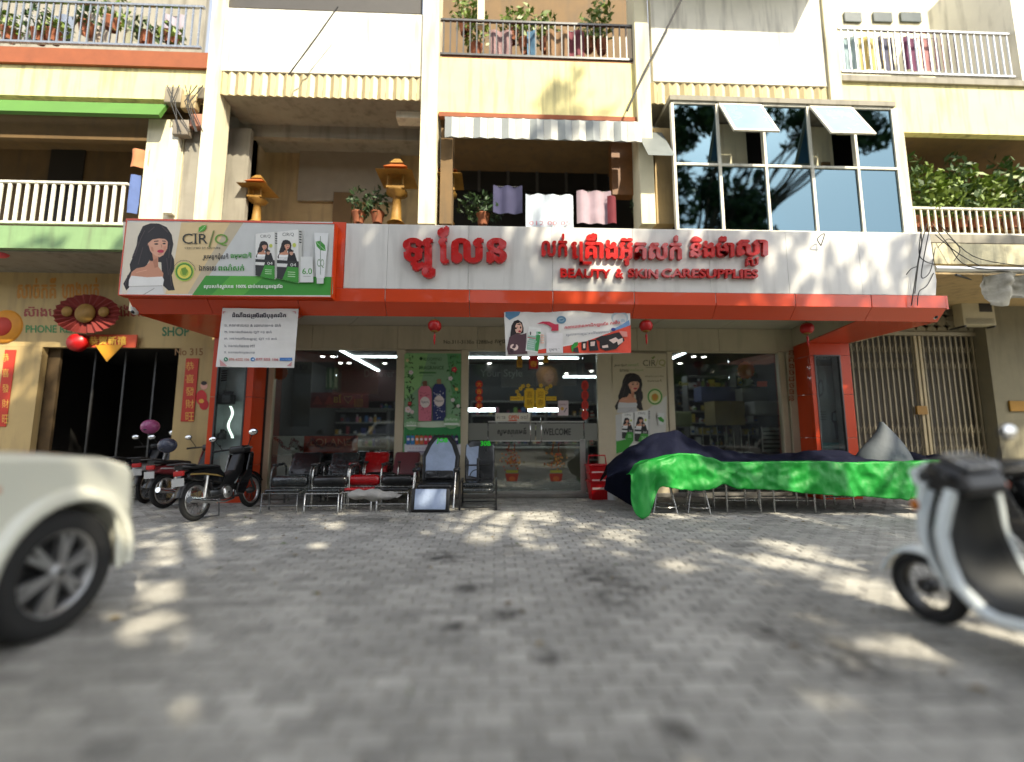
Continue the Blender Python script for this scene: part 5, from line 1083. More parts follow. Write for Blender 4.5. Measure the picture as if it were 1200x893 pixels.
prof_ = [(.34,.30,.24),(.50,.27,.235),(.70,.25,.23),(.86,.27,.23),(.96,.38,.235),(1.0,.52,.235),(1.02,.66,.22),(1.0,.80,.19),(.98,.92,.15)]
ribbon('leg_shield', M('scooter_inner_black', (.004,.005,.005), .6, 0, .1, 5), [[(x+(.08*(abs(v))**2*(-1) if x > .8 else 0), v*w_, z+(.0)) for v in (-1,-.6,0,.6,1)] for x, z, w_ in prof_], th=.03)
for s_ in (-1, 1):
    MB(m_wscoot).tube([(x-(.08 if x > .8 else 0), s_*(w_+.01), z-.005) for x, z, w_ in [(-.1,.42,.2),(.15,.34,.24)]+prof_], [.03]+[.036]*(len(prof_)+1), n=8).build('edge_trim', t)
MB(m_wscoot).prism([(.99,.30),(1.06,.40),(1.12,.6),(1.11,.8),(1.07,.95),(1.02,.95),(1.06,.80),(1.06,.66),(1.04,.50)], -.19, .19).build('front_body', t, bevel=.015)
MB(ink((190,110,30))).ball((1.10,.17,.80), (.03,.05,.04), n=10).build('front_indicator', t)
ribbon('front_apron', m_wscoot, [[(x+.10-.10*v*v, v*w_*1.03, z) for v in (-1,-.5,0,.5,1)] for x, z, w_ in ((.96,.30,.14),(1.02,.42,.22),(1.05,.6,.235),(1.04,.78,.2),(1.0,.95,.15))], th=.02)
MB(m_wscoot).loft([[(x, -w_, z0), (x, -w_*1.05, (z0+z1)/2), (x, -w_*.8, z1), (x, w_*.8, z1), (x, w_*1.05, (z0+z1)/2), (x, w_, z0)] for x, w_, z0, z1 in ((-.42,.05,.62,.70),(-.30,.13,.48,.74),(-.05,.17,.36,.74),(.2,.17,.32,.72),(.34,.14,.30,.66))]).build('rear_body', t)
MB(m_blackv).loft([[(x, -w_, z), (x, -w_*.8, z+.07), (x, w_*.8, z+.07), (x, w_, z)] for x, w_, z in ((-.36,.08,.73),(-.1,.15,.75),(.2,.15,.73),(.36,.1,.70))]).build('seat', t)
MB(m_dsteel).rbox(-.2,.3,-.10,.10,.18,.38,.04).build('engine', t)
MB(m_black).prism([(.80,.90),(.92,.86),(1.10,.92),(1.12,1.02),(1.0,1.10),(.84,1.03)], -.17, .17).build('handlebar_cowl', t, bevel=.04)
T = Matrix.Translation((.90,0,1.075)) @ Matrix.Rotation(R(-28), 4, 'Y')
ip = MB(m_dsteel).rbox(-.10,.09,-.13,.13,-.012,.012,.01, T=T).build('instrument_panel', t); MB(m_black).rbox(-.07,.06,-.10,.10,.013,.018,.004, T=T).build('display', ip)
MB(m_alu).tube([T @ Vector(v) for v in ((-.08,-.11,.018),(.07,-.11,.018),(.07,.11,.018),(-.08,.11,.018))], .006, n=6, closed=True).build('bezel', ip)
[MB(m_wscoot).prism([(.98,.92),(1.12,.92),(1.14,1.02),(1.02,1.09)], a_, a_+.07).build('cowl_side', t, bevel=.02) for a_ in (-.171, .10)]
[MB(m_black).tube([(.80,s_*.36,1.02),(.90,s_*.18,1.0)], .018).build('handle_grip', t) for s_ in (-1,1)]
[MB(m_dsteel).tube([(.84,s_*.34,1.04),(.96,s_*.30,1.06)], .008).build('brake_lever', t) for s_ in (-1,1)]
mirror(t, (.92,-.24,1.02), (.90,-.34,1.24), .075, .05)
MB(ink((190,70,30))).ball((.86,-.17,.93), (.03,.03,.02), n=10).build('indicator', t)
g = PG(1098, 730); an = R(98); t.rotation_euler = (R(-3), 0, an); t.location = (g.x-1.24*cos(an), g.y-1.24*sin(an)+.02, 0)
o = underbone('black motorcycle cut off by the right edge behind the white scooter', m_blkp, ink((60,64,66)), mir=False); o.location = (4.25, 2.35, 0); o.rotation_euler = (R(-4), 0, R(96))
# ---------------------------------------------------------------- white SUV nosing in at the left (local: +x forward, right flank at -y)
t = thing('parked_car', 'pearl white SUV cut off by the left edge, its front wheel and wing showing', 'car', (0,0,0))
WB = 2.75; fx, rx_ = 0.0, -WB; ar = .44; HW = .93
def arch(cx_, n=10): return [(cx_+ar*cos(a), .39+ar*sin(a)) for a in [pi*i/n for i in range(n+1)]]
outline = [(.58,.42),(.60,.62),(.59,.82),(.55,.97),(.45,1.05),(.22,1.11),(-.15,1.15),(-.62,1.19),(-1.2,1.20),(-2.4,1.20),(-3.3,1.16),(-3.62,1.10),(-3.66,.6),(-3.6,.42)]
outline += [(rx_-ar,.30)] + arch(rx_)[::-1][0:0] + [(rx_+ar*cos(a), .39+ar*sin(a)) for a in [pi-pi*i/10 for i in range(11)]] + [(rx_+ar,.30),(fx-ar,.30)] + [(fx+ar*cos(a), .39+ar*sin(a)) for a in [pi-pi*i/10 for i in range(11)]] + [(.48,.30),(.58,.30)]
rings = []
for y, k in ((-HW,0),(-HW,.0),(-.915,.25),(-.88,.45),(-.82,.62),(-.70,.8),(-.5,.93),(0,1),(.5,.93),(.70,.8),(.82,.62),(.88,.45),(.915,.25),(HW,0),(HW,0)):
    e = 1-k; ring = []
    for (x, z) in outline:
        xx = x; zz = z
        if x > .3: xx = x - .34*(x-.3)/.58*e**1.6
        if x < -3.2: xx = x + .2*(-3.2-x)/.46*e**1.6
        if z > .9: zz = .9+(z-.9)*(1-.28*e**1.5)
        ring.append((xx, y, zz))
    rings.append(ring)
rings = rings[1:-1]
MB(m_carw).loft(rings, smooth=True).build('body', t)
for cx_ in (fx, rx_):
    for s_ in (-1, 1):
        rr = [[(cx_+(ar+dr)*cos(a), s_*(HW-.02+dy), .39+(ar+dr)*sin(a)) for dr, dy in ((-.015,.0),(-.012,.05),(.02,.055),(.075,.03),(.11,-.01),(.05,-.04))] for a in [R(-8)+R(196)*i/20 for i in range(21)]]
        MB(m_carw).loft(rr).build('wheel_arch', t)
        MB(m_black).lathe([(ar-.02,-.04*s_),(ar-.02,-.40*s_),(.1,-.40*s_)], (cx_, s_*HW, .39), 'Y', n=28).build('wheel_well', t) if 0 else None
        y0 = s_*(HW-.14); wh = MB(m_black).lathe([(.06,-.1),(.06,.05)], (cx_, y0, .385), 'Y', n=12).build('wheel', t)
        MB(m_tyre).lathe([(.255,-.11),(.32,-.125),(.365,-.11),(.383,-.05),(.385,0),(.383,.05),(.365,.11),(.32,.125),(.255,.11)], (cx_, y0, .385), 'Y', n=44, ring=True).build('tyre', wh)
        b = MB(M('alloy_rim', (.34,.34,.34), .35, .6, .1, 8)).lathe([(.262,-.10),(.268,.0),(.262,.10),(.245,.10),(.235,.0),(.235,-.09)], (cx_, y0, .385), 'Y', n=40, ring=True)
        for k in range(6):
            for d_ in (-.13, .13):
                a = 2*pi*k/6+.3; a2 = a+d_; yy = y0+s_*.085
                b.add([(cx_+.05*cos(a-.4), yy+s_*.015, .385+.05*sin(a-.4)), (cx_+.05*cos(a+.4), yy+s_*.015, .385+.05*sin(a+.4)), (cx_+.245*cos(a2+.06), yy, .385+.245*sin(a2+.06)), (cx_+.245*cos(a2-.06), yy, .385+.245*sin(a2-.06)),
                       (cx_+.05*cos(a-.4), yy-s_*.03, .385+.05*sin(a-.4)), (cx_+.05*cos(a+.4), yy-s_*.03, .385+.05*sin(a+.4)), (cx_+.245*cos(a2+.06), yy-s_*.04, .385+.245*sin(a2+.06)), (cx_+.245*cos(a2-.06), yy-s_*.04, .385+.245*sin(a2-.06))], [(0,1,2,3),(4,7,6,5),(0,4,5,1),(1,5,6,2),(2,6,7,3),(3,7,4,0)])
        b.lathe([(.02,s_*.11),(.06,s_*.105),(.065,s_*.08)], (cx_, y0, .385), 'Y', n=16).build('rim', wh)
        MB(m_dsteel).lathe([(.03,0),(.20,0),(.20,.02*s_)], (cx_, y0+s_*.02, .385), 'Y', n=28).build('brake_disc', wh)
cab = [(-.55,1.14),(-1.35,1.66),(-2.9,1.68),(-3.45,1.14)]
rings = []
for (z, s_) in ((1.10,0),(1.40,.5),(1.64,.92),(1.70,1.0)):
    k = (z-1.12)/.58; x0 = -.55-k*.82; x1 = -3.5+k*.45; yw = .86-.18*k
    rings.append([(x0,-yw*.9,z),(x0-.1,-yw,z),(x1+.15,-yw,z),(x1,-yw*.9,z),(x1,yw*.9,z),(x1+.15,yw,z),(x0-.1,yw,z),(x0,yw*.9,z)])
MB(M('dark_car_glass', (.01,.012,.013), .05, 0, 0, 1, coat=.5)).loft(rings[:3], smooth=False).build('windows', t); MB(m_carw).loft([rings[2], rings[3]], smooth=False).build('roof', t, bevel=.03)
for s_ in (-1,1):
    for xa, xb in ((-.60,-1.32),(-1.95,-2.0),(-2.75,-2.75)): MB(m_carw).tube([(xa, s_*.865, 1.13), (xb, s_*.70, 1.66)], .035, n=6).build('pillar', t)
    MB(m_carw).rbox(-.82,-.62,s_*1.0-.09,s_*1.0+.09,1.12,1.28,.05).build('side_mirror', t)
    MB(M('headlight_lens', (.5,.52,.55), .1, .3, 0, 1)).rbox(.32,.54,s_*.66-.10,s_*.72+.10,.78,.90,.04).build('headlight', t)
MB(m_black).rbox(.55,.615,-.45,.45,.50,.74,.02).build('grille', t); MB(m_dsteel).rbox(-3.5,.62,-.70,.70,.22,.36,.03).build('underbody', t)
MB(m_black).box(-3.3,.5,-.60,.60,.361,.80).build('chassis', t); MB(ink((200,200,200))).box(.617,.625,-.2,.2,.42,.49).build('number_plate', t)
MB(m_cable).tube([(x, -.80-.02*(x < 0), 1.105-.02*max(0,x)) if 0 else (x, -.815, z) for x, z in ((.42,.985),(.25,1.035),(-.15,1.065),(-.6,1.09))], .004, n=5).tube([(.40,-.925,.62),(.41,-.915,.80)], .004, n=5).build('panel_seam', t); MB(ink((200,110,40))).rbox(-.52,-.44,-.936,-.925,.93,.96,.004).build('side_repeater', t)
t.rotation_euler = (0,0,R(90)); 
t.location = (-3.61, 2.98, 0)
# ---------------------------------------------------------------- upper storeys: four row houses over the shop and one on either side
YF, YR = 7.7, 9.4                             # balcony fronts, recess walls
def house(label, px): return thing('row_house', label, 'building', (P(px,100,YF).x, YF, 4.4))
def pb(h, name, px0, px1, py0, py1, y, d, m, bevel=0):
    x0, x1, z0, z1 = XZ(px0, px1, py0, py1, y); return MB(m).box(x0, x1, y, y+d, z0, z1).build(name, h, bevel=bevel)
def pbx(px0, px1, py0, py1, y): return XZ(px0, px1, py0, py1, y)
def slab(h, name, px0, px1, py, y, th, m, yb=YR+.4):     # horizontal slab whose front lower edge is seen at py
    x0, x1 = P(px0, py, y).x, P(px1, py, y).x; z = P((px0+px1)/2, py, y).z; return MB(m).box(x0, x1, y, yb, z, z+th).build(name, h)
def rail(h, px0, px1, py0, py1, y, n, m, bars='baluster', r_=.012, sq=False):
    x0, x1, z0, z1 = XZ(px0, px1, py0, py1, y)
    MB(m).box(x0, x1, y-.02, y+.03, z1-.04, z1).build('handrail', h); MB(m).box(x0, x1, y-.02, y+.03, z0, z0+.04).build('bottom_rail', h)
    me = MB(m).box(-r_, r_, -.012, .012, 0, z1-z0-.082).mesh(bars)
    for i in range(n): o = bpy.data.objects.new(bars, me); o.location = Vector((x0+(x1-x0)*(i+.5)/n, y+.005, z0+.041))-h.location; o.parent = h; col.objects.link(o)
def plant(label, px, py0, py1, y, rx, m=m_leaf2, n=260, grp=None, pot=True, ry=.25, size=.12):
    a, b_ = P(px, py1, y), P(px, py0, y); t = thing('potted_plant', label, 'plant', (a.x, y, a.z), 0, grp)
    MB(m).leaves((a.x, y, (a.z+b_.z)/2+.05), (rx, ry, (b_.z-a.z)/2), n, size).build('foliage', t, fix=False)
    MB(m_bark).tube([(a.x, y, a.z+.1), (a.x+.03, y, (a.z+b_.z)/2)], .015, n=5).tube([(a.x, y, a.z+.1), (a.x-.12, y+.03, (a.z+b_.z)/2+.1)], .01, n=5).build('stem', t)
    if pot: MB(M('terracotta', s2l((150,90,60)), .8)).lathe([(.09,0),(.13,.2),(.14,.22),(.11,.22),(.1,.05)], (a.x, y, a.z), n=14).build('pot', t)
    return t
def laundry(label, px0, px1, py0, py1, y, c, grp='laundry hung on the balconies'):
    x0, x1, z0, z1 = XZ(px0, px1, py0, py1, y); t = thing('hanging_cloth', label, 'laundry', ((x0+x1)/2, y, z1), 0, grp)
    cloth_sheet(x0, x1, z0, z1, y, lambda x, z: .03*sin(x*22)+.02*noise.noise(Vector((x*6,0,z*6))), M('laundry_%d_%d_%d' % c, s2l(c), .9, 0, .1, 4), 12, 8).build('cloth', t, fix=False)
    MB(m_steel).tube([(x0,y+.02,z1),(x1,y+.02,z1)], .006, n=5).build('rod', t)
# --- house A: far left, cream parapet over the neighbour's shop
A = house('cream row house at the far left, its brown edged balcony full of plants', 110)
xa0 = -13.0; xa1 = P(246, 100, YF).x
def pbw(h, name, x0, px1, py0, py1, y, d, m, bevel=0):
    _, x1, z0, z1 = XZ(px1-100, px1, py0, py1, y); z0 = P(110, py1, y).z; z1 = P(110, py0, y).z; return MB(m).box(x0, x1, y, y+d, z0, z1).build(name, h, bevel=bevel)
pbw(A, 'parapet', xa0, 243, 76, 114, YF, .12, m_cream); pbw(A, 'edge_band', xa0, 245, 57.5, 75.5, YF-.06, .3, m_brick)
slab(A, 'balcony_slab', -260, 243, 113, YF+.13, .14, m_brown)
MB(m_greyw).box(xa0, xa1, YF+.02, YR+.4, P(110,60,YF).z-.2, P(110,60,YF).z-.02).build('upper_slab', A)
rail(A, -60, 238, 2, 52, YF+.05, 34, m_steel); pbw(A, 'wall', xa0, 243, -90, 75, YR+.3, .1, m_greyw)
q = pbx(-250, 238, 112, 230, YR); MB(m_brown).box(xa0, xa1, YR, YR+.1, 3.2, q[3]+.3).build('wall', A)
MB(m_brown).box(xa0, P(240,180,YF).x, YF+.4, YF+.5, P(110,150,YF).z+.05, P(110,114,YF).z).build('lintel', A)
aw = thing('green_awning', 'rolled green awning under the cream parapet at the far left', 'awning', (P(95,125,YF).x, YF-.1, P(95,134,YF-.1).z))
x0, x1, z0, z1 = XZ(-120, 190, 113, 133, YF-.12); MB(m_green).prism([(YF-.18, z0), (YF-.02, z1), (YF+.04, z1), (YF-.12, z0-.03)], x0, x1, axis='X').build('cover', aw)
rail(A, -80, 148, 212, 262, YF+.05, 22, m_whitew, r_=.028)
pbw(A, 'balcony_edge', xa0, 152, 266, 292, YF, .2, m_greensl); MB(m_greyw).box(xa0, P(152,280,YF).x, YF+.2, YR, P(70,292,YF).z, P(70,280,YF).z).build('balcony_floor', A)
MB(M('dark_doorway', (.03,.025,.02), .7)).box(P(60,180,YR-.02).x, P(100,180,YR-.02).x, YR-.03, YR, P(80,262,YR).z, P(80,150,YR).z).build('door', A)
for px0, px1, m in ((168,212,m_cream2),(214,248,m_greyw)):
    x0, x1, z0, z1 = XZ(px0, px1, 140, 262, YF+.1); MB(m).box(x0, x1, YF+.1, YF+.5, 3.4, z1).build('column', A)
MB(m_whitew).box(P(196,200,YF).x, P(206,200,YF).x, YF-.02, YF+.08, P(200,250,YF).z, P(200,150,YF).z).build('drain_pipe', A)
t = thing('electric_meter_box', 'cluster of weathered meter boxes and cables high on the column left of the white panel', 'meter box', (P(212,130,YF).x, YF, P(212,150,YF).z))
for px, py, c, s_ in ((204,112,(150,140,120),.16),(222,120,(170,150,110),.14),(232,142,(176,120,96),.13),(213,150,(140,130,116),.15),(240,110,(120,110,90),.12)):
    q = P(px, py, YF-.05); MB(ink(c)).rbox(q.x-s_, q.x+s_*.9, YF-.08, YF+.06, q.z-s_, q.z+s_, .02).build('box', t)
for i in range(7):
    q = P(196+i*7, 100, YF-.12); MB(m_cable).tube([(q.x, YF-.12, q.z), (q.x+rng.uniform(-.2,.2), YF-.15, q.z-.35), (q.x+rng.uniform(-.3,.3), YF-.1, q.z-.9)], .009, n=5).build('cable', t)
laundry('blue cloth hanging beside the white column', 152, 162, 205, 250, YF+.1, (90,110,160)); laundry('small orange cloth above the blue one', 154, 176, 175, 196, YF+.12, (196,130,90))
for i, (px, py0, py1) in enumerate(((10,20,48),(45,10,50),(62,25,50),(100,-10,40),(130,-10,35),(170,28,52),(200,35,52))): plant(['potted plant at the very left end of the top balcony rail','taller potted plant second along the top left balcony rail','low potted plant third along the top left balcony rail','high leafy plant above the middle of the top left rail','high leafy plant right of the middle of the top left rail','low plant before the last one on the top left rail','last potted plant beside the white pilaster at the top left'][i], px, py0, py1, YF+.35, .28, m_leaf2 if i % 2 == 0 else m_leaf, 90, 'potted plants on the top left balcony', size=.16)
for i in range(5): laundry(['grey cloth behind the left end of the top left rail','blue grey cloth second behind the top left rail','sand coloured cloth in the middle behind the top left rail','olive grey cloth fourth behind the top left rail','lilac grey cloth nearest the white pilaster behind the top left rail'][i], 15+i*44, 40+i*44, 18, 50, YF+.5, [(150,150,150),(120,130,150),(170,160,150),(140,140,120),(160,150,160)][i], 'faded cloths behind the top left rail')
# --- house B: big white panel
B = house('row house with a large blank white front panel and striped metal valance', 375)
pb(B, 'front_panel', 256, 497, 13, 86, YF-.05, .12, m_whitew); pb(B, 'dark_louvre', 262, 495, -70, 12, YF, .1, M('dark_louvre', (.07,.065,.06), .6))
def valance(h, px0, px1, py0, py1, y, n, m1, m2):
    x0, x1, z0, z1 = XZ(px0, px1, py0, py1, y)
    w_ = (x1-x0)/n
    for i in range(n): MB(m1 if i % 2 else m2).prism([(x0+i*w_+.002, y+.02), (x0+(i+.5)*w_, y-.015), (x0+(i+1)*w_-.002, y+.02), (x0+(i+.5)*w_, y+.03)], z0, z1, axis='Z').build('valance_strip', h)
m_va = M('valance_light', s2l((214,202,160)), .6, 0, .1, 4); m_vb = M('valance_dark', s2l((176,160,118)), .6, 0, .1, 4)
valance(B, 256, 497, 88, 114, YF-.03, 26, m_va, m_vb)
slab(B, 'ceiling_slab', 256, 497, 115, YF+.02, .16, m_greyw)
MB(m_greyw).box(P(256,200,8.5).x, P(497,200,8.5).x, 8.5, 8.62, P(380,162,8.5).z, P(380,140,8.5).z).build('beam', B)
MB(m_tan).box(P(250,200,YR).x, P(500,200,YR).x, YR, YR+.1, 3.2, P(380,110,YR).z).build('wall', B)
pb(B, 'side_wall', 252, 290, 150, 262, YF+.6, .1, m_greyw); pb(B, 'wall_panel', 350, 468, 168, 236, YR-.08, .05, M('taupe_panel', s2l((150,140,122)), .7))
pb(B, 'door', 390, 412, 225, 262, YR-.1, .04, m_brown); 
pb(B, 'pilaster', 494, 513, -70, 262, YF-.12, .5, m_cream2); pb(B, 'pilaster', 241, 256, -70, 262, YF-.1, .4, m_cream2)
MB(m_cable).tube([P(396,8,YF-.4), P(370,45,YF-.35), P(338,88,YF-.3)], .012, n=5).build('stay_cable', B)  # dark tube in place of a wire's shadow slanting across the panel
t = thing('air_conditioner', 'pale air conditioner unit hanging under the ceiling beside the pilaster', 'air conditioner', tuple(P(480,132,YF+.3))); pb(t, 'case', 464, 494, 122, 138, YF+.3, .25, m_whitew, .02)
def shrine(label, px, py0, py1, y, wpx, post=True):
    c = P(px, py1, y); top = P(px, py0, y); h = top.z-c.z; w_ = (P(px+wpx/2, py1, y).x-P(px-wpx/2, py1, y).x)/2
    t = thing('spirit_house', label, 'spirit house', tuple(c), 0, 'golden spirit houses on the balconies')
    MB(m_gold).lathe([(w_*.5,0),(w_*.3,h*.05),(w_*.22,h*.4),(w_*.6,h*.45),(w_*.6,h*.48)], tuple(c), n=12).build('pedestal', t)
    z = c.z+h*.48
    MB(m_gold).box(c.x-w_*.5, c.x+w_*.5, y-w_*.5, y+w_*.5, z, z+h*.03).box(c.x-w_*.25, c.x+w_*.25, y-w_*.1, y+w_*.3, z+h*.03, z+h*.2).build('shrine_room', t)
    for sx_ in (-1,1): MB(m_gold).tube([(c.x+sx_*w_*.42, y-w_*.42, z+h*.03), (c.x+sx_*w_*.42, y-w_*.42, z+h*.2)], w_*.06, n=6).build('column', t)
    for k, (s_, z0_) in enumerate(((1.0,.2),(.66,.30),(.38,.40))):
        zz = z+h*z0_; a = w_*s_
        MB(m_gold if k != 1 else M('roof_red_gold', s2l((170,90,40)), .5)).loft([[(c.x-a,y-a,zz),(c.x+a,y-a,zz),(c.x+a,y+a,zz),(c.x-a,y+a,zz)], [(c.x-a*.45,y-a*.45,zz+h*.09),(c.x+a*.45,y-a*.45,zz+h*.09),(c.x+a*.45,y+a*.45,zz+h*.09),(c.x-a*.45,y+a*.45,zz+h*.09)]], smooth=False).build('roof_tier', t)
    MB(m_gold).lathe([(w_*.12,z-c.z+h*.48),(w_*.01,h)], tuple(c), n=8).build('spire', t)
shrine('golden spirit house left of the tall pale pilaster', 464, 186, 262, YF+.4, 42); shrine('darker golden spirit house right of the tall pale pilaster', 524, 190, 262, YF+.35, 36); shrine('small golden spirit house beneath the ceiling left of the white panel centre', 300, 205, 262, YF+.7, 34)
for px, lab in ((420,'dark leafy plant left of the golden spirit house'),(442,'low dark plant touching the golden spirit house')): plant(lab, px, 222, 262, YF+.6, .25, m_leafd, 120)
# --- house C: yellow parapet, dark recess
C_ = house('yellow row house with a plant filled balcony above a dark open recess', 630)
pb(C_, 'parapet', 514, 748, 71, 136, YF, .14, m_cream); rail(C_, 516, 745, 26, 68, YF+.05, 30, m_dsteel); pb(C_, 'wall', 512, 750, -90, 70, YR+.2, .1, m_brown)
pb(C_, 'balcony_core', 514, 748, 70.2, 72, YF+.02, 1.5, m_brick); pb(C_, 'band', 514, 748, 134, 139, YF-.04, .1, m_brick)
slab(C_, 'ceiling_slab', 514, 748, 136, YF+.15, .14, m_brown)
valance(C_, 521, 752, 140, 163, YF-.22, 14, M('white_valance', s2l((206,206,196)), .5, 0, .1, 3), M('grey_valance', s2l((150,156,156)), .5, 0, .1, 3))
MB(MC['grey_valance']).box(P(521,140,YF-.2).x, P(752,140,YF-.2).x, YF-.18, YF-.02, P(640,141,YF-.2).z, P(640,139,YF-.2).z).build('awning_top', C_)
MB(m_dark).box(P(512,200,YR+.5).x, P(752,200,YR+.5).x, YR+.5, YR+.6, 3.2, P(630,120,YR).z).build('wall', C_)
pb(C_, 'column', 516, 530, 150, 262, YF+.02, .3, m_brown); pb(C_, 'timber_column', 717, 744, 166, 228, YF+.3, .2, m_wood); pb(C_, 'column', 768, 790, 150, 262, YF+.05, .3, m_tan)
pb(C_, 'window_frame', 540, 712, 170, 224, YR+.3, .04, M('black_frame', (.02,.02,.02), .6))
for i in range(5): pb(C_, 'window_bar', 560+i*34, 563+i*34, 170, 224, YR+.27, .03, M('grey_bar', (.10,.10,.10), .5))
pb(C_, 'pilaster', 746, 762, -70, 262, YF-.1, .45, m_cream2)
MB(M('grey_tin_sheet', s2l((120,126,126)), .4, .3, .1, 4)).prism([(YF-.5, P(770,190,YF-.3).z), (YF-.5+.02, P(770,190,YF-.3).z+.03), (YF+.2, P(770,140,YF).z), (YF+.2, P(770,140,YF).z-.03)], P(752,160,YF-.2).x, P(782,160,YF-.2).x, axis='X').build('tin_awning', C_)
laundry('pale banner sheet with faint pink numbers over the dark recess rail', 616, 672, 228, 268, YF+.1, (196,206,216)); 
p = Print(YF+.04); p.text('012 00 05', 620, 259, 668, 264, (190,110,120)); p.build('lettering', C_)
laundry('small dark blue cloth hanging left of the pale banner sheet', 578, 612, 218, 250, YF+.2, (60,60,90)); laundry('pale pink cloth hanging right of the pale banner sheet', 676, 716, 224, 262, YF+.2, (170,150,160)); laundry('dark red cloth near the timber column', 712, 722, 230, 262, YF+.15, (110,40,50))
plant('dark bushy plant on the ledge of the dark recess', 566, 226, 264, YF+.4, .5, m_leafd, 300); plant('dark plant at the foot of the timber column', 756, 228, 262, YF+.4, .3, m_leafd, 120)
for i, (px, a, b_) in enumerate(((545,-5,40),(558,10,66),(600,15,50),(615,10,60),(640,20,60),(690,20,60),(705,-10,62))): plant(['high plant at the left end above the yellow parapet','tall plant against the balcony column above the yellow parapet','bushy plant just right of the balcony column','plant above the blue cloth over the yellow parapet','plant above the brown cloth over the yellow parapet','low plant at the right end above the yellow parapet','high plant at the top right corner above the yellow parapet'][i], px, a, b_, YF+.4, .3, m_leaf2, 150, 'potted plants above the yellow parapet', size=.15)
for i, (a, b_, c) in enumerate(((575,600,(150,120,120)),(618,628,(90,130,160)),(640,665,(140,110,80)),(665,685,(120,60,70)))): laundry(['dusty pink cloth above the yellow parapet','blue cloth above the yellow parapet','brown cloth above the yellow parapet','crimson cloth above the yellow parapet'][i], a, b_, 36, 66, YF+.2, c, 'cloths above the yellow parapet')
pb(C_, 'balcony_column', 560, 568, -80, 30, YF+.1, .1, m_cream2)
# --- house D: pale panel and window wall
D_ = house('row house with a pale panelled front above a glazed box of dark windows', 865)
pb(D_, 'front_panel', 762, 968, -80, 98, YF-.05, .12, m_whitew); valance(D_, 762, 972, 100, 124, YF-.03, 24, m_va, m_vb)
MB(m_whitew).box(P(735,-70,YF-.7).x, P(1000,-70,YF-.7).x, YF-1.35, YF-.06, P(850,-60,YF-.7).z+.6, P(850,-60,YF-.7).z+.7).build('roof_overhang', D_)
slab(D_, 'ceiling_slab', 762, 972, 125, YF+.1, .14, m_greyw); MB(m_tan).box(P(762,200,YR).x, P(1050,200,YR).x, YR, YR+.1, 3.2, P(860,110,YR).z).build('wall', D_)
YWn = 7.45; cols_px = [(791,840),(843,894),(896,947),(950,1000),(1003,1046)]
rows_px = [(125,193),(197,270)]
fr = m_whitew
def WX(px, py): return P(px, py, YWn)
lean = [(0,0),(0,0)]
xt = [P(a, 160, YWn).x for a in (789, 841.5, 895, 948.5, 1001.5, 1048)]
zt_ = [P(915, a, YWn).z for a in (124, 195, 272)]
for i, x in enumerate(xt): MB(fr).box(x-.025, x+.025, YWn-.02, YWn+.06, zt_[2], zt_[0]).build('window_mullion', D_)
for z in zt_:
    for a, b_ in zip(xt, xt[1:]): MB(fr).box(a+.026, b_-.026, YWn-.018, YWn+.055, z-.022, z+.022).build('window_rail', D_)
for i in range(5):
    for j in range(2):
        x0, x1, z1, z0 = xt[i]+.027, xt[i+1]-.027, zt_[j]-.024, zt_[j+1]+.024
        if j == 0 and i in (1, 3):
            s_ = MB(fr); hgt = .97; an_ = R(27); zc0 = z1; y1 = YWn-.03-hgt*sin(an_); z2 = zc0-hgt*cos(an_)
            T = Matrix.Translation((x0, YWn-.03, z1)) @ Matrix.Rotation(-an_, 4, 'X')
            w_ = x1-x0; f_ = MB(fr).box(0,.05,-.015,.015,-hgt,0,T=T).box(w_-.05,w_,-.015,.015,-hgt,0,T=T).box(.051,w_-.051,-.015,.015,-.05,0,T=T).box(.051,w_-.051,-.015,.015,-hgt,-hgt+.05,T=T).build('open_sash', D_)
            MB(M('pale_blue_film_glass', s2l((130,178,226)), .25, 0, .1, 2)).box(.052,w_-.052,-.008,.008,-hgt+.052,-.052,T=T).build('pane', f_)  # plain opaque pale blue in place of see-through glass
            MB(m_cream2).box(x0, x1, YWn+.5, YWn+.52, z0-.1, z1).build('room_curtain', D_)
            if i == 3: MB(m_brown).box(x0+.55, x0+.72, YWn+.46, YWn+.49, z0, z0+.4).build('room_shutter', D_)
        else: MB(m_bglass).box(x0, x1, YWn+.01, YWn+.02, z0, z1).build('pane', D_)
MB(m_dark).box(xt[0], xt[-1], YWn+.8, YWn+.85, zt_[2], zt_[0]+.1).build('room_back', D_); MB(m_greyw).box(xt[0]-.05, xt[-1]+.05, YWn-.05, YR, zt_[0]+.024, zt_[0]+.12).build('window_box_top', D_); MB(m_greyw).box(xt[0]-.05, xt[-1]+.05, YWn-.05, YR, zt_[2]-.15, zt_[2]-.024).build('window_box_base', D_); MB(m_cream2).box(xt[-1]+.027, xt[-1]+.2, YWn, YR, 3.2, zt_[0]+.02).build('window_box_side', D_)
pb(D_, 'pilaster', 966, 980, -70, 124, YF-.1, .4, m_cream2)
MB(m_cable).tube([P(808,-20,YF-.5), P(778,40,YF-.4), P(752,90,YF-.3), P(735,130,YF-.3)], .02, n=5).build('stay_cable', D_)  # thin black tube slanting down past the panel edge
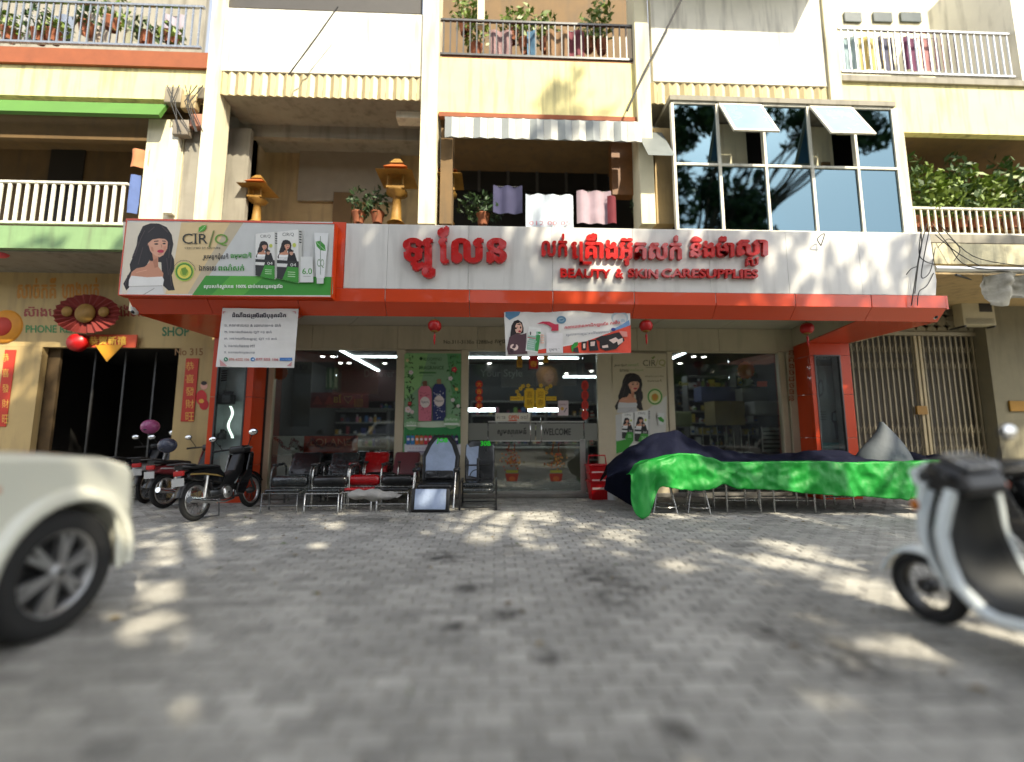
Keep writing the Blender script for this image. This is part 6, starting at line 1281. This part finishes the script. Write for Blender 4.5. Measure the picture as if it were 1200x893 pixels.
# --- house E: right
E_ = house('cream row house at the right, laundry balcony above a recess of green plants', 1090)
xe1 = 15.0
def pbe(name, px0, py0, py1, y, d, m, bevel=0): z0, z1 = P(1100, py1, y).z, P(1100, py0, y).z; return MB(m).box(P(px0, (py0+py1)/2, y).x, xe1, y, y+d, z0, z1).build(name, E_, bevel=bevel)
pbe('parapet', 984, 98, 156, YF, .14, m_cream); pbe('edge_band', 984, 91, 97.5, YF-.05, .25, m_greyw); MB(m_greyw).box(P(984,95,YF).x, xe1, YF+.2, YR, P(1100,97,YF).z, P(1100,92,YF).z).build('balcony_floor', E_)
rail(E_, 984, 1186, 36, 88, YF+.05, 26, m_steel); z0, z1 = P(1100,120,YR+.3).z, P(1100,-90,YR+.3).z; MB(m_cream2).box(P(975,40,YR+.3).x, xe1, YR+.3, YR+.4, z0, z1).build('wall', E_)
for a, b_ in ((990,1010),(1024,1046),(1056,1080)): pb(E_, 'window', a, b_, 14, 25, YR+.25, .04, M('dark_window', (.03,.045,.03), .2))
pb(E_, 'balcony_end', 1186, 1204, -70, 96, YF-.02, 1.6, m_whitew)
MB(m_brown).box(P(1046,200,YR+.2).x, xe1, YR+.2, YR+.3, 3.0, P(1100,110,YR).z).build('wall', E_); MB(m_brown).box(P(1046,160,YF).x, xe1, YF+.15, YR+.2, P(1100,156,YF).z, P(1100,150,YF).z).build('ceiling_slab', E_)
pb(E_, 'inner_wall', 1130, 1200, 160, 270, YR+.0, .15, M('orange_brown_wall', s2l((150,112,50)), .8))
for i, (a, b_, c) in enumerate(((988,1008,(150,170,176)),(1009,1026,(200,176,110)),(1030,1046,(90,90,110)),(1060,1076,(110,60,90)),(1078,1090,(170,120,120)),(1094,1102,(60,50,80)))): laundry(['pale blue cloth on the balcony above the right parapet','yellow cloth on the balcony above the right parapet','dark grey cloth on the balcony above the right parapet','dark plum cloth on the balcony above the right parapet','dusty pink cloth on the balcony above the right parapet','narrow dark blue cloth on the balcony above the right parapet'][i], a, b_, 44, 82, YF+.2, c)
for i, px in enumerate((1072,1090,1108,1126,1144,1164,1184,1200)): plant([w_+' plant of the right hand balcony garden' for w_ in ('first deep green leafy','second bright green leafy','third bright green leafy','fourth deep green leafy','fifth bright green leafy','sixth bright green leafy','seventh deep green leafy','last bright green leafy')][i], px, 184+12*(i % 3), 268, YF+.35, .38, m_leaf2 if i % 3 else m_leaf, 330, 'green plants in the right balcony garden', ry=.35, size=.15)
rail(E_, 1052, 1230, 244, 276, YF+.1, 22, m_whitew); pbe('balcony_edge', 1052, 274, 284, YF, 1.6, m_greyw)
pbe('canopy_beam', 1094, 285, 309, 7.0, .35, M('cracked_cream_paint', s2l((214,206,170)), .8, 0, .25, 5, bump=.5, bs=9, dirt=.9)); pbe('beam_shadow_gap', 1094, 309.5, 313, 7.1, 1.2, m_brown)
q0, q1 = P(1094, 315, 6.6), P(1200, 317, 6.6)
t = thing('awning_tube', 'long pale awning roller tube running from the sign to the right edge', 'awning', (q0.x, 6.6, q0.z)); MB(m_alu).tube([q0, q1, q1+Vector((3,.1,0))], .055, n=12).build('roller', t); MB(m_dsteel).tube([P(1120,322,6.9), P(1160,333,7.6)], .02, n=6).build('bracket_arm', t)
def tq(pts, y): return [P(a, b_, y) for a, b_ in pts]
t = thing('torn_tarpaulin', 'torn pale tarpaulin hanging in folds from the awning tube', 'tarpaulin', tuple(P(1170,355,6.6)))
g = []; nx_, nz_ = 16, 12
for j in range(nz_+1):
    for i in range(nx_+1):
        u, v = i/nx_, j/nz_; a = 1154+u*56+v*8; b_ = 321+v*(36-8*u+5*sin(u*9)); q = P(a, b_, 6.55); q.y += .10*sin(u*10+v*3)+.05*noise.noise(Vector((u*5,v*5,0))); g.append(q)
k = nx_+1; MB(M('dirty_white_tarp', s2l((176,172,156)), .6, 0, .3, 3, bump=.5, bs=9, dirt=.6)).add(g, [(j*k+i, j*k+i+1, (j+1)*k+i+1, (j+1)*k+i) for j in range(nz_) for i in range(nx_)], None, True).build('sheet', t, fix=False)
# loose cables at the sign end
t = thing('cable_bundle', 'bundle of loose black cables hanging over the bare right end of the sign', 'cable', tuple(P(1082,275,YC-.05)))
cab_ = [[(1086,262,6.45),(1079,290,6.42),(1074,318,6.42),(1070,345,6.44),(1068,358,6.46)],[(1078,262,6.45),(1080,285,6.40),(1076,310,6.42),(1072,344,6.44)],[(1090,265,6.45),(1083,300,6.42),(1080,325,6.38),(1090,318,6.4),(1096,290,6.6)],[(1062,322,6.45),(1068,315,6.40),(1076,312,6.42)],[(1092,262,6.7),(1110,285,6.6),(1135,312,6.55),(1200,316,6.5)],[(1096,275,6.7),(1120,295,6.6),(1150,313,6.6)],[(1080,268,6.44),(1077,296,6.42),(1084,306,6.40),(1096,310,6.5)],[(1094,320,6.5),(1086,335,6.44),(1077,342,6.44),(1075,358,6.46)],[(1099,290,6.8),(1112,280,6.8),(1125,292,6.7),(1118,306,6.7)],[(1100,262,6.9),(1140,300,6.8),(1200,312,6.6)],[(962,288,6.46),(958,280,6.40),(966,274,6.40),(962,288,6.44)]]
for c_ in cab_:
    pts = [P(a, b_, y) for a, b_, y in c_]; pp = []
    for i in range(len(pts)-1):
        p0, p1, p2, p3 = pts[max(0,i-1)], pts[i], pts[i+1], pts[min(len(pts)-1,i+2)]
        for s_ in range(6): u = s_/6; pp.append(.5*((2*p1)+(p2-p0)*u+(2*p0-5*p1+4*p2-p3)*u*u+(3*p1-p0-3*p2+p3)*u**3))
    MB(m_cable).tube(pp+[pts[-1]], .007, n=5).build('cable', t)
# ---------------------------------------------------------------- right neighbour's ground floor
G_ = thing('closed_shop', 'closed shop at the right with a folding metal gate under a row of vent blocks', 'shop', (P(1090,480,9.0).x, 9.0, 0))
YS2 = 8.95; zg = P(1080, 392, YS2).z; xg0 = xPRo+.05
MB(m_greyw).box(xPRo, xe1, YS2+.35, YS2+.45, 0, 4.6).build('wall', G_); MB(m_tan).box(cx1+.1, xe1, 6.95, YS2+.35, P(1150,322,6.95).z, P(1150,322,6.95).z+.1).build('ceiling', G_)
m_lat = M('gate_tan_paint', s2l((150,140,116)), .5, .2, .15, 5); xg1 = P(1172, 460, YS2).x
me = MB(m_lat).box(-.014,.014,-.012,.012,0,zg-.06).mesh('gate_bar'); n_ = 30
for i in range(n_+1):
    x = xg0+(xg1-xg0)*i/n_; o = bpy.data.objects.new('gate_bar', me); o.location = Vector((x, YS2, .03))-G_.location; o.parent = G_; col.objects.link(o)
b = MB(m_lat); w_ = (xg1-xg0)/n_
for zz in (.55, .95, 1.35, zg-.65, zg-.3):
    for i in range(n_): x = xg0+i*w_; b.tube([(x,YS2-.016,zz-.12),(x+w_,YS2-.016,zz+.12)], .006, n=4).tube([(x,YS2+.016,zz+.12),(x+w_,YS2+.016,zz-.12)], .006, n=4)
b.build('lattice', G_); MB(m_lat).box(xg0, xg1, YS2-.05, YS2+.05, zg-.03, zg+.05).build('gate_track', G_)
for i in range(2): MB(M('gate_post', s2l((176,160,124)), .5)).box(P(1078+i*5,460,YS2-.05).x, P(1081+i*5,460,YS2-.05).x, YS2-.05, YS2-.03, .03, zg-.04).build('gate_post', G_)
MB(m_gold).box(P(1074,480,YS2-.08).x, P(1086,480,YS2-.08).x, YS2-.10, YS2-.051, P(1080,486,YS2).z, P(1080,476,YS2).z).build('lock_plate', G_)
MB(M('gate_behind', (.10,.09,.075), .8, 0, .2, 1)).box(xg0, xg1, YS2+.2, YS2+.25, 0, zg).build('inner_shutter', G_)
bs_ = P(1110,370,YS2).z; wb = .235; x = P(948, 370, YS2).x; rows_b = 3; zb = zg+.07
blk = MB(M('vent_block', s2l((150,142,120)), .8, 0, .15, 6)); e = .018
blk.box(0,wb-.004,0,.07,0,e).box(0,wb-.004,0,.07,wb-e-.004,wb-.004).box(0,e,0,.07,e,wb-e-.004).box(wb-e-.004,wb-.004,0,.07,e,wb-e-.004)
for cx_, cz_, a0 in ((e,e,0),(wb-e-.004,e,90),(wb-e-.004,wb-e-.004,180),(e,wb-e-.004,270)):
    blk.prism([(cx_,cz_)]+[(cx_+.088*cos(R(a0+t_*22.5)), cz_+.088*sin(R(a0+t_*22.5))) for t_ in range(5)], .004, .06)
me = blk.mesh('vent_block')
for j in range(rows_b):
    for i in range(15):
        xx = xPRo+.02+i*wb
        if xx+wb > P(1172,370,YS2).x: break
        o = bpy.data.objects.new('vent_block', me); o.location = Vector((xx, YS2-.02, zb+j*wb))-G_.location; o.parent = G_; col.objects.link(o)
MB(m_dark).box(xPRo, xg1+.2, YS2+.1, YS2+.12, zg+.06, zb+.8).build('vent_back', G_); MB(m_greyw).box(xPRo, xe1, YS2-.03, YS2+.3, zb+.715, zb+1.5).build('upper_wall', G_)
pb(G_, 'side_wall', 1166, 1290, 322, 620, 8.7, .4, M('grey_olive_render', s2l((128,122,100)), .85, 0, .15, 1.5, dirt=.4)); pb(G_, 'yellow_bar', 1184, 1290, 470, 482, 8.66, .03, M('ochre_paint', s2l((150,110,30)), .7))
def acu(label, px0, px1, py0, py1, y, d):
    x0, x1, z0, z1 = XZ(px0, px1, py0, py1, y); t = thing('air_conditioner', label, 'air conditioner', ((x0+x1)/2, y, z0)); MB(M('ac_cream', s2l((186,178,150)), .6, 0, .1, 4)).rbox(x0, x1, y, y+d, z0, z1, .015).build('case', t)
    MB(m_black).box(x0+(x1-x0)*.52, x1-.06, y-.006, y-.001, z0+(z1-z0)*.5, z1-.06).build('vent', t)
    for i in range(4): MB(ink((150,144,122))).box(x0+.05, x1-.05, y-.012, y-.0065, z0+.03+i*.03, z0+.045+i*.03).build('louvre', t)
    MB(m_dsteel).box(x0+.02, x0+.05, y, y+d+.12, z0-.04, z0-.005).box(x1-.05, x1-.02, y, y+d+.12, z0-.04, z0-.005).build('bracket', t)
acu('cream air conditioner box high on the wall beside the vent blocks', 1128, 1166, 350, 381, 8.55, .2)
# ---------------------------------------------------------------- left neighbour's ground floor
H_ = thing('neighbour_shop', 'tan shop at the left, new year decorations over its dark doorway', 'shop', (P(120,480,YG).x, YG, 0))
YH = 8.85; m_tanw = M('tan_shop_paint', s2l((190,164,112)), .7, 0, .08, 2, dirt=.3)
def hw_(name, px0, px1, py0, py1, m=m_tanw, y=YH, d=.12): return pb(H_, name, px0, px1, py0, py1, y, d, m)
xd0_, xd1_ = P(38, 500, YH).x, P(202, 500, YH).x; zd = P(120, 407, YH).z; zsl = P(110, 333, YH).z
MB(m_tanw).box(xd1_, xPLo, YH, YH+.12, 0, zd-.002).build('wall', H_); MB(m_tanw).box(-13, xd0_, YH, YH+.12, 0, zd-.002).build('wall', H_); MB(m_tanw).box(-13, xPLo, YH, YH+.12, zd, 4.5).build('lintel_wall', H_)
MB(m_greyw).box(-13, cx0-.05, YF+.1, YH, 4.45, 4.55).build('ceiling', H_)
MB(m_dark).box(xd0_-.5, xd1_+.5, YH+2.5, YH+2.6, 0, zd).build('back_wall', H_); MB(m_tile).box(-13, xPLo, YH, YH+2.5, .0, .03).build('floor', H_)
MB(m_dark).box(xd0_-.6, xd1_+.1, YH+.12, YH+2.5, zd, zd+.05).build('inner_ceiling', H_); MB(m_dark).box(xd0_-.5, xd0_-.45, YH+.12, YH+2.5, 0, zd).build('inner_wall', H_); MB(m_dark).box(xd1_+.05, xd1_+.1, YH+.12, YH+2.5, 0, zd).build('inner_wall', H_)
MB(M('door_curtain_brown', s2l((84,66,40)), .9, 0, .3, 5)).box(P(40,480,YH+.2).x, P(66,480,YH+.2).x, YH+.15, YH+.2, 0, zd).build('folded_shutter', H_)
for i in range(3): MB(m_dsteel).box(P(104+i*36,480,YH+.5).x, P(106+i*36,480,YH+.5).x, YH+.5, YH+.53, 0, zd).build('inner_post', H_)
p = Print(YH-.004)
p.text('សាច់ក{គី'.replace('{',''), 20, 325, 66, 350, (190,130,40), bold=.04); p.text('ហាងលក់', 72, 325, 116, 350, (196,130,40), bold=.04)
p.text('ស៊ាងហៃ', 28, 357, 76, 371, (150,60,50), bold=.03); p.text('ហេងហេង', 128, 357, 176, 371, (150,60,50), bold=.03)
p.text('PHONE REPAIR', 30, 381, 105, 390, (60,130,70), off=.02); p.text('AND SHOP', 128, 381, 222, 391, (60,130,70), off=.03) if 0 else p.text('SHOP', 190, 383, 222, 394, (60,110,70), off=.03)
p.text('No 315', 205, 408, 238, 416.5, (140,100,50), off=.02); p.build('lettering', H_)
def fan(px, py, y, r_, lab, c1=M('dull_red_paper', s2l((120,34,26)), .8), c2=m_gold):
    c = P(px, py, y); t = thing('paper_fan', lab, 'decoration', tuple(c)); b = MB(c1)
    for k in range(24):
        a0, a1 = pi*k/12, pi*(k+1)/12; b.add([(c.x,y-.02,c.z),(c.x+r_*cos(a0),y,c.z+r_*.62*sin(a0)),(c.x+r_*cos((a0+a1)/2),y-.05,c.z+r_*.62*sin((a0+a1)/2)),(c.x+r_*cos(a1),y,c.z+r_*.62*sin(a1))], [(0,1,2),(0,2,3)], c1)
    b.build('pleats', t, fix=False); MB(c2).lathe([(0,-.08),(r_*.3,-.07),(r_*.3,-.05)], (c.x,y,c.z), 'Y', n=16).build('centre', t)
    for s_ in (-1,1): MB(c2).lathe([(0,-.07),(r_*.16,-.065),(r_*.16,-.05)], (c.x+s_*r_*.55,y,c.z+.03), 'Y', n=12).build('medallion', t)
fan(103, 368, 8.6, .62, 'large red and gold paper fan hanging over the dark doorway')
t = thing('new_year_banner', 'red and yellow new year banner stuck under the paper fan', 'banner', tuple(P(120,400,8.75)))
q = XZ(82, 160, 392, 407, 8.76); MB(M('new_year_orange', s2l((206,84,50)), .6)).box(q[0], q[1], 8.76, 8.78, q[2], q[3]).build('strip', t)
MB(M('new_year_yellow', s2l((214,150,30)), .6)).prism([(P(112,400,8.75).x, P(112,404,8.75).z), (P(145,400,8.75).x, P(112,404,8.75).z), (P(128,400,8.75).x, P(112,424,8.75).z)], 8.745, 8.755).build('pendant', t)
MB(m_red).lathe([(0,-.12),(.16,-.10),(.18,0),(.1,.02)], tuple(P(93,402,8.7)), 'Y', n=16).build('red_rosette', t)
p = Print(8.738); p.text('恭賀新禧', 104, 394, 148, 404, (240,190,70), bold=.03); p.build('print', t)
for px0, px1, py0, py1, lab in ((0,13,410,500,'red door couplet at the far left of the dark doorway'),(215,230,420,494,'tall red door couplet between the doorway and the orange pillar')):
    t = thing('door_couplet', lab, 'couplet', tuple(P(px0,py1,YH-.01))); q = XZ(px0, px1, py0, py1, YH-.01); MB(M('couplet_red', s2l((196,56,36)), .6)).box(q[0], q[1], YH-.015, YH-.005, q[2], q[3]).build('paper', t)
    p = Print(YH-.016); [p.text(c, px0+2.5, py0+4+i*(py1-py0)/5, px1-2.5, py0+14+i*(py1-py0)/5, (230,180,80)) for i, c in enumerate('恭喜發財旺')]; p.build('print', t)
t = thing('round_sticker', 'orange and yellow round new year disc at the far left', 'sticker', tuple(P(8,382,YH))); MB(M('disc_orange', s2l((226,150,40)), .6)).lathe([(0,-.03),(.32,-.03),(.34,0)], tuple(P(6,383,YH)), 'Y', n=28).build('disc', t); MB(M('couplet_red', (.5,.05,.03))).lathe([(0,-.045),(.18,-.045),(.19,-.031)], tuple(P(4,383,YH)), 'Y', n=20).build('centre', t)
t = thing('figure_sticker', 'red figure shaped new year sticker beside the orange pillar under number 315', 'sticker', tuple(P(236,480,YH))); p = Print(YH-.005); p.ell(239,452,4.2,4.6,(226,170,150)); p.ell(236,466,6.5,9,(206,40,40)); p.ell(239,474,5.5,6.5,(190,30,34)); p.ell(239,449,3.5,2.5,(40,30,30)); p.ell(236,470,3,2.5,(230,170,60)); p.build('print', t)
t = thing('pink_lantern', 'small pink lantern edge at the far left under the green slab', 'lantern', tuple(P(2,296,7.9))); q = P(0, 297, 7.9); MB(M('pink_paper', s2l((226,90,100)), .6)).ball(tuple(q), (.12,.12,.08), n=14).build('body', t); MB(m_gold).lathe([(.05,.07),(.05,.1)], tuple(q), n=10).build('rim', t)
# ---------------------------------------------------------------- street side behind the camera: trees that shade the pavement
def tree(label, x, y, h, blobs, seed, lean=(0,0)):
    rn = random.Random(seed); t = thing('street_tree', label, 'tree', (x, y, 0), 0, 'street trees shading the pavement')
    top = Vector((x+lean[0], y+lean[1], h*.55)); b = MB(m_bark); b.tube([(x,y,-.1),(x+.05,y,1.0),(x+lean[0]*.5,y+lean[1]*.5,h*.3),tuple(top)], [.30,.24,.20,.15], n=10)
    b.build('trunk', t)
    b = MB(m_bark); cr = MB(m_leaf)
    for (cx_, cy_, cz_, r_, n_l) in blobs:
        c = Vector((cx_, cy_, cz_)); st = Vector((x+lean[0]*.5, y+lean[1]*.5, h*.3)).lerp(top, rn.random()); b.tube([st, st.lerp(c, .5)+Vector((0,0,.4)), c], [.12,.08,.03], n=6)
        for _ in range(7):
            d = Vector((rn.gauss(0,1), rn.gauss(0,1), rn.gauss(0,.7))).normalized()*r_*rn.uniform(.3,.85); b.tube([c, c+d], [.03,.01], n=4)
            cr.leaves(c+d, (r_*.45, r_*.45, r_*.34), n_l//7, .40, rng.choice((m_leaf, m_leaf, m_leafd)), rn)
    b.build('branches', t); cr.build('crown', t, fix=False)
    return t
for px, py, r_ in ((215,690,.26),(250,676,.2),(450,681,.24),(370,640,.2),(40,775,.42),(105,865,.36),(190,850,.24),(245,850,.24),(640,606,.35),(720,628,.2),(950,662,.5),(1010,700,.2),(1100,762,.22),(800,664,.2),(920,640,.3),(955,815,.14),(540,700,.12),(400,615,.2)): HOLES.append((PG(px, py), r_*.9))
for px, py, r_ in ((805,537,.28),(853,556,.13),(932,556,.22),(936,572,.1),(1060,560,.32),(1098,568,.2),(760,545,.12)): HOLES.append((P(px, py, 6.72), r_))
rt = random.Random(11)
def blobs(x0, x1, y0, y1, z0, z1, n, r_=(1.0,1.7), nl=330):
    return [(rt.uniform(x0,x1), rt.uniform(y0,y1), rt.uniform(z0,z1), rt.uniform(*r_), nl) for _ in range(n)]
tree('tall street tree behind the camera to the left', -4.5, -4.5, 16, blobs(-8, 0, -6, -2.5, 4.5, 15.2, 30)+blobs(-3.5, 2.2, -3.6, -2.8, 15.0, 17.0, 10, (1.0,1.2), 260), 1)
tree('tall street tree behind the camera in the middle', 3.3, -4.8, 16, blobs(-1, 6.5, -6, -2.5, 4.5, 15.4, 32)+blobs(3.0, 6.0, -4.4, -3.4, 6.0, 7.6, 4, (.7,1.0), 240)+blobs(0.2, 9.0, -3.6, -2.6, 14.2, 15.7, 17, (1.0,1.3), 300)+[(8.2,-3,20.6,.8,50),(7.6,-3,20.0,.7,50),(7.2,-3,18.2,.6,30)], 2)
tree('tall street tree behind the camera to the right', 9.0, -4.6, 16, blobs(5.5, 13, -6, -2.5, 4.0, 13.5, 32)+blobs(9.5, 12.6, -3.3, -2.7, 14.5, 15.8, 5, (.6,.9), 60)+blobs(13.8, 18.5, -3.6, -2.8, 14.5, 17.2, 12, (1.0,1.3), 260), 3)
op = thing('opposite_building', 'long row of shaded shophouses across the road behind the camera', 'building', (0,-24,0))
MB(M('opposite_render', (.06,.055,.05), .9, 0, .2, .5)).box(-40, 40, -26, -24, 0, 11).build('wall', op)
for i in range(16):
    for j in range(3): MB(M('opposite_window', (.03,.035,.04), .3)).box(-38+i*4.8, -35+i*4.8, -23.99, -23.95, .8+j*3.6, 3.0+j*3.6).build('window', op)

o = [x for x in col.objects if x.name == 'parked_car'][0]
dup(o, (3.2, -8.2, 0), R(182), 'second pearl white SUV parked across the road behind the camera')
dup(o, (-5.4, -8.4, 0), R(180), 'third pearl white SUV parked across the road, seen only in the glass')

b = MB(ink((120,100,50))); rl = random.Random(21)
for _ in range(150):
    x, y = rl.uniform(-4.5, 5), rl.uniform(2.2, 8.6); a = rl.uniform(0, 6.28); l = rl.uniform(.02,.045); z = .012
    b.add([(x-l*cos(a), y-l*sin(a), z), (x+l*.4*sin(a), y-l*.4*cos(a), z+rl.uniform(0,.015)), (x+l*cos(a), y+l*sin(a), z), (x-l*.4*sin(a), y+l*.4*cos(a), z+rl.uniform(0,.015))], [(0,1,2,3)], rl.choice([ink((120,100,50)), ink((90,70,40)), ink((80,96,44)), ink((170,166,156))]))
tag(b.build('fallen_leaves', None, fix=False), 'small dry leaves and litter scattered over the paving', 'leaves', None, 'stuff')
